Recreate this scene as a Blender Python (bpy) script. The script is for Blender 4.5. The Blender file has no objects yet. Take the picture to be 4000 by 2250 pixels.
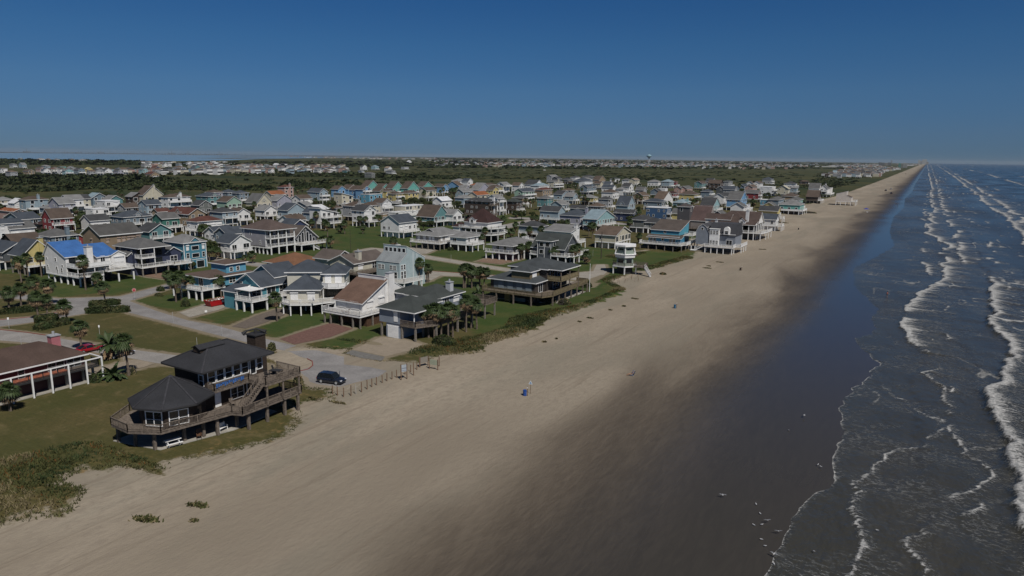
import bpy, math, random
import numpy as np
from mathutils import Vector, Matrix
R=math.radians
sc=bpy.context.scene
# ---------------------------------------------------------------- camera
HC=36.0; FPX=2667.0; YAW=R(30.8); PITCH=R(10.85); ROLL=R(0.72)
FW=Vector((-math.sin(YAW)*math.cos(PITCH), math.cos(YAW)*math.cos(PITCH), -math.sin(PITCH)))
R0=Vector((math.cos(YAW),math.sin(YAW),0)); U0=R0.cross(FW)
RT=R0*math.cos(ROLL)+U0*math.sin(ROLL); UP=U0*math.cos(ROLL)-R0*math.sin(ROLL)
CP=Vector((0,0,HC))
cam_d=bpy.data.cameras.new("camera"); cam=bpy.data.objects.new("camera",cam_d); sc.collection.objects.link(cam)
cam_d.sensor_width=36.0; cam_d.lens=36.0*FPX/4000; cam_d.clip_start=0.5; cam_d.clip_end=90000
M3=Matrix((RT,UP,-FW)).transposed().to_4x4(); M3.translation=CP; cam.matrix_world=M3
sc.camera=cam
def at(x,y,z=0.0):
    "point on the plane of height z that the photograph's pixel (4000 x 2250) looks at"
    d=FW+RT*((x-2000)/FPX)-UP*((y-1125)/FPX); t=(z-HC)/d.z
    return (d.x*t, d.y*t)
def px(X,Y,Z=0.0):
    v=Vector((X,Y,Z))-CP; dz=v.dot(FW)
    return (2000+FPX*v.dot(RT)/dz, 1125-FPX*v.dot(UP)/dz)
# ---------------------------------------------------------------- sky, sun, exposure
SUN_EL=R(52); SUN_AZ=R(119.4)          # azimuth clockwise from +Y
world=bpy.data.worlds.new("World"); sc.world=world; world.use_nodes=True
wn=world.node_tree; bg=wn.nodes["Background"]
sky=wn.nodes.new("ShaderNodeTexSky"); sky.sky_type='NISHITA'; sky.sun_disc=False
sky.sun_elevation=SUN_EL; sky.sun_rotation=SUN_AZ; sky.altitude=1500; sky.air_density=1.0; sky.dust_density=0.0; sky.ozone_density=4.0
# the clear dry north-wind sky of the photograph is bluer and less white at the horizon than the model's: tint by elevation
tc=wn.nodes.new("ShaderNodeTexCoord"); sx=wn.nodes.new("ShaderNodeSeparateXYZ"); wn.links.new(tc.outputs['Generated'],sx.inputs[0])
cr=wn.nodes.new("ShaderNodeValToRGB"); wn.links.new(sx.outputs['Z'],cr.inputs[0])
els=cr.color_ramp.elements; els[0].position=0.0; els[0].color=(.225,.405,.77,1); els[1].position=1.0; els[1].color=(.42,.52,.62,1)
for p_,c_ in ((.035,(.31,.49,.81,1)),(.09,(.37,.62,.90,1)),(.15,(.33,.67,.97,1)),(.24,(.235,.64,1.04,1)),(.5,(.34,.5,.66,1))): e_=els.new(p_); e_.color=c_
mm_=wn.nodes.new("ShaderNodeMix"); mm_.data_type='RGBA'; mm_.blend_type='MULTIPLY'; mm_.clamp_result=False; mm_.inputs[0].default_value=1.0
wn.links.new(sky.outputs[0],mm_.inputs[6]); wn.links.new(cr.outputs[0],mm_.inputs[7]); wn.links.new(mm_.outputs[2],bg.inputs[0]); bg.inputs[1].default_value=0.046
sd=bpy.data.lights.new("sun",'SUN'); sun=bpy.data.objects.new("sun",sd); sc.collection.objects.link(sun)
sd.energy=3.9; sd.angle=R(0.53); sd.color=(1.0,0.95,0.88)
sv=Vector((math.sin(SUN_AZ)*math.cos(SUN_EL),math.cos(SUN_AZ)*math.cos(SUN_EL),math.sin(SUN_EL)))
sun.rotation_euler=sv.to_track_quat('Z','Y').to_euler(); sun.location=(0,0,200)
sc.view_settings.view_transform='Standard'; sc.view_settings.look='None'
sc.view_settings.exposure=-0.12; sc.view_settings.gamma=1.0; sc.view_settings.use_curve_mapping=False
sc.cycles.max_bounces=5; sc.cycles.diffuse_bounces=2; sc.cycles.glossy_bounces=2; sc.cycles.transmission_bounces=2
sc.cycles.transparent_max_bounces=4; sc.cycles.volume_bounces=0; sc.cycles.caustics_reflective=False
HAZE=2.2e-5
rnd=random.Random(7); nrs=np.random.RandomState(11)
COL=sc.collection.objects
# ---------------------------------------------------------------- helpers
def tag(o,label=None,cat=None,group=None,kind=None):
    if label: o['label']=label
    if cat: o['category']=cat
    if group: o['group']=group
    if kind: o['kind']=kind
    return o
def empty(name,loc=(0,0,0),rz=0.0):
    o=bpy.data.objects.new(name,None); COL.link(o); o.location=loc; o.rotation_euler=(0,0,rz); o.empty_display_size=0.5
    return o
class MB:
    def __init__(s): s.v=[]; s.f=[]; s.m=[]
    def add(s,vs,fs,m=0):
        n=len(s.v); s.v+=[tuple(p) for p in vs]; s.f+=[tuple(i+n for i in f) for f in fs]; s.m+=[m]*len(fs)
    def box(s,x0,x1,y0,y1,z0,z1,m=0):
        s.add([(x0,y0,z0),(x1,y0,z0),(x1,y1,z0),(x0,y1,z0),(x0,y0,z1),(x1,y0,z1),(x1,y1,z1),(x0,y1,z1)],
              [(0,3,2,1),(4,5,6,7),(0,1,5,4),(1,2,6,5),(2,3,7,6),(3,0,4,7)],m)
    def bar(s,a,b,w,h=None,m=0):
        "square bar from a to b"
        a=Vector(a); b=Vector(b); d=(b-a).normalized(); h=h or w
        u=Vector((0,0,1)) if abs(d.z)<0.95 else Vector((0,1,0))
        r=d.cross(u).normalized()*w/2; u=r.cross(d).normalized()*h/2
        s.add([a-r-u,a+r-u,a+r+u,a-r+u,b-r-u,b+r-u,b+r+u,b-r+u],[(0,3,2,1),(4,5,6,7),(0,1,5,4),(1,2,6,5),(2,3,7,6),(3,0,4,7)],m)
    def tube(s,pts,rad,n=8,m=0,cap=True):
        rad=rad if isinstance(rad,(list,tuple)) else [rad]*len(pts)
        pts=[Vector(p) for p in pts]; base=len(s.v)
        for i,p in enumerate(pts):
            d=(pts[min(i+1,len(pts)-1)]-pts[max(i-1,0)]).normalized()
            u=Vector((0,0,1)) if abs(d.z)<0.9 else Vector((1,0,0))
            a=d.cross(u).normalized(); b=a.cross(d)
            for k in range(n):
                t=2*math.pi*k/n; s.v.append(tuple(p+(a*math.cos(t)+b*math.sin(t))*rad[i]))
        for i in range(len(pts)-1):
            for k in range(n):
                s.f.append((base+i*n+k,base+(i+1)*n+k,base+(i+1)*n+(k+1)%n,base+i*n+(k+1)%n)); s.m.append(m)
        if cap:
            s.f.append(tuple(base+k for k in range(n))); s.m.append(m)
            s.f.append(tuple(base+(len(pts)-1)*n+k for k in reversed(range(n)))); s.m.append(m)
    def prism(s,poly,z0,z1,m=0,mt=None):
        n=len(poly)
        s.add([(x,y,z0) for x,y in poly]+[(x,y,z1) for x,y in poly],[(i,(i+1)%n,n+(i+1)%n,n+i) for i in range(n)],m)
        k=len(s.v)-2*n; s.f.append(tuple(k+n+i for i in range(n))); s.m.append(m if mt is None else mt)
        s.f.append(tuple(k+i for i in reversed(range(n)))); s.m.append(m)
    def slab(s,top,t=0.22,m=0,mt=1):
        "roof plane: polygon given in 3-D, thickness t straight down; sides and underside in material m, top in mt"
        n=len(top); lo=[(x,y,z-t) for x,y,z in top]
        k=len(s.v); s.v+=[tuple(p) for p in top]+lo
        s.f.append(tuple(k+i for i in range(n))); s.m.append(mt)
        s.f.append(tuple(k+n+i for i in reversed(range(n)))); s.m.append(m)
        for i in range(n): s.f.append((k+i,k+n+i,k+n+(i+1)%n,k+(i+1)%n)); s.m.append(m)
    def mesh(s,name,mats,smooth=False):
        me=bpy.data.meshes.new(name); me.from_pydata(s.v,[],s.f)
        for m in (mats if isinstance(mats,(list,tuple)) else [mats]): me.materials.append(m)
        if any(s.m): me.polygons.foreach_set('material_index',s.m)
        if smooth: me.polygons.foreach_set('use_smooth',[True]*len(s.f))
        me.update(); return me
    def build(s,name,mats,parent=None,smooth=False,loc=None):
        return link(name,s.mesh(name,mats,smooth),parent,loc)
def link(name,me,parent=None,loc=None,scale=None,rz=None):
    o=bpy.data.objects.new(name,me); COL.link(o)
    if parent: o.parent=parent
    if loc: o.location=loc
    if scale: o.scale=scale
    if rz is not None: o.rotation_euler=(0,0,rz)
    return o
def npmesh(name,V,F,mats,mi=None,smooth=False):
    "fast mesh from numpy arrays; all faces have F.shape[1] corners"
    me=bpy.data.meshes.new(name); nf,k=F.shape
    me.vertices.add(len(V)); me.vertices.foreach_set('co',np.asarray(V,np.float32).ravel())
    me.loops.add(nf*k); me.loops.foreach_set('vertex_index',F.astype(np.int32).ravel())
    me.polygons.add(nf); me.polygons.foreach_set('loop_start',np.arange(0,nf*k,k,dtype=np.int32))
    try: me.polygons.foreach_set('loop_total',np.full(nf,k,np.int32))
    except Exception: pass
    for m in (mats if isinstance(mats,(list,tuple)) else [mats]): me.materials.append(m)
    if mi is not None: me.polygons.foreach_set('material_index',np.asarray(mi,np.int32))
    if smooth: me.polygons.foreach_set('use_smooth',np.ones(nf,bool))
    me.update(calc_edges=True); me.validate(); return me
def copy_tree(o,parent=None):
    c=o.copy(); COL.link(c)
    if parent: c.parent=parent
    for ch in list(o.children): copy_tree(ch,c)
    return c
# ---------------------------------------------------------------- node helpers
class NT:
    def __init__(s,name,rough=0.8,spec=0.3):
        s.m=bpy.data.materials.new(name); s.m.use_nodes=True; s.t=s.m.node_tree; s.b=s.t.nodes['Principled BSDF']
        s.b.inputs['Roughness'].default_value=rough; s.b.inputs['Specular IOR Level'].default_value=spec
    def n(s,ty,**k):
        o=s.t.nodes.new(ty)
        for a,v in k.items():
            if hasattr(o,a): setattr(o,a,v)
        return o
    def l(s,a,b): s.t.links.new(a,b)
    def val(s,i,v):
        if hasattr(v,'is_output') or hasattr(v,'links'): s.l(v,i)
        else: i.default_value=v
    def pos(s):
        if not hasattr(s,'_g'): s._g=s.n('ShaderNodeNewGeometry')
        return s._g.outputs['Position']
    def xyz(s):
        if not hasattr(s,'_x'): s._x=s.n('ShaderNodeSeparateXYZ'); s.l(s.pos(),s._x.inputs[0])
        return s._x.outputs
    def noise(s,scale,detail=3,rough=0.55,vec=None,sc3=None,dist=0.0):
        o=s.n('ShaderNodeTexNoise'); o.inputs['Scale'].default_value=scale; o.inputs['Detail'].default_value=detail
        o.inputs['Roughness'].default_value=rough; o.inputs['Distortion'].default_value=dist
        v=vec or s.pos()
        if sc3:
            mp=s.n('ShaderNodeMapping'); mp.inputs['Scale'].default_value=sc3; s.l(v,mp.inputs[0]); v=mp.outputs[0]
        s.l(v,o.inputs['Vector']); return o.outputs['Fac']
    def math(s,op,a,b=None,c=None,clamp=False):
        o=s.n('ShaderNodeMath'); o.operation=op; o.use_clamp=clamp
        s.val(o.inputs[0],a)
        if b is not None: s.val(o.inputs[1],b)
        if c is not None: s.val(o.inputs[2],c)
        return o.outputs[0]
    def ramp(s,v,lo,hi,a=0.0,b=1.0,smooth=True):
        o=s.n('ShaderNodeMapRange'); o.interpolation_type='SMOOTHSTEP' if smooth else 'LINEAR'
        s.val(o.inputs['Value'],v); s.val(o.inputs['From Min'],lo); s.val(o.inputs['From Max'],hi)
        s.val(o.inputs['To Min'],a); s.val(o.inputs['To Max'],b); return o.outputs['Result']
    def mix(s,f,a,b):
        o=s.n('ShaderNodeMix'); o.data_type='RGBA'; s.val(o.inputs[0],f)
        for i,c in ((6,a),(7,b)):
            if isinstance(c,(tuple,list)): o.inputs[i].default_value=(*c[:3],1)
            else: s.l(c,o.inputs[i])
        return o.outputs[2]
    def col(s,c):
        if isinstance(c,(tuple,list)): s.b.inputs['Base Color'].default_value=(*c[:3],1)
        else: s.l(c,s.b.inputs['Base Color'])
    def bump(s,h,strength=0.3,dist=0.05):
        o=s.n('ShaderNodeBump'); o.inputs['Strength'].default_value=strength; o.inputs['Distance'].default_value=dist
        s.l(h,o.inputs['Height']); s.l(o.outputs[0],s.b.inputs['Normal'])
    def attr(s,name):
        o=s.n('ShaderNodeAttribute'); o.attribute_name=name; return o.outputs['Fac']
def vary(name,c,amt=0.18,scale=1.5,rough=0.85,bump=0.0,spec=0.12,fine=0,sc3=None):
    t=NT(name,rough,spec); n=t.noise(scale,4,sc3=sc3)
    lo=tuple(x*(1-amt) for x in c); hi=tuple(min(1,x*(1+amt)) for x in c)
    cc=t.mix(t.ramp(n,0.3,0.7),lo,hi)
    if fine:
        n2=t.noise(fine,2); cc=t.mix(t.ramp(n2,0.35,0.65,0,0.35),cc,tuple(x*0.55 for x in c))
    t.col(cc)
    if bump: t.bump(t.noise(scale*6,3),bump,0.05)
    return t.m
_sid={}
def siding(c,board=0.2):
    k=(tuple(c),board)
    if k not in _sid:
        t=NT('siding_paint',0.6,0.3); z=t.xyz()[2]
        fr=t.math('FRACT',t.math('DIVIDE',z,board))
        n=t.noise(0.7,4)
        base=t.mix(t.ramp(n,0.3,0.75),tuple(x*0.9 for x in c),tuple(min(.9,x*1.05) for x in c))
        t.col(t.mix(t.ramp(fr,0.78,0.95,0,0.28),base,tuple(x*0.5 for x in c)))
        t.bump(fr,0.35,0.03); _sid[k]=t.m
    return _sid[k]
_sh={}
def shingle(c):
    k=tuple(c)
    if k not in _sh:
        t=NT('roof_shingles',0.9,0.2)
        n1=t.noise(0.35,4); n2=t.noise(5.0,2,sc3=(1,1,1))
        a=t.mix(t.ramp(n1,0.3,0.7),tuple(x*0.82 for x in c),tuple(x*1.15 for x in c))
        t.col(t.mix(t.ramp(n2,0.35,0.7,0,0.45),a,tuple(x*0.6 for x in c)))
        t.bump(n2,0.4,0.04); _sh[k]=t.m
    return _sh[k]
_pt={}
def paint(c,rough=0.5,name='paint'):
    k=(tuple(c),rough,name)
    if k not in _pt: _pt[k]=vary(name,c,0.07,1.3,rough,spec=0.35)
    return _pt[k]
WHITE=(0.80,0.80,0.79)
M={}
M['white']=paint(WHITE,0.5,'white_paint')
M['glass']=NT('window_glass',0.06,0.6).m; M['glass'].node_tree.nodes['Principled BSDF'].inputs['Base Color'].default_value=(0.012,0.016,0.02,1)
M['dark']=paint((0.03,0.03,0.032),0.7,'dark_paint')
M['wood']=vary('weathered_wood',(0.175,0.145,0.12),0.35,3.0,0.9,fine=12)
M['woodlt']=vary('treated_pine',(0.30,0.2,0.09),0.25,3.0,0.85)
M['pile']=vary('round_pile_wood',(0.2,0.18,0.155),0.3,4.0,0.9)
M['concrete']=vary('concrete',(0.36,0.34,0.30),0.15,0.6,0.9,fine=4)
M['steel']=NT('galvanised_steel',0.4,0.5).m; M['steel'].node_tree.nodes['Principled BSDF'].inputs['Base Color'].default_value=(0.35,0.36,0.37,1)
# ---------------------------------------------------------------- terrain: one sheet with dunes, lawns, sand
def grow(a,b,s0,g):
    out=[a]; s=s0
    while abs(out[-1]-b)>s*0.5 and len(out)<400:
        out.append(out[-1]+(s if b>a else -s)); s*=g
    out[-1]=b; return out
EDGE=[at(*p) for p in [(-300,2190),(0,2060),(60,2035),(250,2020),(330,1930),(215,1895),(330,1835),(480,1830),(620,1850),(650,1800),(850,1770),(1000,1740),(1130,1690),(1160,1640),(1150,1600),(1165,1565),(1290,1560),(1285,1520),(1180,1515),(1165,1480)]]
EDGE+= [(-99,79),(-101,84.5),(-96.5,88.0),(-90,91)]
EDGE+= [at(*p) for p in [(1344,1382),(1500,1412),(1520,1408),(1640,1415),(1700,1392),(1860,1385),(1900,1350),(2100,1290),(2130,1250),(2220,1225),(2300,1200),(2430,1152),(2440,1132),(2380,1102),(2480,1062),(2560,1048),(2700,1012),(2722,985),(2650,955)]]
EDGE+= [(-95,235),(-93,262),(-86,275),(-90,300),(-84,330),(-88,380),(-84,430),(-86,470),(-80,500),(-80,560),(-86,600),(-80,640),(-82,700),(-78,800),(-76,1000),(-76,1500),(-78,3000),(-90,9000),(-90,30000)]
P=[(-16000,-300),(-73,-300)]+EDGE+[(-16000,30000)]
PA=np.array(P)
def inside(X,Y,poly):
    poly=np.asarray(poly); c=np.zeros(X.shape,bool); j=len(poly)-1
    for i in range(len(poly)):
        xi,yi=poly[i]; xj,yj=poly[j]
        m=((yi>Y)!=(yj>Y)); 
        with np.errstate(divide='ignore',invalid='ignore'): c^= m&(X<(xj-xi)*(Y-yi)/((yj-yi) if yj!=yi else 1e-9)+xi)
        j=i
    return c
def sdist(X,Y,line):
    d=np.full(X.shape,1e9)
    for (ax,ay),(bx,by) in zip(line[:-1],line[1:]):
        vx,vy=bx-ax,by-ay; L=vx*vx+vy*vy+1e-9
        t=np.clip(((X-ax)*vx+(Y-ay)*vy)/L,0,1)
        d=np.minimum(d,np.hypot(X-ax-t*vx,Y-ay-t*vy))
    return d

# ---------------------------------------------------------------- streets, drives and lots (outlines read off the photograph, laid on the ground)
ROADS=[('road','asphalt',[(0,1144),(119,1153),(221,1166),(330,1163),(470,1158),(663,1108),(760,1078),(775,1092),(680,1122),(505,1176),(616,1216),(735,1252),(837,1270),(1057,1328),(1231,1367),(1344,1393),(1344,1424),(1449,1435),(1512,1449),(1476,1473),(1393,1493),(1324,1512),(1241,1501),(1173,1480),(1165,1466),(1169,1448),(1215,1432),(1222,1418),(1205,1402),(1173,1394),(1134,1375),(1003,1347),(864,1313),(670,1262),(505,1222),(470,1190),(331,1225),(260,1236),(110,1261),(0,1275),(-60,1282),(-60,1256),(0,1249),(138,1236),(224,1219),(240,1190),(116,1172),(0,1161),(-60,1157),(-60,1140)]),
 ('road','asphalt2',[(-60,1283),(0,1289),(110,1301),(177,1311),(304,1334),(525,1367),(700,1389),(1000,1425),(1150,1444),(1163,1468),(1000,1465),(608,1418),(525,1402),(304,1366),(177,1344),(0,1330),(-60,1324)]),
 ('road','asphalt2',[(837,1006),(1022,1029),(1130,1040),(1300,1062),(1300,1078),(1100,1055),(1022,1042),(837,1017),(720,1003),(720,994)]),
 ('road','concrete2',[(1560,975),(1642,994),(1900,1036),(1975,1047),(2050,1060),(2050,1072),(1968,1058),(1900,1048),(1650,1008),(1540,985)]),
 ('road','concrete2',[(1640,1066),(1690,1060),(1796,1068),(2050,1083),(2200,1095),(2330,1110),(2311,1122),(2180,1110),(2000,1096),(1800,1080),(1720,1077),(1672,1101),(1600,1112),(1560,1085)]),
 ('road','concrete2',[(1395,978),(1450,968),(1520,974),(1560,975),(1540,987),(1420,990),(1390,984)]),
 ('road','asphalt2',[(1850,892),(1941,884),(2000,872),(2073,857),(2120,855),(2120,866),(2080,872),(2020,884),(1960,896),(1870,902)]),
 ('road','asphalt2',[(1990,848),(2110,851),(2400,868),(2660,890),(2660,897),(2400,876),(2100,859),(1990,855)]),
 ('road','concrete2',[(2150,1085),(2222,1068),(2317,1060),(2330,1034),(2362,1033),(2372,1062),(2345,1085),(2338,1092),(2311,1104),(2230,1092)]),
 ('brick_drive','brick',[(1200,1289),(1292,1262),(1378,1284),(1289,1318),(1150,1346),(1092,1325)]),
 ('paver_drive','paver',[(1487,1318),(1560,1322),(1653,1345),(1609,1368),(1506,1393),(1378,1366)]),
 ('gravel_drive','gravel',[(1375,1368),(1504,1395),(1490,1411),(1405,1398),(1346,1381)]),
 ('driveway','gravel2',[(905,1276),(1003,1232),(1085,1206),(1121,1212),(1110,1232),(1034,1262),(960,1284)]),
 ('driveway','concrete2',[(740,1240),(700,1222),(807,1188),(912,1190),(850,1212),(766,1234)]),
 ('driveway','paver',[(326,1449),(414,1430),(525,1405),(608,1420),(560,1436),(395,1466),(345,1462)]),
 ('paved_yard','concrete2',[(1595,967),(1660,965),(1705,976),(1665,992),(1640,992)]),
 ('paved_yard','paver2',[(1915,1005),(1990,1003),(2040,1012),(1955,1032),(1860,1022)]),
 ('paved_yard','paver2',[(548,1075),(640,1063),(660,1072),(655,1092),(580,1082)]),
]
RPX=[(n,m,[at(x,y) for x,y in q]) for n,m,q in ROADS]
def vnoise(X,Y,s,seed=0):
    "smooth value noise"
    r=np.random.RandomState(seed); T=r.rand(256,256)
    x=X/s; y=Y/s; xi=np.floor(x).astype(int); yi=np.floor(y).astype(int); fx=x-xi; fy=y-yi
    fx=fx*fx*(3-2*fx); fy=fy*fy*(3-2*fy)
    g=lambda a,b: T[a%256,b%256]
    return (g(xi,yi)*(1-fx)+g(xi+1,yi)*fx)*(1-fy)+(g(xi,yi+1)*(1-fx)+g(xi+1,yi+1)*fx)*fy
def fbm(X,Y,s,o=3,seed=0):
    a=0; w=1; t=0
    for k in range(o): a=a+w*vnoise(X,Y,s,seed+k); t+=w; w*=.5; s*=.5
    return a/t
def dune_h(X,Y,gm):
    "height of the ground: flat town, low foredune along the vegetation edge, beach falling gently to the sea"
    bump=np.exp(-((gm-2.0)/3.0)**2)*(0.25+0.5*fbm(X,Y,9,2,3))*np.clip((Y-0)/10,0,1)
    bump=bump*np.where(((Y>41)&(Y<96))|((Y>196)&(Y<226))|(X<-88)&(Y<60),0.1,1.0)
    z=0.0*X-np.clip((X+45)/40,0,1)*0.35-np.clip((X+5)/60,0,1)*2.0
    return z+bump*np.where((X>-100)&(Y<1200),1,0)
xs=sorted(set(grow(-460,-15000,12,1.22)))[:-1]+list(np.arange(-460,-190,3.0))+list(np.arange(-190,-58,1.3))+list(np.arange(-58,8,3.0))+[10,30,80,300]
ys=[-120,-60,-20]+list(np.arange(0,260,1.4))+list(np.arange(260,620,4.0))+grow(620,26000,9,1.12)
xs=np.array(xs); ys=np.array(sorted(ys)); GX,GY=np.meshgrid(xs,ys)
ins=inside(GX,GY,PA); gm=np.clip(sdist(GX,GY,EDGE),0,60)*np.where(ins,1,-1)
GZ=dune_h(GX,GY,gm)
nx,ny=len(xs),len(ys); idx=np.arange(nx*ny).reshape(ny,nx)
F=np.stack([idx[:-1,:-1],idx[:-1,1:],idx[1:,1:],idx[1:,:-1]],-1).reshape(-1,4)
t=NT('ground_surface',0.95,0.2); X,Y,Z=t.xyz()
g=t.attr('gm'); lawn=t.attr('lawn')
e=t.math('ADD',g,t.math('MULTIPLY',t.math('SUBTRACT',t.noise(0.35,5,0.7),0.5),9.0))
gmask=t.ramp(e,-0.6,0.8)
# sand
s1=t.mix(t.ramp(t.noise(0.05,5,0.6,sc3=(1,0.35,1)),0.3,0.7),(0.245,0.206,0.156),(0.352,0.302,0.235))
s1=t.mix(t.ramp(t.noise(1.2,5,0.75,sc3=(1,0.5,1)),0.42,0.68,0,0.8),s1,(0.245,0.205,0.16))
s1=t.mix(t.ramp(t.noise(0.06,6,0.6,sc3=(1,0.22,1),dist=0.6),0.47,0.62,0,0.5),s1,(0.2,0.185,0.145))
lob=t.noise(0.035,5,0.58,sc3=(1,0.32,1),dist=1.1)
wx=t.math('ADD',X,t.math('MULTIPLY',t.math('SUBTRACT',lob,0.5),34.0))
wet=t.ramp(wx,-44,-29); deep=t.ramp(wx,-37,-19)
damp=t.ramp(wx,-62,-44,0,0.45)
ripple=t.noise(1.1,5,0.6,sc3=(1.5,0.25,1),dist=0.9)
s2=t.mix(damp,s1,(0.205,0.175,0.135))
trk=t.ramp(t.noise(0.5,4,0.6,sc3=(1.6,0.05,1),dist=0.3),0.58,0.66,0,0.5)
s2=t.mix(trk,s2,(0.20,0.165,0.125))
deb=t.ramp(t.noise(2.6,3,0.6),0.70,0.76,0,0.6); s2=t.mix(t.math('MULTIPLY',deb,t.ramp(t.noise(0.09,3),0.5,0.65)),s2,(0.12,0.085,0.055))
w0=t.mix(t.ramp(ripple,0.3,0.75),(0.112,0.090,0.066),(0.145,0.118,0.088))
w1=t.mix(t.ramp(ripple,0.3,0.75),(0.050,0.043,0.036),(0.068,0.058,0.047))
s3=t.mix(wet,s2,t.mix(deep,w0,w1))
film=t.ramp(t.math('ADD',X,t.math('MULTIPLY',t.math('SUBTRACT',t.noise(0.05,5,0.55,sc3=(1,0.5,1)),0.5),9.0)),-31,-14)
s3=t.mix(t.math('MULTIPLY',film,0.6),s3,(0.046,0.043,0.036))
# grass
gn=t.noise(0.045,5,0.6); gf=t.noise(2.2,4,0.7)
g1=t.mix(t.ramp(gn,0.35,0.65),(0.066,0.066,0.020),(0.105,0.084,0.033))
g1=t.mix(t.ramp(gf,0.3,0.75,0,0.6),g1,(0.038,0.042,0.014))
g2=t.mix(t.ramp(t.noise(0.12,4,0.6),0.4,0.62),(0.042,0.068,0.016),(0.066,0.078,0.022))
g2=t.mix(t.ramp(gf,0.3,0.8,0,0.5),g2,(0.025,0.045,0.01))
g1=t.mix(t.ramp(t.noise(0.28,5,0.7),0.5,0.72,0,0.75),g1,(0.15,0.115,0.055)); g2=t.mix(t.ramp(t.noise(0.2,5,0.7),0.55,0.75,0,0.5),g2,(0.11,0.095,0.04))
g3=t.mix(lawn,g1,g2)
g3=t.mix(t.ramp(t.noise(1.1,3,0.6,sc3=(0.15,1.6,1)),0.5,0.75,0,0.22),g3,(0.12,0.12,0.05))
dn=t.ramp(t.noise(0.5,5,0.7),0.52,0.72); rim=t.ramp(g,9,0.5)
g3=t.mix(t.math('MULTIPLY',rim,dn),g3,(0.19,0.13,0.055))
far=t.ramp(t.noise(0.012,6,0.65,sc3=(0.5,1,1)),0.35,0.62)
marsh=t.mix(far,(0.024,0.036,0.013),(0.068,0.064,0.022))
g3=t.mix(t.attr('marsh'),g3,marsh)
bn=t.math('ADD',t.attr('bare'),t.math('MULTIPLY',t.math('SUBTRACT',t.noise(0.9,4,0.7),0.5),0.9))
g3=t.mix(t.ramp(bn,0.45,0.8,0,0.85),g3,(0.23,0.19,0.135))
t.col(t.mix(gmask,s3,g3))
r=t.ramp(wet,0,1,0.95,0.6,False); r=t.ramp(film,0,1,r,0.085,False)
rr=t.n('ShaderNodeMix'); t.l(gmask,rr.inputs[0]); t.l(r,rr.inputs[2]); rr.inputs[3].default_value=0.95; t.l(rr.outputs[0],t.b.inputs['Roughness'])
sp=t.ramp(film,0,1,0.2,0.42,False); t.l(sp,t.b.inputs['Specular IOR Level'])
hb=t.math('MULTIPLY',t.noise(1.6,5,0.7,sc3=(1,0.45,1)),t.ramp(film,0,1,1.0,0.03,False))
t.bump(hb,0.75,0.16)
me=npmesh('ground',np.stack([GX,GY,GZ],-1).reshape(-1,3),F,t.m,smooth=True)
GROUND_MAT=t.m
def fattr(me,name,a):
    at_=me.attributes.new(name,'FLOAT','POINT'); at_.data.foreach_set('value',np.asarray(a,np.float32).ravel())
fattr(me,'gm',np.clip(gm,-12,12))
bare=np.zeros(GX.shape)
NR=(GX>-420)&(GY<420)&(GX<-60)
for n_,m_,q in RPX:
    sub=np.where(NR); d=sdist(GX[sub],GY[sub],q+q[:1]); i_=inside(GX[sub],GY[sub],q); d=np.where(i_,-d,d); bare[sub]=np.maximum(bare[sub],np.clip(1-(d-0.2)/2.6,0,1))
fattr(me,'bare',bare)
lw=(fbm(GX,GY,38,2,21)>0.47).astype(float)*((GX>-260)&(GY<420)&(GY>95))
LAWN=[[at(*p) for p in q] for q in [[(1300,1300),(1480,1270),(1520,1380),(1240,1360)],[(1830,1250),(2080,1180),(2440,1110),(2420,1150),(2130,1230),(2080,1285),(1880,1330)],[(150,1120),(640,1070),(600,1120),(200,1165)],[(500,1175),(850,1130),(900,1190),(700,1215)],[(770,1240),(1000,1195),(1050,1225),(860,1262)],[(1000,1262),(1250,1225),(1260,1270),(1080,1330)],[(1650,990),(2000,930),(1960,1035),(1700,1000)],[(1720,1110),(1900,1060),(1950,1180),(1850,1240)]]]
for q in LAWN: lw=np.maximum(lw,inside(GX,GY,q))
fattr(me,'lawn',lw)
mr=np.clip((-(GX+300))/40,0,1)
town_n=at(2600,712)[1]
mr=np.maximum(mr,np.clip((GY-(560+ (GX+80)*-0.25))/40,0,1))
mr=np.maximum(mr,np.clip((-(GX+235)-0.0*(GY))/60,0,1)*np.clip((GY-330)/100,0,1))
fattr(me,'marsh',np.where(GX>-74,0,mr))
ground=link('ground',me); tag(ground,kind='structure',label='flat sandy coast with mown lawns, scrub and a long pale beach',cat='ground')
def ground_z(x,y):
    a=np.array([[x]]); b=np.array([[y]]); s=sdist(a,b,EDGE); i=inside(a,b,PA)
    return float(dune_h(a,b,np.clip(s,0,60)*np.where(i,1,-1))[0,0])
# ---------------------------------------------------------------- sea: swell, breakers and foam
WL=[at(*p) for p in [(3000-620,2400)]]
WL=[(-10,20),(-9.2,50),(-8.6,60.6),(-8.0,68.6),(-7.8,73.4),(-5.8,80.6),(-6.2,98.5),(-7.5,114.0),(-4.6,131.4),(-3.8,138.3),(-8.5,150),(-9.0,155.5),(-6.0,162.4),(-7.8,180.5),(-6.9,192.5),(-11.4,209.1),(-14.9,222.2),(-18.4,260.7),(-13.9,295.2),(-9,340),(-14,420),(-16,520),(-13,640),(-16,800),(-13,1000),(-15,1300),(-14,1800),(-15,26000)]
wl=np.array(WL)
def wlx(Y): return np.interp(Y,wl[:,1],wl[:,0])
sy=list(np.arange(20,200,0.55))+grow(200,900,0.6,1.010)[1:]+grow(900,30000,14,1.13)[1:]
sy=np.array(sorted(set(sy))); ux=np.array(list(np.arange(0,36,0.36))+grow(36,200,0.5,1.035)[1:]+grow(200,24000,12,1.25)[1:])
U,SY=np.meshgrid(ux,sy); 
jag=(fbm(0*SY,SY,3.0,3,5)-0.5)*1.6
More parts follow.
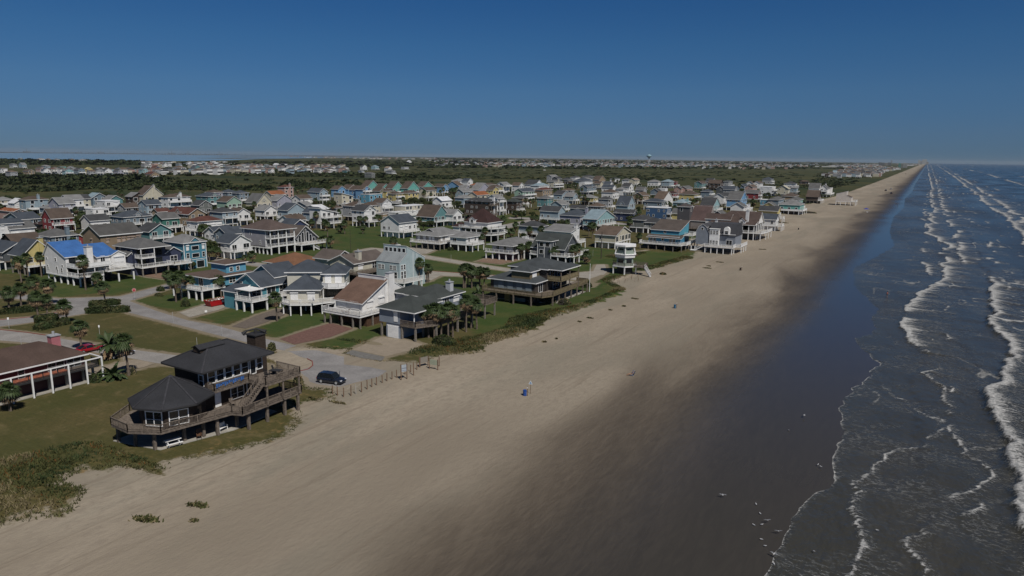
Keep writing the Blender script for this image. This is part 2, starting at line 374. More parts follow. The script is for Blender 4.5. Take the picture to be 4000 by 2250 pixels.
SX=wlx(SY)+jag*np.exp(-U/3.0)+U
foam=np.zeros(SX.shape); H=np.zeros(SX.shape)
def crest(xline,amp,wid,cov,seed,back=1.0,sharp=0.35,y0=0,y1=1e9,fs=22):
    "one line of breaking swell: steep on the shore side, foam trailing to seaward"
    global foam,H
    xc=xline(SY)+(fbm(0*SY,SY,fs,4,seed)-0.5)*7+(fbm(0*SY,SY,2.2,2,seed+3)-0.5)*1.3*min(1,wid/3)
    wid=wid*(0.35+1.3*fbm(0*SY,SY,fs*.35,3,seed+5)); amp=amp*(0.5+fbm(0*SY,SY,fs*.4,2,seed+7))
    d=SX-xc
    on=np.clip((fbm(SX*0,SY,fs*0.8,3,seed+9)-(1-cov))*7,0,1)*((SY>y0)&(SY<y1))
    H+=amp*np.where(d<0,np.exp(-(d/sharp)**2),np.exp(-(d/(wid*0.7))**2))*(0.35+0.65*on)
    dp=np.clip(d,0,None); f=np.where(d<0,np.exp(-(d/sharp)**2),.55*np.exp(-dp/(wid*.22))+.45*np.exp(-(dp/(wid*back))**1.5))*on
    foam=np.maximum(foam,f)
cI=lambda p:(lambda Y: np.interp(Y,[q[1] for q in p],[q[0] for q in p]))
crest(cI([(0,0),(-.5,60),(-1,75),(-3.8,82),(2,96),(6,110)]),0.08,1.5,0.92,31,0.9,0.10,y1=108,fs=9)
crest(cI([(3.4,20),(3.4,81),(6,87),(8.9,94),(7.8,101),(4,120),(6,150)]),0.12,1.7,0.72,37,0.9,0.14,fs=9,y1=170)
crest(cI([(17,20),(12.5,100),(12.3,120),(14.5,135),(16.9,155),(17,185),(19.5,213),(22,260)]),0.85,8.5,0.9,41,1.0,0.5,y1=262,fs=20)
crest(cI([(2.5,150),(0.1,171),(1.1,187),(3.2,223),(6.4,241),(9.7,267),(8.7,322),(11.5,353),(3,429),(7,620),(7,900),(7,1500),(-5,10000)]),0.35,9,0.85,47,1.4,0.35,y0=150,fs=18)
crest(cI([(11,100),(14,260),(16,400),(14,620),(15,900),(16,1500),(28,8000)]),0.3,9,0.72,53,1.4,0.4,y0=300,fs=16)
crest(cI([(26,20),(30,150),(36,300),(45,434),(50,570),(49,680),(52,927),(53,1288),(62,2143),(100,10000)]),0.7,13.0,0.88,59,1.3,0.6,y0=380,fs=45)
crest(cI([(44,40),(50,300),(58,600),(62,914),(70,1814),(140,9000)]),0.5,13,0.76,61,1.3,0.7,y0=520,fs=30)
crest(cI([(110,40),(125,400),(140,1437),(168,2832),(241,8459)]),0.8,22,0.68,67,1.2,0.9,fs=80)
crest(cI([(160,40),(172,1500),(190,2832),(280,9000)]),0.6,22,0.45,71,1.3,0.9,fs=60)
crest(cI([(4,240),(2,420),(3,900),(2,1500)]),0.15,5,0.55,103,1.2,0.3,y0=260,y1=1800,fs=20)
crest(cI([(26,240),(27,420),(28,900),(32,1800)]),0.2,5,0.42,107,1.2,0.3,y0=260,y1=2500,fs=20)
crest(cI([(8,20),(9,300)]),0.10,1.6,0.4,73,0.9,0.15,fs=8,y1=300)
crest(cI([(22,20),(21,300)]),0.15,2.2,0.22,79,1.0,0.25,fs=11,y1=420)
crest(cI([(27,20),(26,300)]),0.15,2.2,0.2,83,1.0,0.25,fs=9,y1=500)
crest(cI([(14,20),(5,140),(7,260)]),0.1,1.4,0.3,87,1.0,0.15,fs=7,y1=260)
caps=np.clip((fbm(SX,SY*0.5,4.0,3,91)-0.72)*12,0,1)*(SX>20)*0.75
foam=np.maximum(foam,caps)
sw=np.exp(-U/0.4)*(0.5+0.45*(fbm(0*SY,SY,5,2,95)>0.35))*np.where(SY>140,np.clip(0.75-(SY-140)/200,0.22,1),1); foam=np.maximum(foam,sw)
nq=fbm(SX,SY*0.42,7.5,3,141); gq_=np.clip((fbm(SX,SY,12,2,143)-.36)*7,0,1); foam=np.maximum(foam,.85*np.exp(-((nq-.5)/.02)**2)*gq_*(U>3)*(SX<27)*np.exp(-SY/900))
nq=fbm(SX,SY*0.3,13,3,151); gq_=np.clip((fbm(SX,SY,16,2,153)-.42)*7,0,1); foam=np.maximum(foam,.8*np.exp(-((nq-.5)/.018)**2)*gq_*(SX>17)*(SX<120)*(SY>60))
foam=np.maximum(foam,.5*np.exp(-U/1.6)*((SY>83)&(SY<140))*fbm(SX,SY,3,2,155)*1.6)
res=1.0*((SX-wlx(SY)>0)&(SX<32))*0.42*fbm(SX,SY,6,3,99); foam=np.maximum(foam,res)
H+=(fbm(SX,SY,14,3,15)-0.5)*0.35*np.clip(U/30,0.1,1)*np.exp(-SY/3000)+(fbm(SX,SY,3.5,2,17)-0.5)*0.12*np.clip(U/10,0.15,1)
SZ=-0.29+np.clip(U/1.2,0,1)*0.02+H*np.clip(U/2.5,0,1)
SZ=np.where(U<=0.01,-0.33,SZ); SZ=np.where(SY>3000,-0.25,SZ)
# keep water above the sand under it
gz=-np.clip((SX+45)/40,0,1)*0.35-np.clip((SX+5)/60,0,1)*2.0
SZ=np.maximum(SZ,gz+0.02); SZ=np.where(U<=0.01,gz-0.02,SZ)
n1,n2=len(ux),len(sy); idx=np.arange(n1*n2).reshape(n2,n1)
F=np.stack([idx[:-1,:-1],idx[:-1,1:],idx[1:,1:],idx[1:,:-1]],-1).reshape(-1,4)
t=NT('sea_water',0.12,0.36); X,Y,Z=t.xyz()
fo=t.attr('foam')
ln_=t.noise(1.7,7,0.75,sc3=(0.8,1.2,1),dist=1.2); lf_=t.noise(0.7,6,0.75,sc3=(0.16,1.5,1),dist=0.6); yb=t.ramp(Y,90,240)
lm=t.n('ShaderNodeMix'); t.l(yb,lm.inputs[0]); t.l(ln_,lm.inputs[2]); t.l(lf_,lm.inputs[3]); lace=lm.outputs[0]
vor=t.n('ShaderNodeTexVoronoi'); vor.feature='DISTANCE_TO_EDGE'; vor.inputs['Scale'].default_value=0.9
mp=t.n('ShaderNodeMapping'); mp.inputs['Scale'].default_value=(0.7,1.5,1)
nd=t.n('ShaderNodeTexNoise'); nd.inputs['Scale'].default_value=1.2; t.l(t.pos(),nd.inputs['Vector'])
va=t.n('ShaderNodeVectorMath'); va.operation='ADD'; t.l(t.pos(),va.inputs[0]); t.l(nd.outputs['Color'],va.inputs[1])
t.l(va.outputs[0],mp.inputs[0]); t.l(mp.outputs[0],vor.inputs['Vector'])
web=t.ramp(vor.outputs['Distance'],0.0,0.16,1,0)
thr=t.math('ADD',fo,t.math('MULTIPLY',t.math('SUBTRACT',lace,0.5),2.3))
solid=t.ramp(thr,0.52,0.86)
soft=t.math('MULTIPLY',t.math('MULTIPLY',web,t.ramp(lace,0.45,0.62)),t.ramp(fo,0.12,0.4,0,0.5))
fm=t.math('MAXIMUM',solid,soft,clamp=True)
depth=t.ramp(X,-10,260)
wcol=t.mix(depth,(0.044,0.043,0.035),(0.016,0.026,0.030))
wcol=t.mix(t.ramp(t.noise(0.05,4,0.6,sc3=(1,0.4,1)),0.35,0.7,0,0.6),wcol,(0.058,0.052,0.038))
wcol=t.mix(depth,wcol,(0.016,0.026,0.032))
fc=t.mix(t.ramp(t.noise(2.2,5,0.7),0.35,0.65),(0.30,0.31,0.31),(0.60,0.59,0.57)); t.col(t.mix(t.math('MULTIPLY',fm,0.9),wcol,fc))
t.l(t.ramp(fm,0,1,t.ramp(t.noise(0.03,3,0.5,sc3=(1,0.3,1)),0.3,0.7,0.12,0.3),0.9,False),t.b.inputs['Roughness'])
w1=t.noise(0.9,5,0.62,sc3=(1.6,0.7,1)); w2=t.noise(0.16,3,0.5,sc3=(1.5,0.6,1))
t.bump(t.math('ADD',t.math('MULTIPLY',w1,0.5),t.math('ADD',w2,t.math('MULTIPLY',fm,0.35))),0.75,0.5)
me=npmesh('sea',np.stack([SX,SY,SZ],-1).reshape(-1,3),F,t.m,smooth=True); fattr(me,'foam',foam)
sea=link('sea',me); tag(sea,kind='structure',label='grey blue gulf water with rows of white breakers',cat='sea')

# street surfaces
RM=dict(asphalt=vary('worn_asphalt',(.25,.24,.235),.16,.25,.9,fine=3,bump=.2),asphalt2=vary('pale_asphalt',(.29,.275,.26),.13,.3,.9,fine=3),concrete2=vary('pale_concrete',(.32,.295,.255),.12,.4,.9,fine=3),
 brick=vary('brick_pavers',(.165,.095,.08),.15,1.5,.9,fine=5),paver=vary('tan_pavers',(.29,.245,.19),.08,.6,.9,fine=5),paver2=vary('rust_pavers',(.22,.15,.11),.1,.6,.9,fine=5),gravel=vary('grey_gravel',(.17,.165,.155),.15,2,.95,fine=6),gravel2=vary('brown_gravel',(.15,.125,.105),.12,1.5,.95,fine=6))
for k,(n,m,q) in enumerate(RPX):
    b=MB(); b.v=[(x,y,0.012+0.004*k) for x,y in q]; b.f=[tuple(range(len(q)))]; b.m=[0]
    o=b.build(n,RM[m]); tag(o,kind='structure')
RED=paint((.22,.07,.055),.7,'red_kerb_paint')
for pts in [[(0,1250),(138,1237),(224,1220)],[(0,1288),(110,1300),(177,1310)],[(1690,1059),(1796,1066),(1960,1078)],[(1173,1450),(1205,1442),(1222,1428),(1220,1412),(1200,1402)]]:
    w=[at(*p) for p in pts]; b=MB()
    for p,r_ in zip(w[:-1],w[1:]): b.bar((*p,.05),(*r_,.05),.15,.12)
    o=b.build('kerb',RED); tag(o,kind='structure')
# ---------------------------------------------------------------- house building kit
WC=dict(W=(.74,.74,.73),C=(.56,.52,.41),Y=(.56,.47,.2),T=(.12,.25,.26),A=(.16,.42,.37),K=(.18,.35,.55),B=(.055,.115,.22),P=(.30,.38,.43),
 L=(.36,.36,.42),G=(.33,.34,.35),D=(.10,.11,.12),O=(.22,.22,.15),N=(.045,.06,.12),R=(.24,.045,.05),S=(.46,.31,.27),M=(.30,.44,.35),E=(.30,.23,.155),
 V=(.075,.055,.045),I=(.19,.245,.29),F=(.055,.17,.14),Q=(.28,.44,.46),H=(.17,.18,.17),Z=(.12,.31,.42))
WN=dict(W='white',C='cream',Y='yellow',T='teal',A='aqua',K='sky blue',B='deep blue',P='pale blue',L='lavender grey',G='grey',D='charcoal',O='olive',N='navy',
 R='red',S='pink',M='mint green',E='tan',V='dark brown',I='slate blue',F='bottle green',Q='pale aqua',H='grey green',Z='turquoise')
RC=dict(g=(.20,.20,.20),s=(.062,.073,.09),b=(.095,.073,.06),d=(.058,.060,.064),r=(.105,.047,.038),o=(.25,.095,.045),w=(.62,.63,.65),m=(.05,.028,.026),
 k=(.056,.064,.062),n=(.24,.19,.15),u=(.22,.29,.33),B=(.05,.14,.36),h=(.12,.12,.12),x=(.12,.09,.07))
RN=dict(g='light grey',s='slate',b='brown',d='dark grey',r='reddish brown',o='orange',w='white',m='maroon',k='green grey',n='tan',u='blue grey',B='bright blue',h='mid grey',x='patchy brown')
TN=dict(gx='gable',gy='gable',hip='hip',fl='flat',sS='lean-to',sE='lean-to',sN='lean-to',sW='lean-to')
def roof_mesh(ty,x0,x1,y0,y1,z,rh,o=0.5,t=0.22,ridge=None):
    "x0..y1 wall box; eaves at height z over the wall"
    m=MB(); ym=(y0+y1)/2 if ridge is None else ridge; xm=(x0+x1)/2 if ridge is None else ridge
    if ty=='gx':
        a=rh/(ym-y0); b=rh/(y1-ym)
        m.slab([(x0-o,y0-o,z-a*o+t),(x1+o,y0-o,z-a*o+t),(x1+o,ym,z+rh+t),(x0-o,ym,z+rh+t)],t)
        m.slab([(x0-o,ym,z+rh+t),(x1+o,ym,z+rh+t),(x1+o,y1+o,z-b*o+t),(x0-o,y1+o,z-b*o+t)],t)
    elif ty=='gy':
        a=rh/(xm-x0); b=rh/(x1-xm)
        m.slab([(xm,y0-o,z+rh+t),(x1+o,y0-o,z-b*o+t),(x1+o,y1+o,z-b*o+t),(xm,y1+o,z+rh+t)],t)
        m.slab([(x0-o,y0-o,z-a*o+t),(xm,y0-o,z+rh+t),(xm,y1+o,z+rh+t),(x0-o,y1+o,z-a*o+t)],t)
    elif ty=='hip':
        X0,X1,Y0,Y1=x0-o,x1+o,y0-o,y1+o; w,d=X1-X0,Y1-Y0
        if w>d: r0=(X0+d*0.5,(Y0+Y1)/2,z+rh); r1=(X1-d*0.5,(Y0+Y1)/2,z+rh)
        else: r0=((X0+X1)/2,Y0+w*0.5,z+rh); r1=((X0+X1)/2,Y1-w*0.5,z+rh)
        v=[(X0,Y0,z),(X1,Y0,z),(X1,Y1,z),(X0,Y1,z),(X0,Y0,z-t),(X1,Y0,z-t),(X1,Y1,z-t),(X0,Y1,z-t),r0,r1]
        if w>d: top=[(0,1,9,8),(1,2,9),(2,3,8,9),(3,0,8)]
        else: top=[(0,1,8),(1,2,9,8),(2,3,9),(3,0,8,9)]
        m.add(v,[(4,5,1,0),(5,6,2,1),(6,7,3,2),(7,4,0,3),(7,6,5,4)],0); n=len(m.v)-10
        for f in top: m.f.append(tuple(i+n for i in f)); m.m.append(1)
    elif ty=='fl':
        m.box(x0-.15,x1+.15,y0-.15,y1+.15,z,z+0.35,0); m.slab([(x0,y0,z+.36),(x1,y0,z+.36),(x1,y1,z+.36),(x0,y1,z+.36)],0.005,1,1)
    else:
        zz={'sS':(z,z,z+rh,z+rh),'sN':(z+rh,z+rh,z,z),'sE':(z+rh,z,z,z+rh),'sW':(z,z+rh,z+rh,z)}[ty]
        sl=rh/((y1-y0) if ty in('sS','sN') else (x1-x0)); k=[]
        for (x,y,zv),sx,sy_ in zip([(x0,y0,zz[0]),(x1,y0,zz[1]),(x1,y1,zz[2]),(x0,y1,zz[3])],(-1,1,1,-1),(-1,-1,1,1)):
            dz={'sS':sl*o*sy_,'sN':-sl*o*sy_,'sE':-sl*o*sx,'sW':sl*o*sx}[ty]
            k.append((x+sx*o,y+sy_*o,zv+dz+t))
        m.slab(k,t)
    return m
def wall_mesh(ty,x0,x1,y0,y1,z0,z,rh,ridge=None):
    m=MB(); ym=(y0+y1)/2 if ridge is None else ridge; xm=(x0+x1)/2 if ridge is None else ridge
    if ty=='gx': prof=[(y0,z0),(y1,z0),(y1,z),(ym,z+rh-.02),(y0,z)]; ax='x'
    elif ty=='gy': prof=[(x0,z0),(x1,z0),(x1,z),(xm,z+rh-.02),(x0,z)]; ax='y'
    elif ty=='sS': prof=[(y0,z0),(y1,z0),(y1,z+rh),(y0,z)]; ax='x'
    elif ty=='sN': prof=[(y0,z0),(y1,z0),(y1,z),(y0,z+rh)]; ax='x'
    elif ty=='sE': prof=[(x0,z0),(x1,z0),(x1,z),(x0,z+rh)]; ax='y'
    elif ty=='sW': prof=[(x0,z0),(x1,z0),(x1,z+rh),(x0,z)]; ax='y'
    else: m.box(x0,x1,y0,y1,z0,z+(0.0 if ty!='hip' else -0.02)); return m
    n=len(prof)
    if ax=='x':
        v=[(x0,a,b) for a,b in prof]+[(x1,a,b) for a,b in prof]
    else: v=[(a,y0,b) for a,b in prof]+[(a,y1,b) for a,b in prof]
    f=[(i,(i+1)%n,n+(i+1)%n,n+i) for i in range(n)]+[tuple(range(n))[::-1],tuple(range(n,2*n))]
    m.add(v,f); return m
def vol(root,ty,x0,x1,y0,y1,z0,z,rh,wall,roof,o=0.5,trim='white',ridge=None,t=0.22,wname='wall',rname='roof'):
    wm=wall if not isinstance(wall,(tuple,list)) else siding(wall)
    w=wall_mesh(ty,x0,x1,y0,y1,z0,z,rh,ridge).build(wname,wm,root)
    tm=M[trim] if isinstance(trim,str) else trim
    r=roof_mesh(ty,x0,x1,y0,y1,z,rh,o,t,ridge).build(rname,[tm,shingle(roof) if isinstance(roof,(tuple,list)) else roof],root)
    return w,r
_win={}
def win_meshes(w,h,kind,fc,lod):
    k=(round(w,1),round(h,1),kind,fc,lod)
    if k in _win: return _win[k]
    p=MB(); p.box(-w/2,w/2,-0.03,0.02,0,h)
    f=MB(); b=0.09 if lod<2 else 0.13; y0,y1=-0.07,0.01
    f.box(-w/2-b,-w/2+.02,y0,y1,-b,h+b); f.box(w/2-.02,w/2+b,y0,y1,-b,h+b)
    f.box(-w/2+.02,w/2-.02,y0,y1,-b,.02); f.box(-w/2+.02,w/2-.02,y0,y1,h-.02,h+b)
    if lod<2:
        if kind=='sash': f.box(-w/2+.02,w/2-.02,y0+.01,y1,h*.5-.03,h*.5+.03)
        if kind=='pair': f.box(-.05,.05,y0+.01,y1,.02,h-.02); f.box(-w/2+.02,-.05,y0+.01,y1,h*.45-.025,h*.45+.025); f.box(.05,w/2-.02,y0+.01,y1,h*.45-.025,h*.45+.025)
        if kind=='slider': f.box(-.04,.04,y0+.01,y1,.02,h-.02)
        if kind=='grid':
            for q in (-w/6,w/6): f.box(q-.03,q+.03,y0+.01,y1,.02,h-.02)
            f.box(-w/2+.02,w/2-.02,y0+.012,y1,h*.5-.03,h*.5+.03)
    fm=M['white'] if fc is None else fc
    if lod<2: r=(p.mesh('window',M['glass']),f.mesh('frame',fm))
    else:
        p.v=list(p.v); n=len(p.v); p.add(f.v,f.f,1); r=(p.mesh('window',[M['glass'],fm]),None)
    if kind=='shutter':
        q=MB(); q.box(-w/2,w/2,-0.09,-0.03,0,h); r=(r[0],r[1]); q.box(-w/2-.08,w/2+.08,-.3,-.03,h-.05,h+.25)
        r=(q.mesh('shutter',fm),None)
    _win[k]=r; return r
def win(root,face,x0,x1,y0,y1,u,z,w=1.0,h=1.3,kind='sash',fc=None,lod=0):
    "window on face S (u = x) or E (u = y), sill height z"
    a,b=win_meshes(w,h,kind,fc,lod)
    loc,rz={'S':((u,y0,z),0),'E':((x1,u,z),math.pi/2),'N':((u,y1,z),math.pi),'W':((x0,u,z),-math.pi/2)}[face]
    o=link('shutter' if kind=='shutter' else 'window',a,root,loc,rz=rz)
    if b: link('frame',b,o)
    return o
def rail_mesh(pts,mat,lod,h=1.0,solid=False,sp=None,closed=False):
    m=MB(); sp=sp or (0.16 if lod==0 else 0.3)
    for a,b in zip(pts[:-1],pts[1:]):
        a=Vector(a); b=Vector(b); L=(b-a).length
        if L<0.05: continue
        d=(b-a)/L; up=Vector((0,0,1))
        m.bar(a+up*h,b+up*h,0.12,0.07); m.bar(a+up*.12,b+up*.12,0.06,0.08)
        n=max(1,round(L/2.0))
        for i in range(n+1): p=a+d*(L*i/n); m.bar(p,p+up*(h+.06),0.1)
        if solid or lod>=2: m.bar(a+up*(h*.5+.05),b+up*(h*.5+.05),0.04,h*0.78)
        else:
            k=int(L/sp)
            for i in range(1,k): p=a+d*(L*i/k); m.bar(p+up*.12,p+up*h,0.045 if lod==0 else 0.07)
    return m.build('railing',mat)
def deck(root,x0,x1,y0,y1,z,sides='SE',mat='white',lod=0,floor=None,solid=False,h=1.0,sp=None):
    m=MB(); m.box(x0,x1,y0,y1,z-.28,z)
    mm=M[mat] if isinstance(mat,str) else mat
    m.slab([(x0+.05,y0+.05,z+.004),(x1-.05,y0+.05,z+.004),(x1-.05,y1-.05,z+.004),(x0+.05,y1-.05,z+.004)],0.003,1,1)
    fl=floor if floor is not None else (M['concrete'] if mat=='white' else M['wood'])
    o=m.build('deck',[mm,fl],root)
    e={'S':[(x0+.08,y0+.08,z),(x1-.08,y0+.08,z)],'E':[(x1-.08,y0+.08,z),(x1-.08,y1-.08,z)],'N':[(x1-.08,y1-.08,z),(x0+.08,y1-.08,z)],'W':[(x0+.08,y1-.08,z),(x0+.08,y0+.08,z)]}
    for s in sides:
        r=rail_mesh(e[s],mm,lod,h,solid,sp); r.parent=o
    return o
_pile={}
def pile(root,x,y,z,w=0.3,mat='white',z0=-0.3):
    k=(round(z,1),w,mat)
    if k not in _pile:
        m=MB(); m.box(-w/2,w/2,-w/2,w/2,z0,round(z,1)); _pile[k]=m.mesh('pile',M[mat])
    return link('pile',_pile[k],root,(x,y,0))
def piles(root,x0,x1,y0,y1,z,mat='white',w=0.3,step=3.3,inner=False):
    nx_=max(1,round((x1-x0)/step)); ny_=max(1,round((y1-y0)/step))
    for i in range(nx_+1):
        for j in range(ny_+1):
            if inner or i in(0,nx_) or j in(0,ny_):
                if not inner and (i==0 and 0<j<ny_ or j==ny_ and 0<i<nx_): continue
                pile(root,x0+w/2+(x1-x0-w)*i/nx_,y0+w/2+(y1-y0-w)*j/ny_,z,w,mat)
def post(root,x,y,z0,z1,w=0.16,mat='white',name='post'):
    m=MB(); m.box(x-w/2,x+w/2,y-w/2,y+w/2,z0,z1); return m.build(name,M[mat],root)
def box(root,name,x0,x1,y0,y1,z0,z1,mat):
    m=MB(); m.box(x0,x1,y0,y1,z0,z1); return m.build(name,M[mat] if isinstance(mat,str) else mat,root)
def chimney(root,x,y,z0,z1,w=1.1,d=1.1,wall=WC['W'],cap='steel'):
    o=box(root,'chimney',x-w/2,x+w/2,y-d/2,y+d/2,z0,z1,siding(wall))
    m=MB(); m.box(x-w/2-.12,x+w/2+.12,y-d/2-.12,y+d/2+.12,z1,z1+.15); m.tube([(x,y,z1+.1),(x,y,z1+.7)],0.2,8); m.build('chimney_cap',M[cap],o); return o
def stairs(root,a,b,w=1.1,mat='white',rails=True,side='x'):
    "straight flight from a (low) to b (high); treads run across side"
    a=Vector(a); b=Vector(b); n=max(3,int(abs(b.z-a.z)/0.19)); m=MB(); sx,sy_=(w/2,0.17) if abs((b-a).y)>abs((b-a).x) else (0.17,w/2)
    for i in range(n):
        p=a.lerp(b,(i+.5)/n); m.box(p.x-sx,p.x+sx,p.y-sy_,p.y+sy_,p.z-.04,p.z+.02)
    off=Vector((w/2,0,0)) if abs((b-a).y)>abs((b-a).x) else Vector((0,w/2,0))
    for s in(-1,1):
        m.bar(a+off*s,b+off*s,0.07,0.28)
        if rails:
            m.bar(a+off*s+Vector((0,0,1)),b+off*s+Vector((0,0,1)),0.08,0.08)
            k=int((b-a).length/0.35)
            for i in range(k+1):
                p=a.lerp(b,i/k)+off*s; m.bar(p,p+Vector((0,0,1)),0.05)
    return m.build('stairs',M[mat],root)
def gable_dormer(root,face,x0,x1,y0,y1,u,z,w,h,rh,wall,roof,depth=2.0,window=True,lod=0):
    "little gabled bay standing on the S or E eave"
    if face=='E': a,b=vol(root,'gx',x1-depth,x1+.05,u-w/2,u+w/2,z,z+h,rh,wall,roof,0.25,wname='dormer_wall',rname='dormer_roof',t=.14); 
    else: a,b=vol(root,'gy',u-w/2,u+w/2,y0-.05,y0+depth,z,z+h,rh,wall,roof,0.25,wname='dormer_wall',rname='dormer_roof',t=.14)
    if window: win(a,face,x0,x1+.05,y0-.05,y1,u,z+.4,w*.45,h*.6,'slider',lod=lod)
    return a
HOUSES=[]   # (x0,x1,y0,y1,label-data,root)
def solve(fn,target,lo,hi):
    a,b=fn(lo)-target,fn(hi)-target
    if a*b>0: return hi if abs(b)<abs(a) else lo
    for _ in range(30):
        mid=(lo+hi)/2; c=fn(mid)-target
        if a*c<=0: hi=mid
        else: lo=mid; a=c
    return (lo+hi)/2
def measure(ex,ey,h,xl,xr,lod=None):
    X,Y=at(ex,ey,h)
    w=X-solve(lambda x:px(x,Y,h)[0],xl,X-26,X-3.5)
    d=solve(lambda y:px(X,y,h)[0],xr,Y+3.5,Y+30)-Y
    return X,Y,w,d
def generic(ex,ey,h,xl,xr,wc,rc,ty,op='',rng=None,name='beach_house',maxw=16,maxd=20):
    """house from the photograph: (ex,ey) pixel of the south-east eave corner at height h, xl / xr pixel columns of the ends of its two visible eaves.
    op: D deck E, S deck S, U upper deck, C chimney, G gable dormer E, H gable dormer S, B low house on the ground, k open piles, e enclosed ground floor, R tall roof, F low roof"""
    rng=rng or rnd
    X,Y,w,d=measure(ex,ey,h,xl,xr); mn=8.6 if h>5 else 6; w=max(mn,min(w,maxw)); d=max(mn+.8,min(d,maxd))
    dist=math.hypot(X,Y); lod=0 if dist<240 else (1 if dist<480 else 2)
    root=empty(name,(X,Y,0)); o=0.5
    x0,x1,y0,y1=-w+o,-o,o,d-o
    wall=WC[wc]; roof=RC[rc]
    st=2.7 if h>4.6 else 0.0
    if 'B' in op: st=0.2
    span=(d if ty=='gx' else w if ty=='gy' else min(w,d))
    rh=span*(0.5)*(0.85 if 'R' in op else 0.33 if 'F' in op else 0.52)
    if ty in('sS','sN'): rh=(y1-y0)*(0.55 if 'R' in op else .22)
    if ty in('sE','sW'): rh=(x1-x0)*(0.55 if 'R' in op else .22)
    if ty=='hip': rh=min(w,d)*0.5*(0.6 if 'R' in op else .44)
    rh=min(rh,5.5)
    zt=h-(0 if ty in('hip','fl') else -0.0)
    vol(root,ty,x0,x1,y0,y1,st,zt,rh,wall,roof,o,'white' if wc!='V' else 'dark')
    if st>1:
        pm='white' if rng.random()<.7 else 'pile'
        box(root,'floor_beam',x0-.06,x1+.06,y0-.06,y1+.06,st-.35,st+.02,'white' if wc not in'VD' else 'wood')
        piles(root,x0,x1,y0,y1,st-.35,pm,0.32)
        if lod<2 or rng.random()<.4:
            box(root,'lower_wall_or_shade',x0+.9,x1-(1.2 if rng.random()<.6 else 3),y0+1.0,y1-.8,0,st-.36,siding(wall if rng.random()<.45 else WC['V']))
    floors=[st] if h-st<4.4 else ([st,st+2.85] if h-st<7 else [st,st+2.85,st+5.7])
    for fi,z in enumerate(floors):
        top=(fi==len(floors)-1)
        for face,L0,L1 in (('S',x0,x1),('E',y0,y1)):
            L=L1-L0; n=int(L/(3.0 if lod<2 else 4.2))
            if n<1: continue
            for i in range(n):
                if rng.random()<.25 and face=='S': continue
                u=L0+(i+.5+rng.uniform(-.12,.12))*L/n
                if face=='E': ww,hh,kd=rng.choice([(1.8,1.9,'slider'),(1.6,1.3,'pair'),(1.0,1.4,'sash'),(2.4,2.0,'slider')])
                else: ww,hh,kd=rng.choice([(0.9,1.2,'sash'),(1.1,1.3,'sash'),(1.5,1.1,'slider')])
                zz=z+(0.25 if hh>1.8 else .95)
                if wc=='W' and rng.random()<.25 : kd='shutter'
                win(root,face,x0,x1,y0,y1,u,zz,ww,hh,kd,lod=lod)
    if not op or op=='?': op+=rng.choice(['D','D','S','DS','DU','','C'])
    dm='white' if wc not in 'VDOH' or rng.random()<.3 else 'wood'
    dd=rng.uniform(1.8,3.2); zf=floors[-1] if ('U' in op) else st
    if 'D' in op and st>1:
        deck(root,x1+.02,x1+dd,y0+(0 if 'S' not in op else -1.6),y1-rng.uniform(0,.4)*(y1-y0)*0.5,st,'SEN',dm,lod)
        for yy in (y0+.3,(y0+y1)/2,y1-.3): pile(root,x1+dd-.25,yy,st-.28,0.28,dm if dm=='white' else 'pile')
    if 'U' in op and len(floors)>1:
        deck(root,x1+.02,x1+dd*.9,y0,y1,floors[-1],'SEN',dm,lod)
        for yy in (y0+.15,(y0+y1)/2,y1-.15): post(root,x1+dd*.9-.12,yy,st,floors[-1]-.28,.2,dm)
    if 'S' in op and st>1:
        deck(root,x0+.5,x1+(0 if 'D' not in op else 0),y0-1.6,y0-.02,st,'SW',dm,lod)
        for xx in (x0+.8,(x0+x1)/2,x1-.3): pile(root,xx,y0-1.4,st-.28,0.28,dm if dm=='white' else 'pile')
    if 'C' in op:
        chimney(root,x1-.2,(y0+y1)/2+1,st,h+rh*.9+1.0,1.2,1.2,WC['W'] if wc in'VDN' else wall)
    if 'G' in op: gable_dormer(root,'E',x0,x1,y0,y1,(y0+y1)/2,h-.1,3.2,.9,1.3,wall,roof,depth=min(4,(x1-x0)*.6),lod=lod)
    if 'H' in op: gable_dormer(root,'S',x0,x1,y0,y1,(x0+x1)/2,h-.1,3.0,.9,1.3,wall,roof,depth=min(4,(y1-y0)*.6),lod=lod)
    HOUSES.append(dict(x0=X-w,x1=X,y0=Y,y1=Y+d,h=h,wc=WN[wc],rc=RN[rc],ty=TN[ty],op=op,root=root,lab=None,dist=dist,st=st))
    return root,(x0,x1,y0,y1,st,lod)
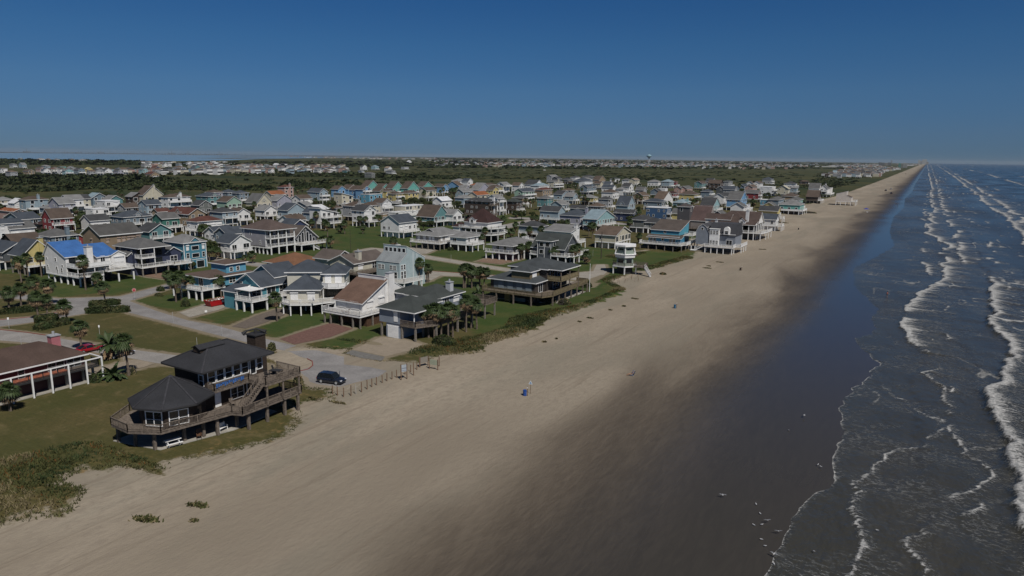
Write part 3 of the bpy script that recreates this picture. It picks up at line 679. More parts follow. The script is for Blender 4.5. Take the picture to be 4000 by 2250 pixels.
# ---------------------------------------------------------------- the town, house by house: window of the photograph, eave corner x y, eave height, left and right eave ends, wall, roof, type, options
TILES=dict(A=(0,720,6.44),B=(350,700,6.44),C=(700,700,6.44),D=(1050,690,6.44),E=(1400,700,6.44),F=(1750,680,6.44),G=(2100,680,6.44),H=(2450,680,6.44),I=(2800,680,6.44),
  J=(0,600,5.152),K=(500,600,5.152),L=(1000,600,3.68),N=(3150,580,5.152),P=(0,860,3.623),Q=(600,860,3.623),X=(1200,960,3.623),Z=(1800,860,3.623))
CAT="""
A -60 400 5.5 -200 235 C g hip D
A 345 475 5.5 300 480 W w gx S
A 620 395 8.2 575 1235 P b hip DC
A 1470 495 8.2 1180 1730 L g gy U
A 1690 382 9.5 1560 1870 W g gy U
A 1900 370 8.2 1840 2085 C d gy D
A 2320 330 8.2 2195 2535 I u gx D
A 330 690 5.0 -60 650 S o gx BF
A 1215 602 5.5 955 1650 I g hip D
A 495 890 5.5 60 1000 I s gy DF
A 1270 857 8.4 1040 1745 R b gy UR
A 1000 1012 4.8 800 1340 V m hip B
A -110 1005 8.8 -330 612 W s gy F
A 235 1122 6.8 50 600 W h gy D
A 1265 1322 5.5 830 2025 I h hip C
A 1700 1385 3.6 1640 2135 R x gx B
A 935 1440 3.6 880 1660 G g fl B
B 1060 447 8.4 880 1242 V g gx D
B 1335 398 9.6 1242 1865 C b gx DCR
B 1420 642 8.2 1300 1742 P s gy D
B 880 722 5.2 770 1215 G b gy B
B 1262 830 3.8 1200 1470 V b gy B
B 1962 460 8.6 1900 2560 W b hip UCG
B 480 522 7.0 375 680 T g gx D
B 375 565 8.4 95 752 W w fl U
B 75 765 5.6 -40 300 W w fl D
B 1700 822 4.6 1620 2040 E r gy B
B 840 960 6.2 480 1620 I s hip DG
B 0 1050 6.5 -180 540 W d gy D
B 1815 1000 6.6 1590 1930 F h gy D
B 1480 1330 7.6 1235 2050 T d gx U
C 720 435 8.0 390 1090 T s hip DG
C 830 335 9.0 790 1010 L b hip D
C 1210 335 8.0 980 1500 I s hip D
C 1500 352 8.0 1440 1720 I s hip D
C 1190 572 6.6 910 1590 M b gx D
C 490 660 7.2 380 860 H d gx D
C 1075 835 8.4 720 1440 P d hip U
C 1430 870 6.0 1380 1765 W b gx D
C 450 1072 6.6 215 1115 W r hip DS
C 235 885 8.2 -324 520 E r gx H
C 1950 590 6.0 1640 2350 C h gx DGR
C 2140 786 5.8 1970 2400 W g gx D
C 930 1370 5.6 880 1145 W s gy D
C 1200 1390 5.8 1000 1450 I s gy D
D 385 270 10.5 240 640 S r hip C
D 60 452 8.0 -40 425 C o gy D
D 205 600 7.0 80 605 L g gx D
D 1270 390 8.6 950 1490 P s gx DU
D 790 560 5.6 560 1110 W b gy D
D 930 722 4.6 600 1100 I g gy BF
D 1240 826 4.8 850 1530 G w gy BF
D 470 850 6.8 240 945 P s gx DS
D 1120 912 6.8 890 1290 P s gx D
D 1300 952 7.2 1140 1780 W g sN DU
D 520 1112 5.8 330 965 W b gy D
D 580 1240 5.6 300 870 N s gx S
D 1835 512 7.6 1720 2145 C b sN D
D 2110 742 8.4 1870 2430 G b hip CG
D 1690 790 4.6 1640 1870 G b hip B
E 140 800 8.2 -200 470 W d gx DG
D 1740 318 9.0 1690 1900 K b gx D
D 2000 312 9.0 1960 2270 K b gx D
D 2195 335 9.4 2150 2450 K b gx U
E 110 262 10.0 50 330 K b gx U
E 210 202 9.0 160 545 A b gx UR
E 590 212 8.6 560 822 A b gx D
E 850 232 9.0 830 1165 A b gx UR
E 1240 232 9.0 1185 1545 A b gx UR
E 1620 192 9.0 1600 1905 A b gx D
E 2120 192 8.2 1900 2260 K b gx D
E 265 392 8.8 140 620 Z g fl D
E 540 302 9.0 380 655 O b gx D
E 700 302 9.0 560 915 Y b hip U
E 940 372 8.0 900 1135 Y b hip UD
E 1240 352 8.4 1100 1535 Y b hip D
E 1710 282 8.6 1520 1975 C b gy D
E 600 602 8.6 480 822 W b gx DUG
E 300 662 7.8 275 480 C b hip D
E 1010 702 5.2 760 1165 O g sN B
E 930 602 3.8 900 1085 G g hip B
E 1180 692 7.6 1110 1680 C w fl D
E 1900 952 5.2 1440 2300 T b gx DR
E 1020 1102 6.8 520 1505 W s gy DU
E 620 892 3.8 600 930 E b fl B
E 930 852 4.8 900 1535 W w fl B
E 2100 542 7.0 1870 2370 W w gy D
E 2380 892 6.0 2200 2600 W g gx D
F 270 176 8.0 70 492 W g hip D
F 500 182 9.0 330 642 W s gx D
F 270 292 7.0 -50 360 K x gy D
F 700 282 7.0 600 880 C o hip D
F 1000 272 6.0 880 1225 E b hip D
F 1400 266 10.0 1330 1575 W g gy U
F 440 362 8.0 280 592 L g gx D
F 690 372 8.0 630 832 Y b gy D
F 760 402 9.0 735 1095 L g gx DR
F 1200 332 9.2 1090 1400 Y b hip U
F 1130 402 8.8 1000 1292 Y b gx D
F 380 452 8.0 320 662 P g gy D
F 400 602 7.0 240 702 P g hip D
F 730 532 8.8 708 1045 C o gy D
F 1040 706 10.4 370 1240 V d hip UDCS
F 1240 620 10.4 1070 1402 W g gy UD
F 1720 702 7.8 1400 1832 V k hip D
F 1880 602 7.0 1600 2012 E d hip D
F 1880 442 8.6 1740 2192 M s gy DU
F 1790 292 8.0 1580 1932 W x gx D
F 2200 266 8.0 1910 2402 W d gx D
F 2290 296 7.4 2060 2562 W u hip D
G 245 612 8.4 50 396 T h hip D
G 130 402 8.8 50 392 E r hip D
G 350 62 9.2 270 522 G g gy D
G 500 112 7.0 350 622 D d gy D
G 960 82 7.0 810 1082 W d hip D
G 1270 66 8.0 1110 1462 D d hip D
G 1170 122 7.0 1080 1352 G g hip D
G 760 142 6.0 560 902 D d hip D
G 1200 176 7.0 860 1412 I s hip D
G 1550 152 6.2 1370 1732 E b gx D
G 410 192 9.0 330 642 C h hip UDC
G 1190 216 7.0 1140 1417 W w fl D
G 1250 332 7.4 1080 1642 I s gy DC
G 1830 252 8.0 1650 1882 W s gx D
G 1900 342 7.0 1600 1962 W s gx D
G 1700 202 6.8 1690 1872 G g fl D
G 1580 242 7.0 1430 1642 C b gx D
G 1950 122 7.0 1810 2082 W k hip D
G 2300 152 8.0 2110 2372 W h hip D
G 2450 152 8.2 2350 2580 C n gy D
G 830 412 7.8 640 902 G x hip D
G 620 512 6.8 460 842 P d gx DF
G 900 562 6.0 850 992 P g gx D
G 1410 592 6.0 1058 1522 Y g hip D
G 1900 462 7.8 1590 2062 W b hip D
G 2160 382 8.0 1960 2262 W g hip U
G 2310 322 8.0 2150 2432 W d gx D
G 1790 636 8.0 1520 1872 G d hip D
G 1590 816 8.2 1340 1722 H x hip UD
G 600 772 6.0 450 822 P g gy D
G 1200 872 4.8 790 1262 I d gx B
G 2280 792 7.4 1960 2482 P s gx DHR
G 2420 992 5.0 1890 2490 N d gx B
G 530 946 7.0 30 642 P d gx SD
G 1080 1056 6.8 530 1402 L s hip DC
G 1500 1142 5.8 1370 2052 Q u gx DF
H 790 196 7.4 500 862 W g hip D
H 1070 192 8.2 850 1192 P u hip D
H 1230 202 7.0 1195 1267 R r hip D
H 1370 362 7.0 1208 1400 S h gy B
H 1500 362 7.0 1400 1662 S h gy D
H 1880 232 8.2 1680 2012 T b gy D
H 2150 192 8.0 1960 2232 G d gx D
H 2350 242 8.0 2020 2432 V b gx D
H 800 432 6.0 570 862 I d gy D
H 960 372 7.0 820 1012 W w fl D
H 1160 492 6.0 920 1292 R m hip D
H 1700 512 8.0 1290 1832 Y b hip U
H 2080 442 8.2 1840 2182 I s hip U
H 400 542 7.0 130 562 E x gy D
H 420 402 9.0 190 450 G h gx D
H 920 642 6.0 735 1242 W x gx DR
H 880 702 6.0 400 932 I s hip D
H 1430 722 6.0 1130 1622 Q u hip DC
H 1010 868 8.6 450 1100 B w fl UD
H 880 1236 5.4 345 992 H d hip D
H 440 1160 6.4 40 700 H d hip D
H 1470 1002 6.0 1290 1502 Y h gx D
H 2180 792 8.4 1820 2352 Q d gx DU
H 2460 1052 6.0 2200 2580 N h gy D
H 2300 602 6.2 1950 2372 R h hip D
I 190 372 8.0 0 232 D s gy D
I 180 562 8.0 60 202 W d gy D
I 400 562 7.0 202 472 W d gx U
I 460 392 9.0 150 532 G s gx DU
I 300 192 8.0 130 442 G k hip D
I 700 312 7.0 600 852 I s gy D
I 910 332 8.0 820 1082 S x gy D
I 915 232 8.6 800 940 W b gy D
I 1090 232 8.6 940 1182 W b gy D
I 1370 132 9.0 1130 1442 G s hip UD
I 1990 246 6.0 1680 2032 W d hip D
I 2310 192 6.0 2070 2332 V b hip D
I 1060 482 7.8 690 1082 R h gx UD
I 1400 332 9.0 1080 1502 W w fl UD
I 1810 372 8.0 1510 1862 C C gy D
I 2020 352 7.0 1830 2062 P g hip D
I 1960 562 6.0 1620 2182 E b hip D
I 2560 582 5.6 2230 2640 V b gx D
I 1420 662 6.4 1080 1442 Z w fl D
I 1570 652 7.0 1340 1752 I h hip D
I 600 652 7.8 230 812 K h gx DC
I 690 822 8.6 540 742 W h gy D
I 720 902 5.6 430 942 W w fl DC
I 1520 832 7.4 1080 1562 Y h gy D
I 1550 932 7.0 1040 1622 Y d gx D
I 1510 1146 6.0 1290 1552 W s gx D
I 2110 782 6.6 1540 2220 A g hip DS
I 2080 660 8.4 1820 2190 A h hip D
J 20 300 9 -30 75 W x hip D
J 250 215 8 120 300 G h hip D
J 440 225 8 330 500 P g gy D
J 200 370 9 90 360 G x hip D
J 560 355 8 420 660 E b gx D
J 800 300 8 660 850 S b gx D
J 910 250 9 800 980 P g hip D
J 870 330 9 850 1020 W s gx U
J 1020 310 9 980 1130 C r hip U
J 1215 290 9 1140 1290 A A sW D
J 1300 345 9 1240 1480 Q h gx UH
J 1390 285 9 1370 1500 G g gx D
J 1570 330 9.5 1470 1720 I d gx U
J 1750 310 9 1710 1820 Y Y gx D
J 1800 360 8 1760 1860 G x gy D
J 1930 345 9 1850 2070 G d gx U
J 2110 335 9 2080 2260 W d gx U
J 2370 350 8 2270 2420 L d gx D
J 2440 320 9.5 2360 2570 W x gy U
J 770 110 10 700 910 W g hip U
J 960 110 9 910 1030 E x hip D
J 1120 115 9 1060 1200 W h hip D
J 1430 115 9 1360 1510 E x hip D
J 1620 130 9 1560 1790 C g hip D
J 400 90 10 345 460 H h fl D
K 290 320 9 200 400 Q h gx D
K 540 290 9 440 660 N r gx D
K 470 415 6.5 290 640 E r gx D
K 330 215 9 240 430 G g hip D
K 590 200 9 545 665 W h gx D
K 720 210 9 690 760 W h gx D
K 810 205 9 760 870 W g hip D
K 1020 200 9 950 1060 I h hip D
K 990 280 8.5 870 1170 W x hip U
K 1200 190 9 1175 1300 W g gx D
K 1380 190 10 1300 1490 P g hip U
K 1340 275 9 1250 1480 T s gx U
K 1600 240 9 1520 1690 G g hip D
K 1800 200 9 1690 1840 C w gx D
K 1760 275 8 1690 1840 S r hip D
K 1990 225 8 1950 2050 P g hip D
K 2190 255 8.5 2010 2340 W n hip U
K 1960 310 8 1850 2090 P s hip D
K 2270 290 8 2200 2330 I d gy D
K 2440 300 8 2330 2530 W h hip U
K 2560 240 8 2490 2620 W h gx D
K 800 320 7 690 870 H d hip D
K 1480 320 7 1430 1540 G h hip D
L 60 195 8 10 110 W h hip D
L 180 185 8 130 220 W h gx D
L 290 160 8 240 350 W w gx D
L 370 205 8 310 440 W h hip D
L 210 235 7 180 240 W h gx D
L 550 200 8 510 580 W h gx D
L 720 200 8 660 770 C x hip U
L 880 200 9 830 940 W h hip D
L 880 230 7 830 930 G g hip D
L 1080 190 9 1030 1150 W x hip U
L 1180 195 8 1150 1210 P h gx D
L 1280 200 9 1220 1330 W h hip U
L 1030 250 5 980 1080 S x hip D
L 1530 190 9 1490 1600 W d gx D
L 1710 185 9 1650 1770 Q u hip D
L 1900 210 9 1840 1960 W n gx D
L 1660 285 7.5 1530 1700 H h hip B
L 1950 250 7.5 1840 2010 G h hip D
L 2130 195 7 2080 2200 G g fl D
L 1510 245 6 1460 1560 I h hip D
L 1300 245 5 1230 1360 T k hip B
L 2200 115 8 2150 2240 W w gx D
N 380 505 7 340 450 W b hip D
N 450 520 7 400 520 V b hip D
N 600 490 7 520 630 W u gx D
N 610 460 10 600 700 A w fl D
N 740 470 8 700 800 W h gx D
N 920 500 8 810 1000 P s hip U
N 1080 520 8 1020 1150 W h gx D
N 1180 490 8 1110 1230 W d gx D
N 1290 520 8 1200 1340 W h hip D
N 700 540 6 650 780 G h gx B
N 1400 500 8 1330 1440 W b hip D
"""
GEN=[]
def run_catalog():
    for ln in CAT.strip().splitlines():
        f=ln.split(); ox,oy,s=TILES[f[0]]; ex,ey,h,xl,xr=map(float,f[1:6])
        wc,rc,ty=f[6:9]; op=f[9] if len(f)>9 else ''
        if rc in WC and rc not in RC: RC[rc]=tuple(c*.8 for c in WC[rc]); RN[rc]=WN[wc]
        elif rc=='C' or rc=='Y' or rc=='A' or rc=='Q': RC[rc]=tuple(c*.8 for c in WC[rc]); RN[rc]=WN[wc]
        rg=random.Random(ln)
        far=f[0] in 'JKLN'
        r,_=generic(ox+ex/s,oy+ey/s,h,ox+xl/s,ox+xr/s,wc,rc,ty,op,rg,maxw=18 if not far else 16,maxd=24 if not far else 22)
run_catalog()
# ---------------------------------------------------------------- the nearest houses, each built after the photograph (world metres, root at the origin of its plot)
class Hs:
    "house rooted at (x,y); coordinates given to its methods are world ones"
    def __init__(s,x,y,label,name='beach_house',rz=0.0,h=8,cat='house'):
        s.r=empty(name,(x,y,0),rz); s.ox,s.oy=(x,y) if rz==0 else (0,0); tag(s.r,label,cat)
        HOUSES.append(dict(x0=x-8,x1=x+1,y0=y-1,y1=y+12,h=h,root=s.r,lab=label,dist=math.hypot(x,y),wc='',rc='',ty='',op='',st=2.7)); s.e=HOUSES[-1]
    def foot(s,x0,x1,y0,y1): s.e.update(x0=x0,x1=x1,y0=y0,y1=y1); return s
    def vol(s,ty,x0,x1,y0,y1,z0,z,rh,wall,roof,**k):
        if 'ridge' in k: k['ridge']-= (s.oy if ty=='gx' else s.ox)
        return vol(s.r,ty,x0-s.ox,x1-s.ox,y0-s.oy,y1-s.oy,z0,z,rh,wall,roof,**k)
    def win(s,f,c,u,z,w=1.,h=1.3,k='sash',fc=None):
        "c = coordinate of the wall plane"
        if f in 'EW': return win(s.r,f,c-s.ox,c-s.ox,0,0,u-s.oy,z,w,h,k,fc)
        return win(s.r,f,0,0,c-s.oy,c-s.oy,u-s.ox,z,w,h,k,fc)
    def deck(s,x0,x1,y0,y1,z,sides='SE',mat='white',**k): return deck(s.r,x0-s.ox,x1-s.ox,y0-s.oy,y1-s.oy,z,sides,mat,k.pop('lod',0),**k)
    def box(s,n,x0,x1,y0,y1,z0,z1,m): return box(s.r,n,x0-s.ox,x1-s.ox,y0-s.oy,y1-s.oy,z0,z1,siding(m) if isinstance(m,tuple) else m)
    def piles(s,pts,z,mat='white',w=0.32):
        for x,y in pts: pile(s.r,x-s.ox,y-s.oy,z,w,mat)
    def post(s,x,y,z0,z1,w=.16,mat='white'): return post(s.r,x-s.ox,y-s.oy,z0,z1,w,mat)
    def chim(s,x,y,z0,z1,w=1.1,d=1.1,wall=WC['W']): return chimney(s.r,x-s.ox,y-s.oy,z0,z1,w,d,wall)
    def stairs(s,a,b,w=1.1,mat='white'): return stairs(s.r,(a[0]-s.ox,a[1]-s.oy,a[2]),(b[0]-s.ox,b[1]-s.oy,b[2]),w,mat)
    def rail(s,pts,mat='white',h=1.0,solid=False,lod=0):
        o=rail_mesh([(x-s.ox,y-s.oy,z) for x,y,z in pts],M[mat],lod,h,solid); o.parent=s.r; return o
    def slab(s,name,poly,z0,z1,mat,top=None):
        m=MB(); m.prism([(x-s.ox,y-s.oy) for x,y in poly],z0,z1,0,1); return m.build(name,[M[mat] if isinstance(mat,str) else mat,M[top or mat] if isinstance(top or mat,str) else top],s.r)
    def cone(s,name,poly,z,apex,t,roof,trim,o=0):
        "pyramid roof over a polygon"
        m=MB(); n=len(poly); P=[(x-s.ox,y-s.oy) for x,y in poly]; A=(apex[0]-s.ox,apex[1]-s.oy,apex[2])
        m.add([(x,y,z-t) for x,y in P]+[(x,y,z) for x,y in P]+[A],[(i,(i+1)%n,n+(i+1)%n,n+i) for i in range(n)]+[tuple(reversed(range(n)))],0)
        b=len(m.v)-2*n-1
        for i in range(n): m.f.append((b+n+i,b+n+(i+1)%n,b+2*n)); m.m.append(1)
        return m.build(name,[M[trim],shingle(roof)],s.r)
DW=vary('dark_stained_boards',(0.05,0.038,0.031),0.35,2.0,0.9,fine=9,sc3=(1,1,6)); DKWALL=DW
# --- A: black octagon-fronted house on the sand
A=Hs(-80,50,'dark shingled house with an octagonal wing and wraparound wooden deck at the sand edge').foot(-86,-73,43,65)
oc=lambda r,a0=-90:[(-79.5+r*math.cos(R(a0+45*k)),49.0+r*math.sin(R(a0+45*k))) for k in range(8)]
RD=(.036,.037,.042)
m=MB(); m.prism([(x-A.ox,y-A.oy) for x,y in oc(3.95)],2.7,5.6); m.build('wall',DW,A.r)
A.cone('roof',oc(5.1),5.55,(-79.5,49.0,8.3),0.22,RD,'dark')
m=MB(); ap=(-79.5-A.ox,49-A.oy,8.34)
for x,y in oc(5.1): m.bar((x-A.ox,y-A.oy,5.6),ap,.22,.05)
m.build('hip_caps',vary('ridge_caps',(.046,.046,.052),.2,2,.9),A.r)
m=MB(); X0_,X1_,Y0_,Y1_=-85.35-A.ox,-76.65-A.ox,51.45-A.oy,62.95-A.oy; ra=((X0_+X1_)/2,Y0_+(X1_-X0_)/2,10.74); rb=((X0_+X1_)/2,Y1_-(X1_-X0_)/2,10.74)
for p,q in (((X0_,Y0_,8.44),ra),((X1_,Y0_,8.44),ra),((X0_,Y1_,8.44),rb),((X1_,Y1_,8.44),rb),(ra,rb)): m.bar(p,q,.22,.05)
m.build('hip_caps',vary('ridge_caps2',(.046,.046,.052),.2,2,.9),A.r)
A.vol('gx' if 0 else 'hip',-84.2,-78.0,52.2,62.0,2.7,5.5,0.1,DW,RD,o=0.05,trim='dark')
w,r=A.vol('hip',-84.2,-77.8,52.6,61.8,5.5,8.4,2.3,DW,RD,o=1.15,trim='dark')
A.vol('gy',-81.7,-80.3,53.9,57.4,9.9,10.45,.35,DW,RD,o=.2,trim='dark',wname='gablet_wall',rname='gablet_roof',t=.1)
for k,(a,b) in enumerate([(-1,0),(0,1)]):     # picture windows on two faces of the octagon
    ang=-67.5+45*k; cx,cy=-79.5+3.66*math.cos(R(ang)),49+3.66*math.sin(R(ang))
    pa,fa=win_meshes(2.1,1.75,'pair',None,0); o=link('window',pa,A.r,(cx-A.ox,cy-A.oy,3.05),rz=R(ang+90)); link('frame',fa,o)
o=link('window',win_meshes(.9,1.75,'slider',None,0)[0],A.r,(-79.5+3.66*math.cos(R(22.5))-A.ox,49+3.66*math.sin(R(22.5))-A.oy,3.05),rz=R(112.5))
for y in (53.6,54.9,56.2,57.5,58.8): A.win('E',-77.8,y,6.3,1.05,1.6,'sash')
A.win('E',-77.8,60.1,5.86,.85,2.1,'door'); A.win('E',-77.8,61.2,6.3,.85,1.6,'sash'); A.win('S',52.6,-78.5,6.0,.9,1.5,'sash')
A.win('E',-78.0,57.5,3.1,2.0,1.5,'pair'); A.win('E',-78.0,59.6,3.1,1.0,1.5,'sash')
A.box('door',-78.0,-77.93,54.0,54.9,2.72,4.75,'white')
ch=A.box('chimney',-82.9,-81.0,63.3,65.1,0,10.0,DW); 
m=MB(); m.box(-83.05-A.ox,-80.85-A.ox,63.15-A.oy,65.25-A.oy,10.0,10.15); m.tube([(-82-A.ox,64.2-A.oy,10.1),(-82-A.ox,64.2-A.oy,10.6)],.25,8); m.build('chimney_cap',M['dark'],A.r).parent=A.r
m=MB(); m.tube([(-83.6-A.ox,63.2-A.oy,10.0),(-83.2-A.ox,63.6-A.oy,10.45),(-82.2-A.ox,64.5-A.oy,10.75),(-81.0-A.ox,65.2-A.oy,10.3)],[.34,.14,.12,.3],7); m.build('torn_chimney_cover',M['dark'],A.r)
dk=[(-86.2,52),(-86.2,47.2),(-83.7,43.4),(-79.8,43.2),(-76.2,45.2),(-74.5,53.9),(-73.0,54.4),(-73.3,64.6),(-78.0,64.6),(-78.0,52)]
A.slab('deck',dk,2.42,2.7,'wood'); A.rail([(x,y,2.7) for x,y in dk[0:9]],'wood')
ud=[(-77.8,52.9),(-76.4,52.9),(-76.4,58.2),(-72.9,58.2),(-72.9,64.2),(-77.8,64.2)]
A.slab('upper_deck',ud,5.3,5.6,'wood'); A.rail([(-77.7,52.95,5.6),(-76.45,52.95,5.6),(-76.45,58.25,5.6),(-74.4,58.25,5.6)],'wood'); A.rail([(-73.2,58.25,5.6),(-72.95,58.25,5.6),(-72.95,64.15,5.6),(-77.7,64.15,5.6)],'wood')
A.stairs((-73.8,54.9,2.75),(-73.8,58.1,5.55),1.0,'wood')
A.piles([(-84.0,44.3),(-81.0,44.7),(-77.9,45.3),(-77.2,48.8),(-76.3,50.9),(-75.4,52.3),(-75.5,55.3),(-73.6,55.7),(-73.7,58.8),(-73.6,61.7),(-73.5,64.0),(-85.8,48.0),(-85.8,51.5),(-80,50),(-80,55),(-80,60),(-84,55),(-84,60),(-77,64)],2.42,'wood',.34)
for x,y in [(-73.1,58.5),(-73.1,61.2),(-73.1,64.0),(-76.4,64.0),(-76.2,58.4)]: A.post(x,y,2.7,5.3,.2,'wood')
A.slab('concrete_pad',[(-84.8,44.0),(-77.2,45.5),(-75.0,54.6),(-75.6,62),(-85,62)],0.0,0.12,'concrete'); A.box('lower_wall_or_shade',-84.4,-80.5,52,61.5,0.12,2.42,DW)  # dark box below the deck stands in for shade among open piles
m=MB()
for i in range(14): y=53.2+i*.31; m.box(-76.37-A.ox,-76.31-A.ox,y-A.oy,y+.22-A.oy,5.95+.09*((i*5)%4),6.42-.05*(i%3)); m.bar((-76.36-A.ox,y-A.oy,6.46),(-76.36-A.ox,y+.31-A.oy,6.44),.04,.06)
tw=m.build('blue_banner',vary('blue_cloth',(.05,.14,.38),.3,4,.9)); tw.location=(A.ox,A.oy,0); tag(tw,'crumpled blue banner hung on the upper deck rail of the dark octagon house','banner')
# --- B: maroon house with a pink chimney, far left
B=Hs(-112,45,'low maroon house with brown hip roof, pink chimney and white posted pergola').foot(-124,-109,38,56)
B.vol('hip',-121,-112.4,38,55.2,0,4.35,2.4,(.085,.035,.04),(.085,.058,.048),o=.55)
B.chim(-116.5,53.0,4,7.2,1.3,1.3,(.46,.17,.19))
for y,w,k in ((42,1.2,'sash'),(46.2,.8,'sash'),(51,2.3,'pair'),(53.6,2.0,'pair')): B.win('E',-112.4,y,2.75 if k=='sash' else 2.7,w,1.5,k,M['steel'])
B.deck(-112.4,-110.2,38,56.3,2.6,'SEN','dark',floor=M['wood']); o=B.box('deck_awning',-112.3,-110.3,38,52,2.66,2.7,vary('salmon_matting',(.42,.14,.08),.1,2,.9))
for y in (41.2,43.8,46.5,49.1,51.6,54.2,56.6): B.post(-110.0,y,0,3.75,.2)
m=MB(); m.bar((-110-B.ox,38-B.oy,3.83),(-110-B.ox,56.7-B.oy,3.83),.16,.16); m.bar((-113.5-B.ox,56.6-B.oy,3.83),(-110.08-B.ox,56.6-B.oy,3.83),.15,.15); m.build('pergola_beam',M['white'],B.r)
B.piles([(-111.8,y) for y in (49.5,52,54.5,56)]+[(-114,56)],2.3,'concrete',.3); B.slab('concrete_pad',[(-121,38),(-110.6,38),(-110.6,57),(-121,57)],0,.1,'concrete')
# --- C: grey-blue garage house
GB=(.25,.285,.34)
C=Hs(-88,104,'grey blue two part stilt house with green grey roofs and a white garage door').foot(-103,-80,101,128)
C.vol('hip',-91.9,-82.9,101.9,110.6,5.75,6.0,2.2,GB,RC['k'],o=.55,wname='eave_wall')
C.box('wall',-91.9,-86.5,101.9,110.4,3.05,5.74,GB); C.box('porch_wall',-86.5,-83.3,104.9,110.4,3.05,5.74,GB); C.box('garage_wall',-90.3,-86.7,102.1,109.5,0,3.04,(.30,.34,.40))
C.box('garage_door',-89.9,-87.2,102.02,102.1,.05,2.45,'white'); C.win('S',101.9,-87.6,3.5,1.0,2.0,'shutter'); C.box('garage_trim',-90.1,-87.0,102.06,102.12,2.45,2.75,'white')
C.slab('deck',[(-86.6,101.9),(-82.7,101.9),(-80.6,106),(-80.3,113.2),(-80.9,119.5),(-84,119.5),(-84,110.4),(-86.5,110.4)],2.72,3.0,'wood')
C.rail([(-86.5,101.95,3),(-82.7,101.95,3),(-80.65,106,3),(-80.35,113.2,3),(-80.95,119.4,3)],'wood')
C.post(-83.1,102.1,3,5.76,.16); C.piles([(-91.6,102.2),(-91.6,106),(-86.3,102.2),(-82.9,102.2),(-80.9,106.3),(-80.6,110),(-80.6,113.2),(-80.9,116.4),(-81.1,119.2),(-84,106),(-84,112),(-84,118)],2.72,'pile',.34)
C.vol('hip',-101.5,-94.5,117.2,124,3,5.6,1.5,GB,RC['k'],o=.5); C.vol('hip',-96.3,-88.0,116.0,125.6,3,5.8,2.0,GB,RC['k'],o=.55)
C.box('link_wall',-91,-86.9,110.45,116,3,5.2,GB); C.vol('gy',-92,-87,110.4,116.2,5.2,5.3,1.3,GB,RC['k'],o=.3,wname='link_gable',rname='link_roof')
C.win('E',-88.0,119.5,3.1,1.6,2.1,'slider'); C.win('S',116,-93.2,3.2,1.3,1.9,'shutter'); C.win('E',-88.0,123,3.9,2.2,1.1,'shutter'); C.win('S',116,-89.5,3.4,2.2,1.7,'slider',M['dark'])
C.chim(-89.2,122.2,5.6,8.3,1.25,1.25,(.5,.52,.54)); C.piles([(-96,116.4),(-92,116.4),(-88.3,116.4),(-88.3,121),(-88.3,125.3),(-101,118)],3,'pile',.3)
C.deck(-87.5,-82.0,125.8,130.6,3.4,'SENW','wood'); C.piles([(-82.3,126.2),(-82.3,130.3),(-87,126.2)],3.1,'pile',.3)
# --- D: white saltbox with brown roof
D=Hs(-101.3,107,'white saltbox house with one long brown roof slope and a tall white chimney').foot(-109.6,-98,103,121)
WW=(.80,.79,.77); BR=(.15,.095,.072)
D.vol('sS',-109.2,-101.3,107,114.2,2.7,4.75,3.6,WW,BR,o=.55); D.vol('sN',-109.2,-101.3,114.3,120.5,2.7,6.0,3.4,WW,BR,o=.12,t=.15,wname='rear_wall',rname='rear_roof')
D.box('chimney',-101.9,-100.75,115.2,117.0,2.7,10.1,WW); D.box('chimney_cap',-102.0,-100.65,115.1,117.1,10.1,10.2,'steel')
D.win('S',107,-107.3,3.1,2.4,1.5,'shutter'); D.win('S',107,-103.4,3.1,2.4,1.5,'shutter'); D.win('E',-101.3,109.3,3.3,1.8,1.4,'shutter'); D.win('E',-101.3,113,3.6,1.8,1.4,'shutter'); D.win('E',-101.3,119,3.0,1.7,2.4,'shutter')
D.deck(-109.6,-98.6,103.3,106.98,2.7,'SWE','white',solid=False,sp=5); D.deck(-101.28,-98.6,106.98,112.5,2.7,'E','white',sp=5)
m=MB()
for z in (3.0,3.25,3.5): m.bar((-109.5-D.ox,103.3-D.oy,z),(-98.6-D.ox,103.3-D.oy,z),.05,.12); m.bar((-98.6-D.ox,103.3-D.oy,z),(-98.6-D.ox,112.5-D.oy,z),.05,.12)
m.build('railing_board',M['white'],D.r)
D.box('lower_wall_or_shade',-107.5,-99.2,106,116,0,2.4,vary('brown_planks',(.085,.05,.033),.3,2,.9,sc3=(1,1,5))); D.piles([(-107.4,103.6),(-104.1,103.6),(-100.9,103.6),(-98.9,103.7),(-98.9,107.5),(-98.9,111.8),(-109.2,103.6),(-109.2,110)],2.4,'pile',.3)
# --- E: cream pavilion house
E_=Hs(-121.5,109.5,'cream house with blue grey pyramid roofs, rounded white decks and two flags',rz=R(36)).foot(-128,-112,102,124)
CR=(.60,.58,.50); SL=RC['s']
E_.vol('hip',-3.6,3.6,-2.6,4.6,2.7,5.6,3.0,CR,SL,o=.6)
E_.win('S',-2.6,-1.9,3.2,1.7,1.6,'shutter'); E_.win('S',-2.6,1.9,3.2,1.7,1.6,'shutter')
E_.vol('hip',-5,3.6,4.6,12.5,2.7,8.5,2.4,CR,SL,o=.55); E_.vol('hip',3.6,8.6,3.2,11.5,2.7,8.3,1.9,CR,SL,o=.5)
E_.win('S',3.2,4.8,6.0,1.5,1.9,'shutter'); E_.win('S',3.2,7.2,6.0,1.6,2.0,'shutter'); E_.win('S',3.2,6,2.75,3.8,2.3,'slider',M['dark']); E_.win('E',8.6,7,6.2,1.8,1.4,'shutter'); E_.win('E',8.6,8,3.4,1.8,1.4,'shutter')
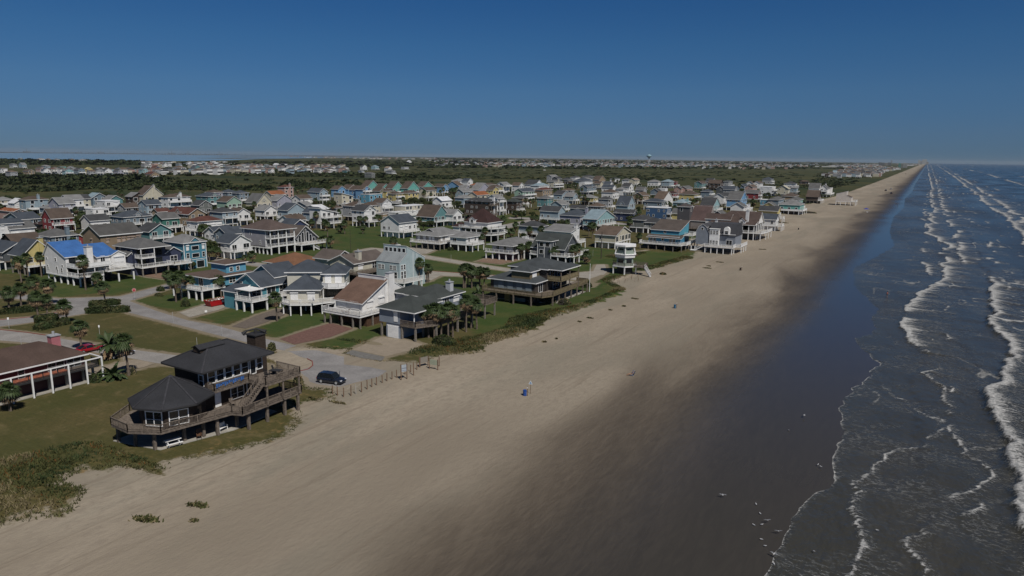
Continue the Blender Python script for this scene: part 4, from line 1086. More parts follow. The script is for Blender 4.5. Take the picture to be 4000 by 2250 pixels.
E_.slab('balcony',[(3.65,3.18),(3.65,1.2),(5.2,.2),(7.6,.2),(9.2,1.5),(9.2,3.18)],5.15,5.45,'white'); E_.rail([(3.7,3.1,5.45),(3.7,1.25,5.45),(5.2,.25,5.45),(7.6,.25,5.45),(9.15,1.5,5.45),(9.15,3.1,5.45)],'white',.95,True)
dp=[(-4.6,-1),(-4.6,-3.4),(-2.4,-5.4),(2.4,-5.4),(4.6,-3.6),(9.8,-1.2),(11,2),(11,6),(8.6,6),(3.6,3.1),(-3.6,-1)]
E_.slab('deck',dp,2.4,2.7,'white','concrete'); E_.rail([(x,y,2.7) for x,y in dp[0:8]],'white')
E_.piles([(-4.3,-3.2),(-2.3,-5.1),(0,-5.1),(2.3,-5.1),(4.4,-3.4),(7.2,-2.2),(9.6,-1.0),(10.7,2),(10.7,5.6),(0,0),(-4,1)],2.4,'white',.24); E_.post(4.0,.8,2.7,5.15,.2); E_.post(8.9,1.5,2.7,5.15,.2); E_.box('lower_wall_or_shade',-3.2,8,1,11,0,2.4,'dark')
# --- F: teal house with gazebo deck
F_=Hs(-131,104,'teal house with dark slate roofs and a white canopy over its front deck').foot(-141,-129,100,118)
TL=(.085,.27,.33)
F_.vol('gy',-140.3,-131.4,105.2,113.0,2.7,5.4,2.6,TL,SL,o=.6); F_.vol('gy',-141,-133,110.5,118,2.7,6.8,2.4,TL,SL,o=.5,wname='rear_wall',rname='rear_roof'); F_.vol('sS',-140.3,-135.6,101.6,105.2,0,4.1,1.1,TL,SL,o=.45,wname='wing_wall',rname='wing_roof')
F_.win('E',-131.4,108,2.9,2.4,2.0,'slider'); F_.win('E',-131.4,111.5,2.9,2.0,2.0,'pair'); F_.win('S',105.2,-133.2,2.8,3.0,2.2,'pair'); F_.win('S',105.2,-138.5,5.0,.9,.9,'sash'); F_.win('E',-133,115.5,2.9,2,2,'pair')
F_.deck(-135.5,-129.4,100.8,105.18,2.7,'SEW'); F_.deck(-131.38,-129.4,105.18,116,2.7,'E')
for x,y in ((-134.9,101.2),(-130.6,101.2),(-134.9,104.6),(-130.6,104.6)): F_.post(x,y,2.7,5.0,.16)
m=MB(); m.box(-135.4-F_.ox,-130.1-F_.ox,100.9-F_.oy,104.9-F_.oy,5.0,5.12); m.build('canopy',M['white'],F_.r)
F_.piles([(-135.3,101.1),(-132.5,101.0),(-129.7,101.0),(-129.7,105.2),(-129.7,109),(-129.7,113)],2.42); F_.box('lower_wall_or_shade',-139,-131.6,106,115,0,2.7,'dark')
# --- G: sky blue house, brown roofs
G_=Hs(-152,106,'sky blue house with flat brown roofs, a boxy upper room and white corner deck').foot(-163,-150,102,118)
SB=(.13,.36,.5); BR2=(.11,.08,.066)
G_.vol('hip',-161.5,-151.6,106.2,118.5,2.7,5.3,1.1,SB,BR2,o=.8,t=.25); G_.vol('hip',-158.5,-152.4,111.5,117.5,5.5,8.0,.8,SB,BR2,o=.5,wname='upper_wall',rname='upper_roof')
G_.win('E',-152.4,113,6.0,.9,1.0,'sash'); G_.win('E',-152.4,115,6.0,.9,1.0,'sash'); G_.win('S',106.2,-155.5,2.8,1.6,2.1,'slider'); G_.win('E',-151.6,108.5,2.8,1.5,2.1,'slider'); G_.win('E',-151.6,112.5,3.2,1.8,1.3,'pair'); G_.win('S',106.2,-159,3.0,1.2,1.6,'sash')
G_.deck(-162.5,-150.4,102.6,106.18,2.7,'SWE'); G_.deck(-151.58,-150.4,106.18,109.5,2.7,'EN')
G_.piles([(-162.2,102.9),(-159,102.9),(-156,102.9),(-153,102.9),(-150.7,102.9),(-150.7,106),(-150.7,109.2),(-152,113),(-152,118)],2.42); G_.box('lower_wall_or_shade',-160.5,-153.5,107.5,118,0,2.7,'dark')
# --- H: pale blue three-storey saltbox with clerestory
H_=Hs(-120.5,142.1,'pale blue shingled tower house with five clerestory windows and a metal roof').foot(-129,-120,142,154)
PB=(.40,.49,.51)
H_.vol('sS',-128.8,-120.5,142.1,145.2,0,7.35,2.2,PB,(.24,.26,.27),o=.12,t=.12); H_.vol('sN',-128.8,-120.5,145.25,153.2,0,7.6,3.9,PB,(.24,.26,.27),o=.1,t=.12,wname='rear_wall',rname='rear_roof')
for i in range(5): H_.win('S',145.25,-127.7+i*1.55,9.75,1.05,1.1,'plain')
for u in (-127.6,-126.4,-123.4,-122.2): H_.win('S',142.1,u,5.2,.9,1.2,'pair')
H_.win('S',142.1,-121.9,2.75,1.1,1.9,'sash'); H_.win('S',142.1,-123.6,2.75,.8,1.9,'sash')
for u,z,w,h in ((143.1,5.3,.7,1.3),(144.2,5.3,.7,1.3),(143.1,2.8,.8,2.0),(144.3,2.8,.8,2.0)): H_.win('E',-120.5,u,z,w,h,'sash')
H_.box('trim_board',-120.5,-120.44,147.9,148.0,2.7,9.6,'white'); H_.box('trim_board',-120.5,-120.44,149.6,149.7,2.7,9.2,'white')
H_.slab('deck',[(-123,139.3),(-120.3,138.3),(-116.6,139.3),(-116.2,147),(-120.45,147),(-120.45,142.05),(-123,142.05)],2.4,2.7,'white','concrete'); H_.rail([(-123,142,2.7),(-123,139.3,2.7),(-120.3,138.35,2.7),(-116.65,139.3,2.7),(-116.25,147,2.7)]); H_.piles([(-122.8,139.6),(-120.2,138.7),(-116.9,139.6),(-116.6,143),(-116.5,146.6)],2.4)
# --- I: cream ranch behind, brown roof
I_=Hs(-139,143.5,'cream ranch house with a long brown gabled roof and a stubby cream chimney').foot(-156,-138,143,160)
CC=(.52,.5,.41); XB=(.115,.095,.085)
I_.vol('gx',-155.5,-147.5,144.5,152.5,2.7,5.6,2.1,CC,XB,o=.5); I_.vol('gy',-148.5,-139,143.8,158,2.7,5.3,2.0,CC,XB,o=.6,wname='main_wall',rname='main_roof')
I_.chim(-140.5,147.3,5.2,8.3,1.5,1.3,(.55,.52,.43)); I_.win('S',143.8,-143.7,3.2,2.4,1.3,'shutter'); I_.win('E',-139,146.5,3.2,2,1.3,'shutter'); I_.win('E',-139,152.5,2.9,2,2,'pair')
I_.deck(-147,-138.4,140.6,143.75,2.7,'SW','wood'); I_.deck(-138.95,-135.6,141.5,154,2.7,'SEN','wood'); I_.piles([(-146.5,141),(-142.5,141),(-138.8,141),(-136,142),(-136,148),(-136,153.5)],2.4,'pile'); I_.box('lower_wall_or_shade',-154,-141,146,157,0,2.7,'dark')
# --- J: low orange-brown hip roof
J_=Hs(-159,140.5,'low dark red house under a broad orange brown hip roof').foot(-173,-158,138,152)
J_.vol('hip',-171.2,-159.2,139.6,151.5,0,3.6,2.7,(.075,.035,.03),(.185,.095,.055),o=1.0); J_.win('S',139.6,-168,.9,2.2,1.2,'pair'); J_.win('S',139.6,-163.5,.9,2.8,1.4,'slider'); J_.win('E',-159.2,143,.3,2,2.0,'slider')
# --- K: big dark olive house with wraparound deck and flagpole
K_=Hs(-82,148,'large olive beach house with blue grey hip roofs and long wooden wraparound deck').foot(-94,-75,142,168)
OL=(.17,.14,.085); KD=(.055,.047,.042); KS=(.062,.07,.075)
K_.vol('hip',-93.2,-80.2,145.6,154.5,2.7,5.55,2.0,KD,KS,o=.7,wname='wall'); K_.vol('hip',-87.3,-81.9,146.2,151.5,5.4,8.1,1.3,OL,KS,o=.5,wname='bay_wall',rname='bay_roof'); K_.vol('hip',-90.5,-79.8,151,162.5,2.7,8.3,2.0,KD,KS,o=.6,wname='main_wall',rname='main_roof')
K_.box('shuttered_front',-92.2,-81,145.53,145.59,3.0,5.2,(.16,.19,.20)); 
for u in (-90,-87.3,-84.6,-82): K_.win('S',145.53,u,3.1,1.6,1.9,'shutter',paint((.2,.24,.26),.5,'shutter_paint'))
K_.win('E',-80.2,148.5,2.75,2,2.2,'slider'); K_.win('E',-81.9,148.3,5.9,2.2,1.8,'shutter'); K_.win('E',-79.8,154,5.75,2.2,2.1,'slider'); K_.win('E',-79.8,158,5.75,2.2,2.1,'slider'); K_.win('E',-79.8,156,2.75,3,2.2,'slider')
K_.vol('hip',-79.2,-75.9,151.6,161.8,8.0,8.3,.8,'x' and KD,KS,o=.35,wname='porch_fascia',rname='porch_roof')
K_.deck(-79.75,-75.9,151.2,162,5.6,'SEN',vary('olive_boards',(.2,.165,.10),.2,2,.9),solid=True)
for x,y in ((-76.0,151.5),(-76.0,156.5),(-76.0,161.7)): K_.post(x,y,2.7,8.0,.2,'wood')
dp=[(-94.3,147.5),(-94.3,143.0),(-77.0,143.4),(-75.6,146.5),(-76.3,168.4),(-79.7,168.4),(-79.7,162.5),(-79.7,151),(-80.2,145.6),(-93.2,145.55)]
OB=vary('deck_boards_olive',(.16,.13,.08),.2,2,.9); M['olive']=OB
K_.slab('deck',dp,2.4,2.7,OB,M['wood']); K_.rail([(x,y,2.7) for x,y in dp[0:4]],'olive'); K_.rail([(-75.6,146.5,2.7),(-76.3,168.4,2.7),(-79.7,168.4,2.7)],'olive',1.0,True)
K_.piles([(-75.9,147)]+[(-76.2,y) for y in (151,154.5,158,161.5,165,168)]+[(-94,143.3),(-94,147),(-90,143.3),(-85,143.3),(-80,143.4)],2.4,'wood',.3); K_.box('lower_wall_or_shade',-92.5,-80.5,147.5,161,0,2.4,KD); K_.slab('concrete_pad',[(-93.2,146.4),(-81,148.2),(-76.3,150.3),(-76.6,168),(-92,165)],0,.1,'concrete'); K_.box('garden_wall',-88.5,-83.8,147.0,147.2,0,.9,'concrete')
sh=empty('outdoor_shower',(-87.6,145.3,0)); m=MB()
for i in range(9): m.box(-.7,.7,-.7,-.66,.25+i*.22,.42+i*.22); m.box(.66,.7,-.66,.7,.25+i*.22,.42+i*.22); m.box(-.7,-.66,-.66,.7,.25+i*.22,.42+i*.22)
m.build('slat_screen',M['woodlt'],sh); m=MB(); [m.box(x-.05,x+.05,y-.05,y+.05,0,2.35) for x in(-.7,.7) for y in(-.7,.7)]; m.build('post',M['woodlt'],sh); tag(sh,'orange timber outdoor shower stall below the deck of the large olive house','shower stall')
fp=MB(); fp.tube([(0,0,2.0),(0,0,9.6)],[.09,.05],8); fp.tube([(0,0,9.6),(0,0,9.75)],[.1,.02],8); o=fp.build('flagpole',M['white']); o.location=(-75.9,168.8,-2.0+0); tag(o,'bare white flagpole at the seaward deck corner of the olive house','flagpole')
# --- L: hexagonal tower house
L_=Hs(-79.5,204.2,'small white hexagonal tower house with overhanging flat tiers on splayed legs').foot(-85,-75,199,210)
hx=lambda r:[(-79.7+r*math.cos(R(-69+60*k)),204.0+r*math.sin(R(-69+60*k))) for k in range(6)]
def ring(n,r0,r1,z0,z1,mat,top=None):
    m=MB(); a=hx(r0); b=hx(r1); m.add([(x-L_.ox,y-L_.oy,z0) for x,y in a]+[(x-L_.ox,y-L_.oy,z1) for x,y in b],[(i,(i+1)%6,6+(i+1)%6,6+i) for i in range(6)]+[(5,4,3,2,1,0),(6,7,8,9,10,11)]); return m.build(n,M[mat] if isinstance(mat,str) else mat,L_.r)
ring('wall',3.1,2.9,2.7,5.25,siding((.24,.29,.25),.3)); ring('middle_tier',3.5,3.7,5.25,6.45,'white'); ring('upper_wall',3.1,2.6,6.45,8.75,siding((.24,.29,.25),.3)); ring('roof',3.75,3.75,8.75,9.3,'white'); ring('balcony',3.9,3.9,6.2,6.35,'white'); ring('deck',4.4,4.4,2.35,2.7,'white'); L_.deck(-75.9,-72.6,202.2,205.6,2.7,'SEN','wood')
h5=hx(4.35); L_.rail([(x,y,2.7) for x,y in h5+h5[:1]],'wood')
for k in range(6):
    a=hx(4.1)[k]; m=MB(); b=hx(3.3)[k]; m.bar((a[0]-L_.ox,a[1]-L_.oy,-.2),(a[0]-L_.ox,a[1]-L_.oy,2.36),.3); m.build('leg',M['white'],L_.r)
    m=MB(); m.bar((hx(3.6)[k][0]-L_.ox,hx(3.6)[k][1]-L_.oy,6.4),(hx(3.0)[k][0]-L_.ox,hx(3.0)[k][1]-L_.oy,8.8),.22); m.build('rib',M['white'],L_.r)
ring('lower_wall_or_shade',2.8,2.8,0,2.35,'dark')  # near-black core painted in for the shade between the legs
for ang in (-99,-39):
    o=link('window',win_meshes(1.9,1.5,'slider',None,0)[0],L_.r,(-79.7+2.6*math.cos(R(ang))-L_.ox,204+2.6*math.sin(R(ang))-L_.oy,3.2),rz=R(ang+90)); o=link('window',win_meshes(1.6,1.4,'slider',None,0)[0],L_.r,(-79.7+2.45*math.cos(R(ang))-L_.ox,204+2.45*math.sin(R(ang))-L_.oy,6.7),rz=R(ang+90))
L_.stairs((-70.0,201.0,.1),(-72.8,203.0,2.6),1.0,'white')
# --- M: white house with bright blue roof
m_=Hs(-199.2,96,'tall white house with bright blue roof, white chimney and stacked white decks').foot(-211,-193,95,112)
BL=RC['B']
m_.vol('gy',-210.4,-199.2,95.8,103,2.5,7.6,3.4,WW,BL,o=.35,ridge=-207.4); m_.vol('gy',-208.5,-197.0,103.05,109,2.5,7.0,2.8,WW,BL,o=.35,ridge=-205,wname='rear_wall',rname='rear_roof'); m_.vol('gx',-200,-196.2,106.5,110.5,2.7,7.2,1.0,WW,BL,o=.25,wname='bay_wall',rname='bay_roof')
m_.chim(-198.3,101.5,5.2,10.0,1.6,1.6,WW)
for u,z,w,h in ((-209.2,6.3,.8,.5),(-204.5,6.1,.9,.9),(-209,3.6,.7,1.1),(-204.3,3.9,.9,.7),(-201.7,3.2,.8,1.2),(-204,2.9,.6,.9),(-201.2,4.8,.8,.6)): m_.win('S',95.8,u,z,w,h,'sash')
m_.win('E',-199.2,97.5,5.3,1.6,2.0,'slider',M['dark']); m_.win('E',-199.2,97.3,2.8,2.2,2.1,'slider',M['dark']); m_.win('E',-197.0,104.5,5.3,1.2,1.9,'slider'); m_.win('E',-196.2,108.5,5.0,2.8,1.6,'shutter'); m_.win('E',-197.0,105,2.8,2.2,2.0,'slider')
m_.deck(-199.15,-193.6,95.8,105.0,5.1,'SE',solid=True); m_.deck(-199.15,-193.2,95.8,102.5,2.6,'SE',sp=.3); m_.deck(-196.9,-193.0,103.5,111,3.4,'SEN',sp=.3); m_.stairs((-194.3,110.0,3.5),(-194.3,105.6,5.0),1.1)
m_.box('beam',-210.4,-199.2,95.75,96.0,2.2,2.5,'white')
m_.piles([(-210,96.2),(-206.8,96.2),(-203.5,96.2),(-200,96.2),(-197,96.2),(-193.5,96.2),(-193.5,99.3),(-193.5,102.3),(-193.3,106.5),(-193.3,110.8),(-197,103),(-204,103),(-210,103)],2.32); m_.post(-193.8,96,2.6,4.8); m_.post(-193.8,100.4,2.6,4.8); m_.post(-193.8,104.8,2.6,4.8); m_.box('lower_wall_or_shade',-208,-200,99,108,0,2.4,'dark')
# --- N: navy house
n_=Hs(-197.8,114.5,'navy house with grey hip roof and two white balconies at its corner').foot(-208.5,-194,113,129)
NV=(.05,.06,.105)
n_.vol('hip',-208,-195.6,114.4,123.5,8.3,8.4,2.4,NV,RC['h'],o=.6,wname='eave_wall'); n_.box('wall',-208,-198.3,114.4,123.5,0,8.28,NV); n_.box('porch_wall',-198.3,-197.2,118.2,123.5,2.7,8.28,NV)
n_.vol('gx',-206.5,-199.5,113.0,115.6,3.0,6.0,.9,NV,RC['h'],o=.3,wname='bay_wall',rname='bay_roof'); n_.vol('gx',-203,-197.2,123.55,128.5,2.7,5.9,1.5,NV,RC['h'],o=.4,wname='wing_wall',rname='wing_roof')
for u,z in ((-205.6,7.0),(-202.4,6.2),(-199.6,6.4)): n_.win('S',114.4,u,z,.7,1.1,'sash')
n_.win('S',114.4,-203,3.9,1.0,1.1,'sash'); n_.win('E',-197.2,121,5.6,2.4,2,'slider',M['dark']); n_.win('E',-197.2,121,2.8,2.4,2,'slider',M['dark']); n_.win('E',-197.2,126,3.0,2.2,1.8,'pair'); n_.win('E',-198.3,116.4,5.6,2.4,2.2,'slider',M['dark']); n_.win('E',-198.3,116.4,2.8,2.4,2.2,'slider',M['dark'])
n_.deck(-198.25,-195.0,114.4,118.9,5.5,'SEN',sp=.3); n_.deck(-198.25,-194.8,114.2,123.5,2.7,'SE',sp=.3); n_.deck(-197.15,-193.2,123.5,129.4,2.7,'SEN',sp=.3)
n_.post(-195.2,114.6,2.7,8.3,.2); n_.post(-195.2,118.7,2.7,8.3,.2); n_.piles([(-195.1,114.6),(-195.1,118.6),(-195.1,122.6),(-193.5,125),(-193.5,129),(-197.5,119)],2.4,'pile',.34)
# --- O: turquoise tower house
o_=Hs(-196.4,129.6,'boxy teal three level house with light grey roof and white framed windows').foot(-207,-196,129,137)
TQ=(.075,.235,.32)
o_.vol('hip',-206.5,-196.6,129.2,136.8,0,8.4,2.2,TQ,RC['g'],o=.45); gable_dormer(o_.r,'E',-10,-.2,-.4,7.2,3.5,8.0,3.4,.5,1.3,TQ,RC['g'],window=False)
for z in (3.5,5.9):
    o_.win('E',-196.6,133.1,z,2.4,1.25,'plain'); o_.win('E',-196.6,130.4,z,.9,1.5,'sash' if z<4 else 'shutter'); o_.win('E',-196.6,135.9,z,.9,1.5,'sash' if z<4 else 'shutter'); o_.win('S',129.2,-205.3,z,1.3,1.0,'plain')
o_.win('S',129.2,-202.4,5.4,1.0,.9,'plain'); m=MB(); m.box(-10.15,-.15,-.46,-.41,2.75,2.9); m.box(-.2,-.14,-.4,7.2,2.75,2.9); m.build('trim_board',M['white'],o_.r); o_.win('S',129.2,-200.3,.2,1.5,2.0,'plain'); o_.win('E',-196.6,131.2,.1,1.6,2.2,'plain'); o_.win('E',-196.6,134.6,.1,2.6,2.2,'plain')
for x,y in ((-196.55,129.15),(-206.55,129.15),(-196.55,136.85)): o_.post(x,y,0,8.3,.18)
# --- P: long tan house
p_=Hs(-230.5,122,'long tan house with a big dark grey gable roof and cream shutters').foot(-240,-230,121,136)
TN_=(.27,.205,.14)
p_.vol('gy',-241.5,-230.6,122.3,136,0,9.0,2.9,TN_,(.085,.083,.08),o=.5,t=.3)
for y in (128.2,129.9,131.6,133.0): p_.win('E',-230.6,y,6.2,1.1,1.5,'shutter',paint((.42,.33,.27),.5,'cream_shutter'))
p_.win('E',-230.6,135,6.0,1.7,1.9,'shutter',paint((.42,.33,.27),.5,'cream_shutter')); p_.win('E',-230.6,124.5,6.4,.9,1.2,'shutter',paint((.42,.33,.27),.5,'cream_shutter')); p_.win('S',122.3,-236,5.6,.9,1.9,'shutter',paint((.42,.33,.27),.5,'cream_shutter')); p_.vol('sE',-230.6,-229.0,127.5,133,0,2.6,.5,TN_,(.085,.083,.08),o=.2,wname='porch_wall',rname='porch_roof')
# --- R: big lavender house
r_=Hs(-200.8,165.8,'large three level lavender grey house with brown hip roof and corner verandas').foot(-218,-200,165,179)
LV=(.33,.325,.35)
r_.vol('hip',-216.4,-200.9,166,177.5,8.7,9.0,3.2,LV,(.105,.08,.072),o=.6,wname='eave_wall'); r_.box('wall',-214.8,-203.7,166,177.5,2.9,8.68,LV)
for u,z in ((-211.5,6.6),(-212,3.7),(-206.5,3.5)): r_.win('S',166,u,z,.7,1.4,'sash')
for z in (2.95,5.95):
    r_.deck(-203.68,-200.9,166,177.5,z,'SE',sp=.3); r_.deck(-216.4,-214.82,166,171,z,'SW',sp=.3)
    for y in (168.5,172,175.5): r_.win('E',-203.7,y,z+.15,1.9,2.1,'slider',M['dark'])
for x,y in ((-201.1,166.2),(-201.1,169.8),(-201.1,173.5),(-201.1,177.2),(-203.6,166.2),(-216.2,166.2),(-214.9,166.2)): r_.post(x,y,2.9,8.7,.3)
r_.box('beam',-216.4,-200.9,165.9,166.0,2.25,2.65,'white'); r_.piles([(-216.2+i*2.17,166.3) for i in range(8)]+[(-201.1,169.8),(-201.1,173.5),(-201.1,177.2)],2.62,'white',.36); r_.box('lower_wall_or_shade',-213,-205,170,177,0,2.6,'dark'); r_.stairs((-218.6,168.5,.2),(-216.6,172.5,2.8),1.1)
# --- S: glazed gable house
s_=Hs(-203,184,'glass fronted gable house with fan of white mullions beside the lavender house').foot(-214,-197,177,192)
s_.vol('gx',-214,-203.2,178.2,190.5,2.7,4.2,4.8,(.11,.12,.14),(.11,.095,.085),o=.7)
for y,z1 in ((180.0,4.3),(181.6,5.5),(183.2,6.6),(185.5,6.6),(187.1,5.5),(188.7,4.3)): s_.win('E',-203.2,y,2.8,1.1,z1-2.8,'plain')
s_.win('E',-203.2,184.35,2.8,.8,4.9,'plain'); s_.deck(-203.15,-198,177.5,191,2.7,'SEN',sp=.3); s_.stairs((-198.5,186.5,.1),(-200.6,182.6,2.6),1.2); s_.piles([(-198.3,178),(-198.3,184),(-198.3,190.6),(-203,178.5),(-203,190),(-209,178.5)],2.42); s_.box('lower_wall_or_shade',-212,-204.5,180,189,0,2.7,'dark')
# --- T: light grey hip house on piles
t_=Hs(-160.5,213,'light grey hip roofed house on an open deck over many tapered white piles').foot(-173,-158,211,230)
t_.vol('hip',-172,-160.7,213.2,228.6,2.7,5.4,2.6,(.36,.34,.32),RC['g'],o=.75); t_.vol('gy',-168.5,-165.5,215.5,218.5,6.3,6.9,.8,(.1,.1,.1),RC['g'],o=.3,wname='gablet_wall',rname='gablet_roof',t=.12)
for u in (-170.5,-167.6,-164.9,-163.3): t_.win('S',213.2,u,3.2,1.2,1.6,'shutter')
t_.win('E',-160.7,215,3.2,1.2,1.6,'shutter'); t_.win('E',-160.7,219.5,3.2,4.5,1.8,'shutter'); t_.win('E',-160.7,226,2.8,2.5,2.0,'slider')
t_.deck(-173.5,-158.6,211,213.15,2.7,'SW',sp=.3); t_.deck(-160.65,-158.6,213.15,233,2.7,'E',sp=.3); t_.box('lower_wall_or_shade',-170,-163,214.5,226,0,2.4,(.07,.075,.08))
t_.piles([(-173.2+i*2.9,211.3) for i in range(6)]+[(-158.9,211.3+i*3.0) for i in range(1,8)]+[(-162,218),(-162,224)],2.42,'pile',.34)
# --- U: maroon-roofed white house with round decks
u_=Hs(-161.5,246,'white house with steep maroon hip roof, white dormer and rounded tiered verandas').foot(-175,-155,243,262)
u_.vol('hip',-172.5,-160.2,247.5,259,5.9,8.0,5.6,WW,RC['m'],o=.5); u_.vol('gy',-169.2,-166.2,246.6,250,7.4,9.2,1.0,WW,RC['m'],o=.2,wname='dormer_wall',rname='dormer_roof',t=.12); u_.win('S',246.6,-167.7,7.7,1.3,1.5,'slider'); u_.box('wall_lower',-172.5,-160.2,248,259,3.25,5.9,(.10,.11,.12)); u_.vol('hip',-177.5,-173,246,252,3,5.6,1.8,WW,RC['m'],o=.4,wname='wing_wall',rname='wing_roof')
for k,z in enumerate((3.2,5.9)):
    pts=[(-172.6,243.6),(-166,243.0),(-160.5,243.2),(-156.6,245.0),(-155.2,248.5),(-155.2,254)]
    u_.slab('deck',pts+[(-160.2,254),(-160.2,247.5),(-172.6,247.5)],z-.28,z,'white','concrete'); u_.rail([(x,y,z) for x,y in pts],'white',lod=1)
for x,y in [(-172.3,243.8),(-169,243.6),(-166,243.3),(-163.2,243.3),(-160.5,243.5),(-156.9,245.2),(-155.5,248.5),(-155.5,253.6)]: u_.post(x,y,0,5.7,.24)
for u in (-170.8,-167.9,-165,-162.1): u_.win('S',248,u,3.4,2.2,2.1,'slider')
u_.box('lower_wall_or_shade',-171,-161,248.5,258,0,2.9,'dark'); u_.stairs((-156.2,256.5,3.3),(-158.6,251,5.8),1.1); 
# --- V: white hip house above a brick drive
v_=Hs(-123,206,'white hip roofed house with dark red ground floor, wrap deck and flared white piles').foot(-134,-121,204,226)
v_.vol('hip',-131.4,-123.4,206.2,220.5,2.7,5.3,1.9,(.5,.51,.54),(.17,.17,.17),o=1.6); v_.box('lower_wall_or_shade',-130.5,-122.8,207,219,0,2.4,(.10,.065,.085))
for u in (-129,-126): v_.win('S',206.2,u,2.9,1.2,1.9,'slider')
for y in (208,211,214,218): v_.win('E',-123.4,y,2.9,1.2,1.9,'slider')
v_.deck(-133.4,-121.4,204.2,206.15,2.7,'SW',sp=.3); v_.deck(-123.35,-121.4,206.15,222,2.7,'E',sp=.3); v_.piles([(-133,204.6),(-130.2,204.6),(-127.4,204.6),(-124.6,204.6),(-121.8,204.6),(-121.7,208.5),(-121.7,212.5),(-121.7,216.5),(-121.7,221)],2.42,'white',.36)
v_.deck(-128,-122.5,221,226.5,5.6,'SEW',sp=.3); v_.box('rear_wall',-128,-122.5,221.2,226.3,2.7,5.3,(.5,.51,.54)); v_.stairs((-122.4,219,3.4),(-126.5,222.3,5.6),1.1)
# --- VB: dark grey house with turret
a_=Hs(-104,210,'dark grey house with a square corner turret, steep green grey roof and white deck').foot(-118,-102,208,224)
DG=(.09,.10,.115)
a_.vol('gx',-117,-104.5,210.2,221.5,2.7,5.1,4.4,DG,RC['k'],o=.6); a_.vol('hip',-114,-108.6,208.2,213,0,7.7,1.2,DG,RC['k'],o=.45,wname='turret_wall',rname='turret_roof')
for u,z in ((-112.4,5.6),(-112.4,3.0),(-110,5.6)): a_.win('S',208.2,u,z,1.5,1.5,'plain')
for x in (-113.9,-111.2,-108.7): a_.post(x,208.16,0,7.3,.14)
a_.win('E',-104.5,215.8,2.8,4,3.2,'grid'); a_.win('E',-108.6,210.5,5.6,1.4,1.4,'plain'); a_.deck(-117.2,-114.05,208.2,210.2,2.7,'SW',sp=.3); a_.deck(-108.55,-102.3,208.2,210.15,2.7,'SE',sp=.3); a_.deck(-104.45,-101.2,210.15,223.5,2.7,'SEN',sp=.3); a_.piles([(-117,208.5),(-106,208.5),(-103,208.5),(-101.5,212),(-101.5,216),(-101.5,220),(-101.5,223.2),(-104.5,215)],2.42); a_.box('lower_wall_or_shade',-116,-106,211,220,0,2.6,'dark')
# --- Y: blue two-tier beach house
y_=Hs(-81.5,264.5,'turquoise blue beach house with two tiers of brown roof and long white decks').foot(-96,-80,262,284)
BB_=(.055,.22,.36); XR=(.10,.083,.073)
y_.vol('sS',-94.2,-82.0,266,281,2.7,5.4,0.3,BB_,XR,o=.35,wname='wall',rname='lower_roof'); y_.vol('sS',-94.2,-82.4,268.5,281,5.9,7.7,3.2,(.09,.33,.45),XR,o=.4,wname='upper_wall',rname='upper_roof')
m=MB(); m.slab([(-13.4,.4,5.0),(1.2,.4,5.0),(1.2,4.0,6.0),(-13.4,4.0,6.0)],.16,0,1); m.build('eave_roof',[M['white'],shingle(XR)],y_.r)
for u in (-93,-91.6,-85,-83.6): y_.win('S',266,u,2.85,1.0,2.1,'slider')
y_.win('S',266,-88.3,3.9,.9,.8,'plain'); y_.win('S',268.5,-88.3,6.6,.9,.8,'plain'); y_.deck(-97,-79.6,262.6,265.95,2.7,'SW',lod=1); y_.deck(-81.95,-78.6,265.95,284,2.7,'SEN',lod=1); y_.deck(-81.9,-78.6,274,281,5.7,'SEN',lod=1)
y_.piles([(-96.5+i*3.4,263) for i in range(6)]+[(-79,267+i*4) for i in range(5)],2.42,'pile',.3); y_.box('lower_wall_or_shade',-94,-84,266,280,0,2.3,'dark')
# --- Z: grey gambrel house
z_=Hs(-66,270,'blue grey gambrel roofed beach house with arched dormer, bay window and stair').foot(-77,-61,266,287)
GG=(.235,.26,.30); GR=(.06,.062,.07)
m=MB(); prof=[(0,2.8),(0,7.6),(.9,9.6),(2.5,10.9),(4.1,9.6),(5,7.6),(5,2.8)]; X0_=-76.4-z_.ox
m.add([(X0_+a,271.2-z_.oy,b) for a,b in prof]+[(X0_+a,283-z_.oy,b) for a,b in prof],[tuple(range(7)),tuple(range(13,6,-1)),(0,7,8,1),(6,5,12,13),(0,6,13,7)]); m.build('gambrel_wall',siding(GG),z_.r)
m=MB()
for (a0,b0),(a1,b1) in zip(prof[1:5],prof[2:6]): m.slab([(X0_+a0-(.15 if a0<2 else -.0),271-z_.oy,b0+.12),(X0_+a1+(.0 if a1<3 else .15),271-z_.oy,b1+.12),(X0_+a1,283.2-z_.oy,b1+.12),(X0_+a0,283.2-z_.oy,b0+.12)],.15)
m.build('gambrel_roof',[M['white'],shingle(GR)],z_.r)
z_.vol('gx',-71.5,-61.2,272.2,283,2.8,7.2,.4,GG,GR,o=.1); 
m=MB(); m.add([(a-z_.ox,b-z_.oy,c) for a,b,c in [(-71.4,271.9,6.7),(-61.0,271.9,6.7),(-61.0,274.2,11.4),(-71.4,274.2,11.4),(-61,281,11.4),(-71.4,281,11.4),(-61,283.3,6.7),(-71.4,283.3,6.7)]],[(0,1,2,3),(3,2,4,5),(5,4,6,7),(1,6,4,2),(0,3,5,7),(0,7,6,1)]); m.build('mansard_roof',[shingle(GR)],z_.r)
for z,h in ((2.95,2.0),(7.0,1.9)):
    z_.box('bay_window',-71,-67.3,270.9,272.1,z-.15 if z<4 else 5.2,z+2.2,'white')
    for i in range(3): z_.win('S',270.9,-70.3+i*1.15,z+.1,.8,h-.3,'grid')
z_.box('bay_roof',-71.2,-67.1,270.7,272.4,9.2,9.35,'white')
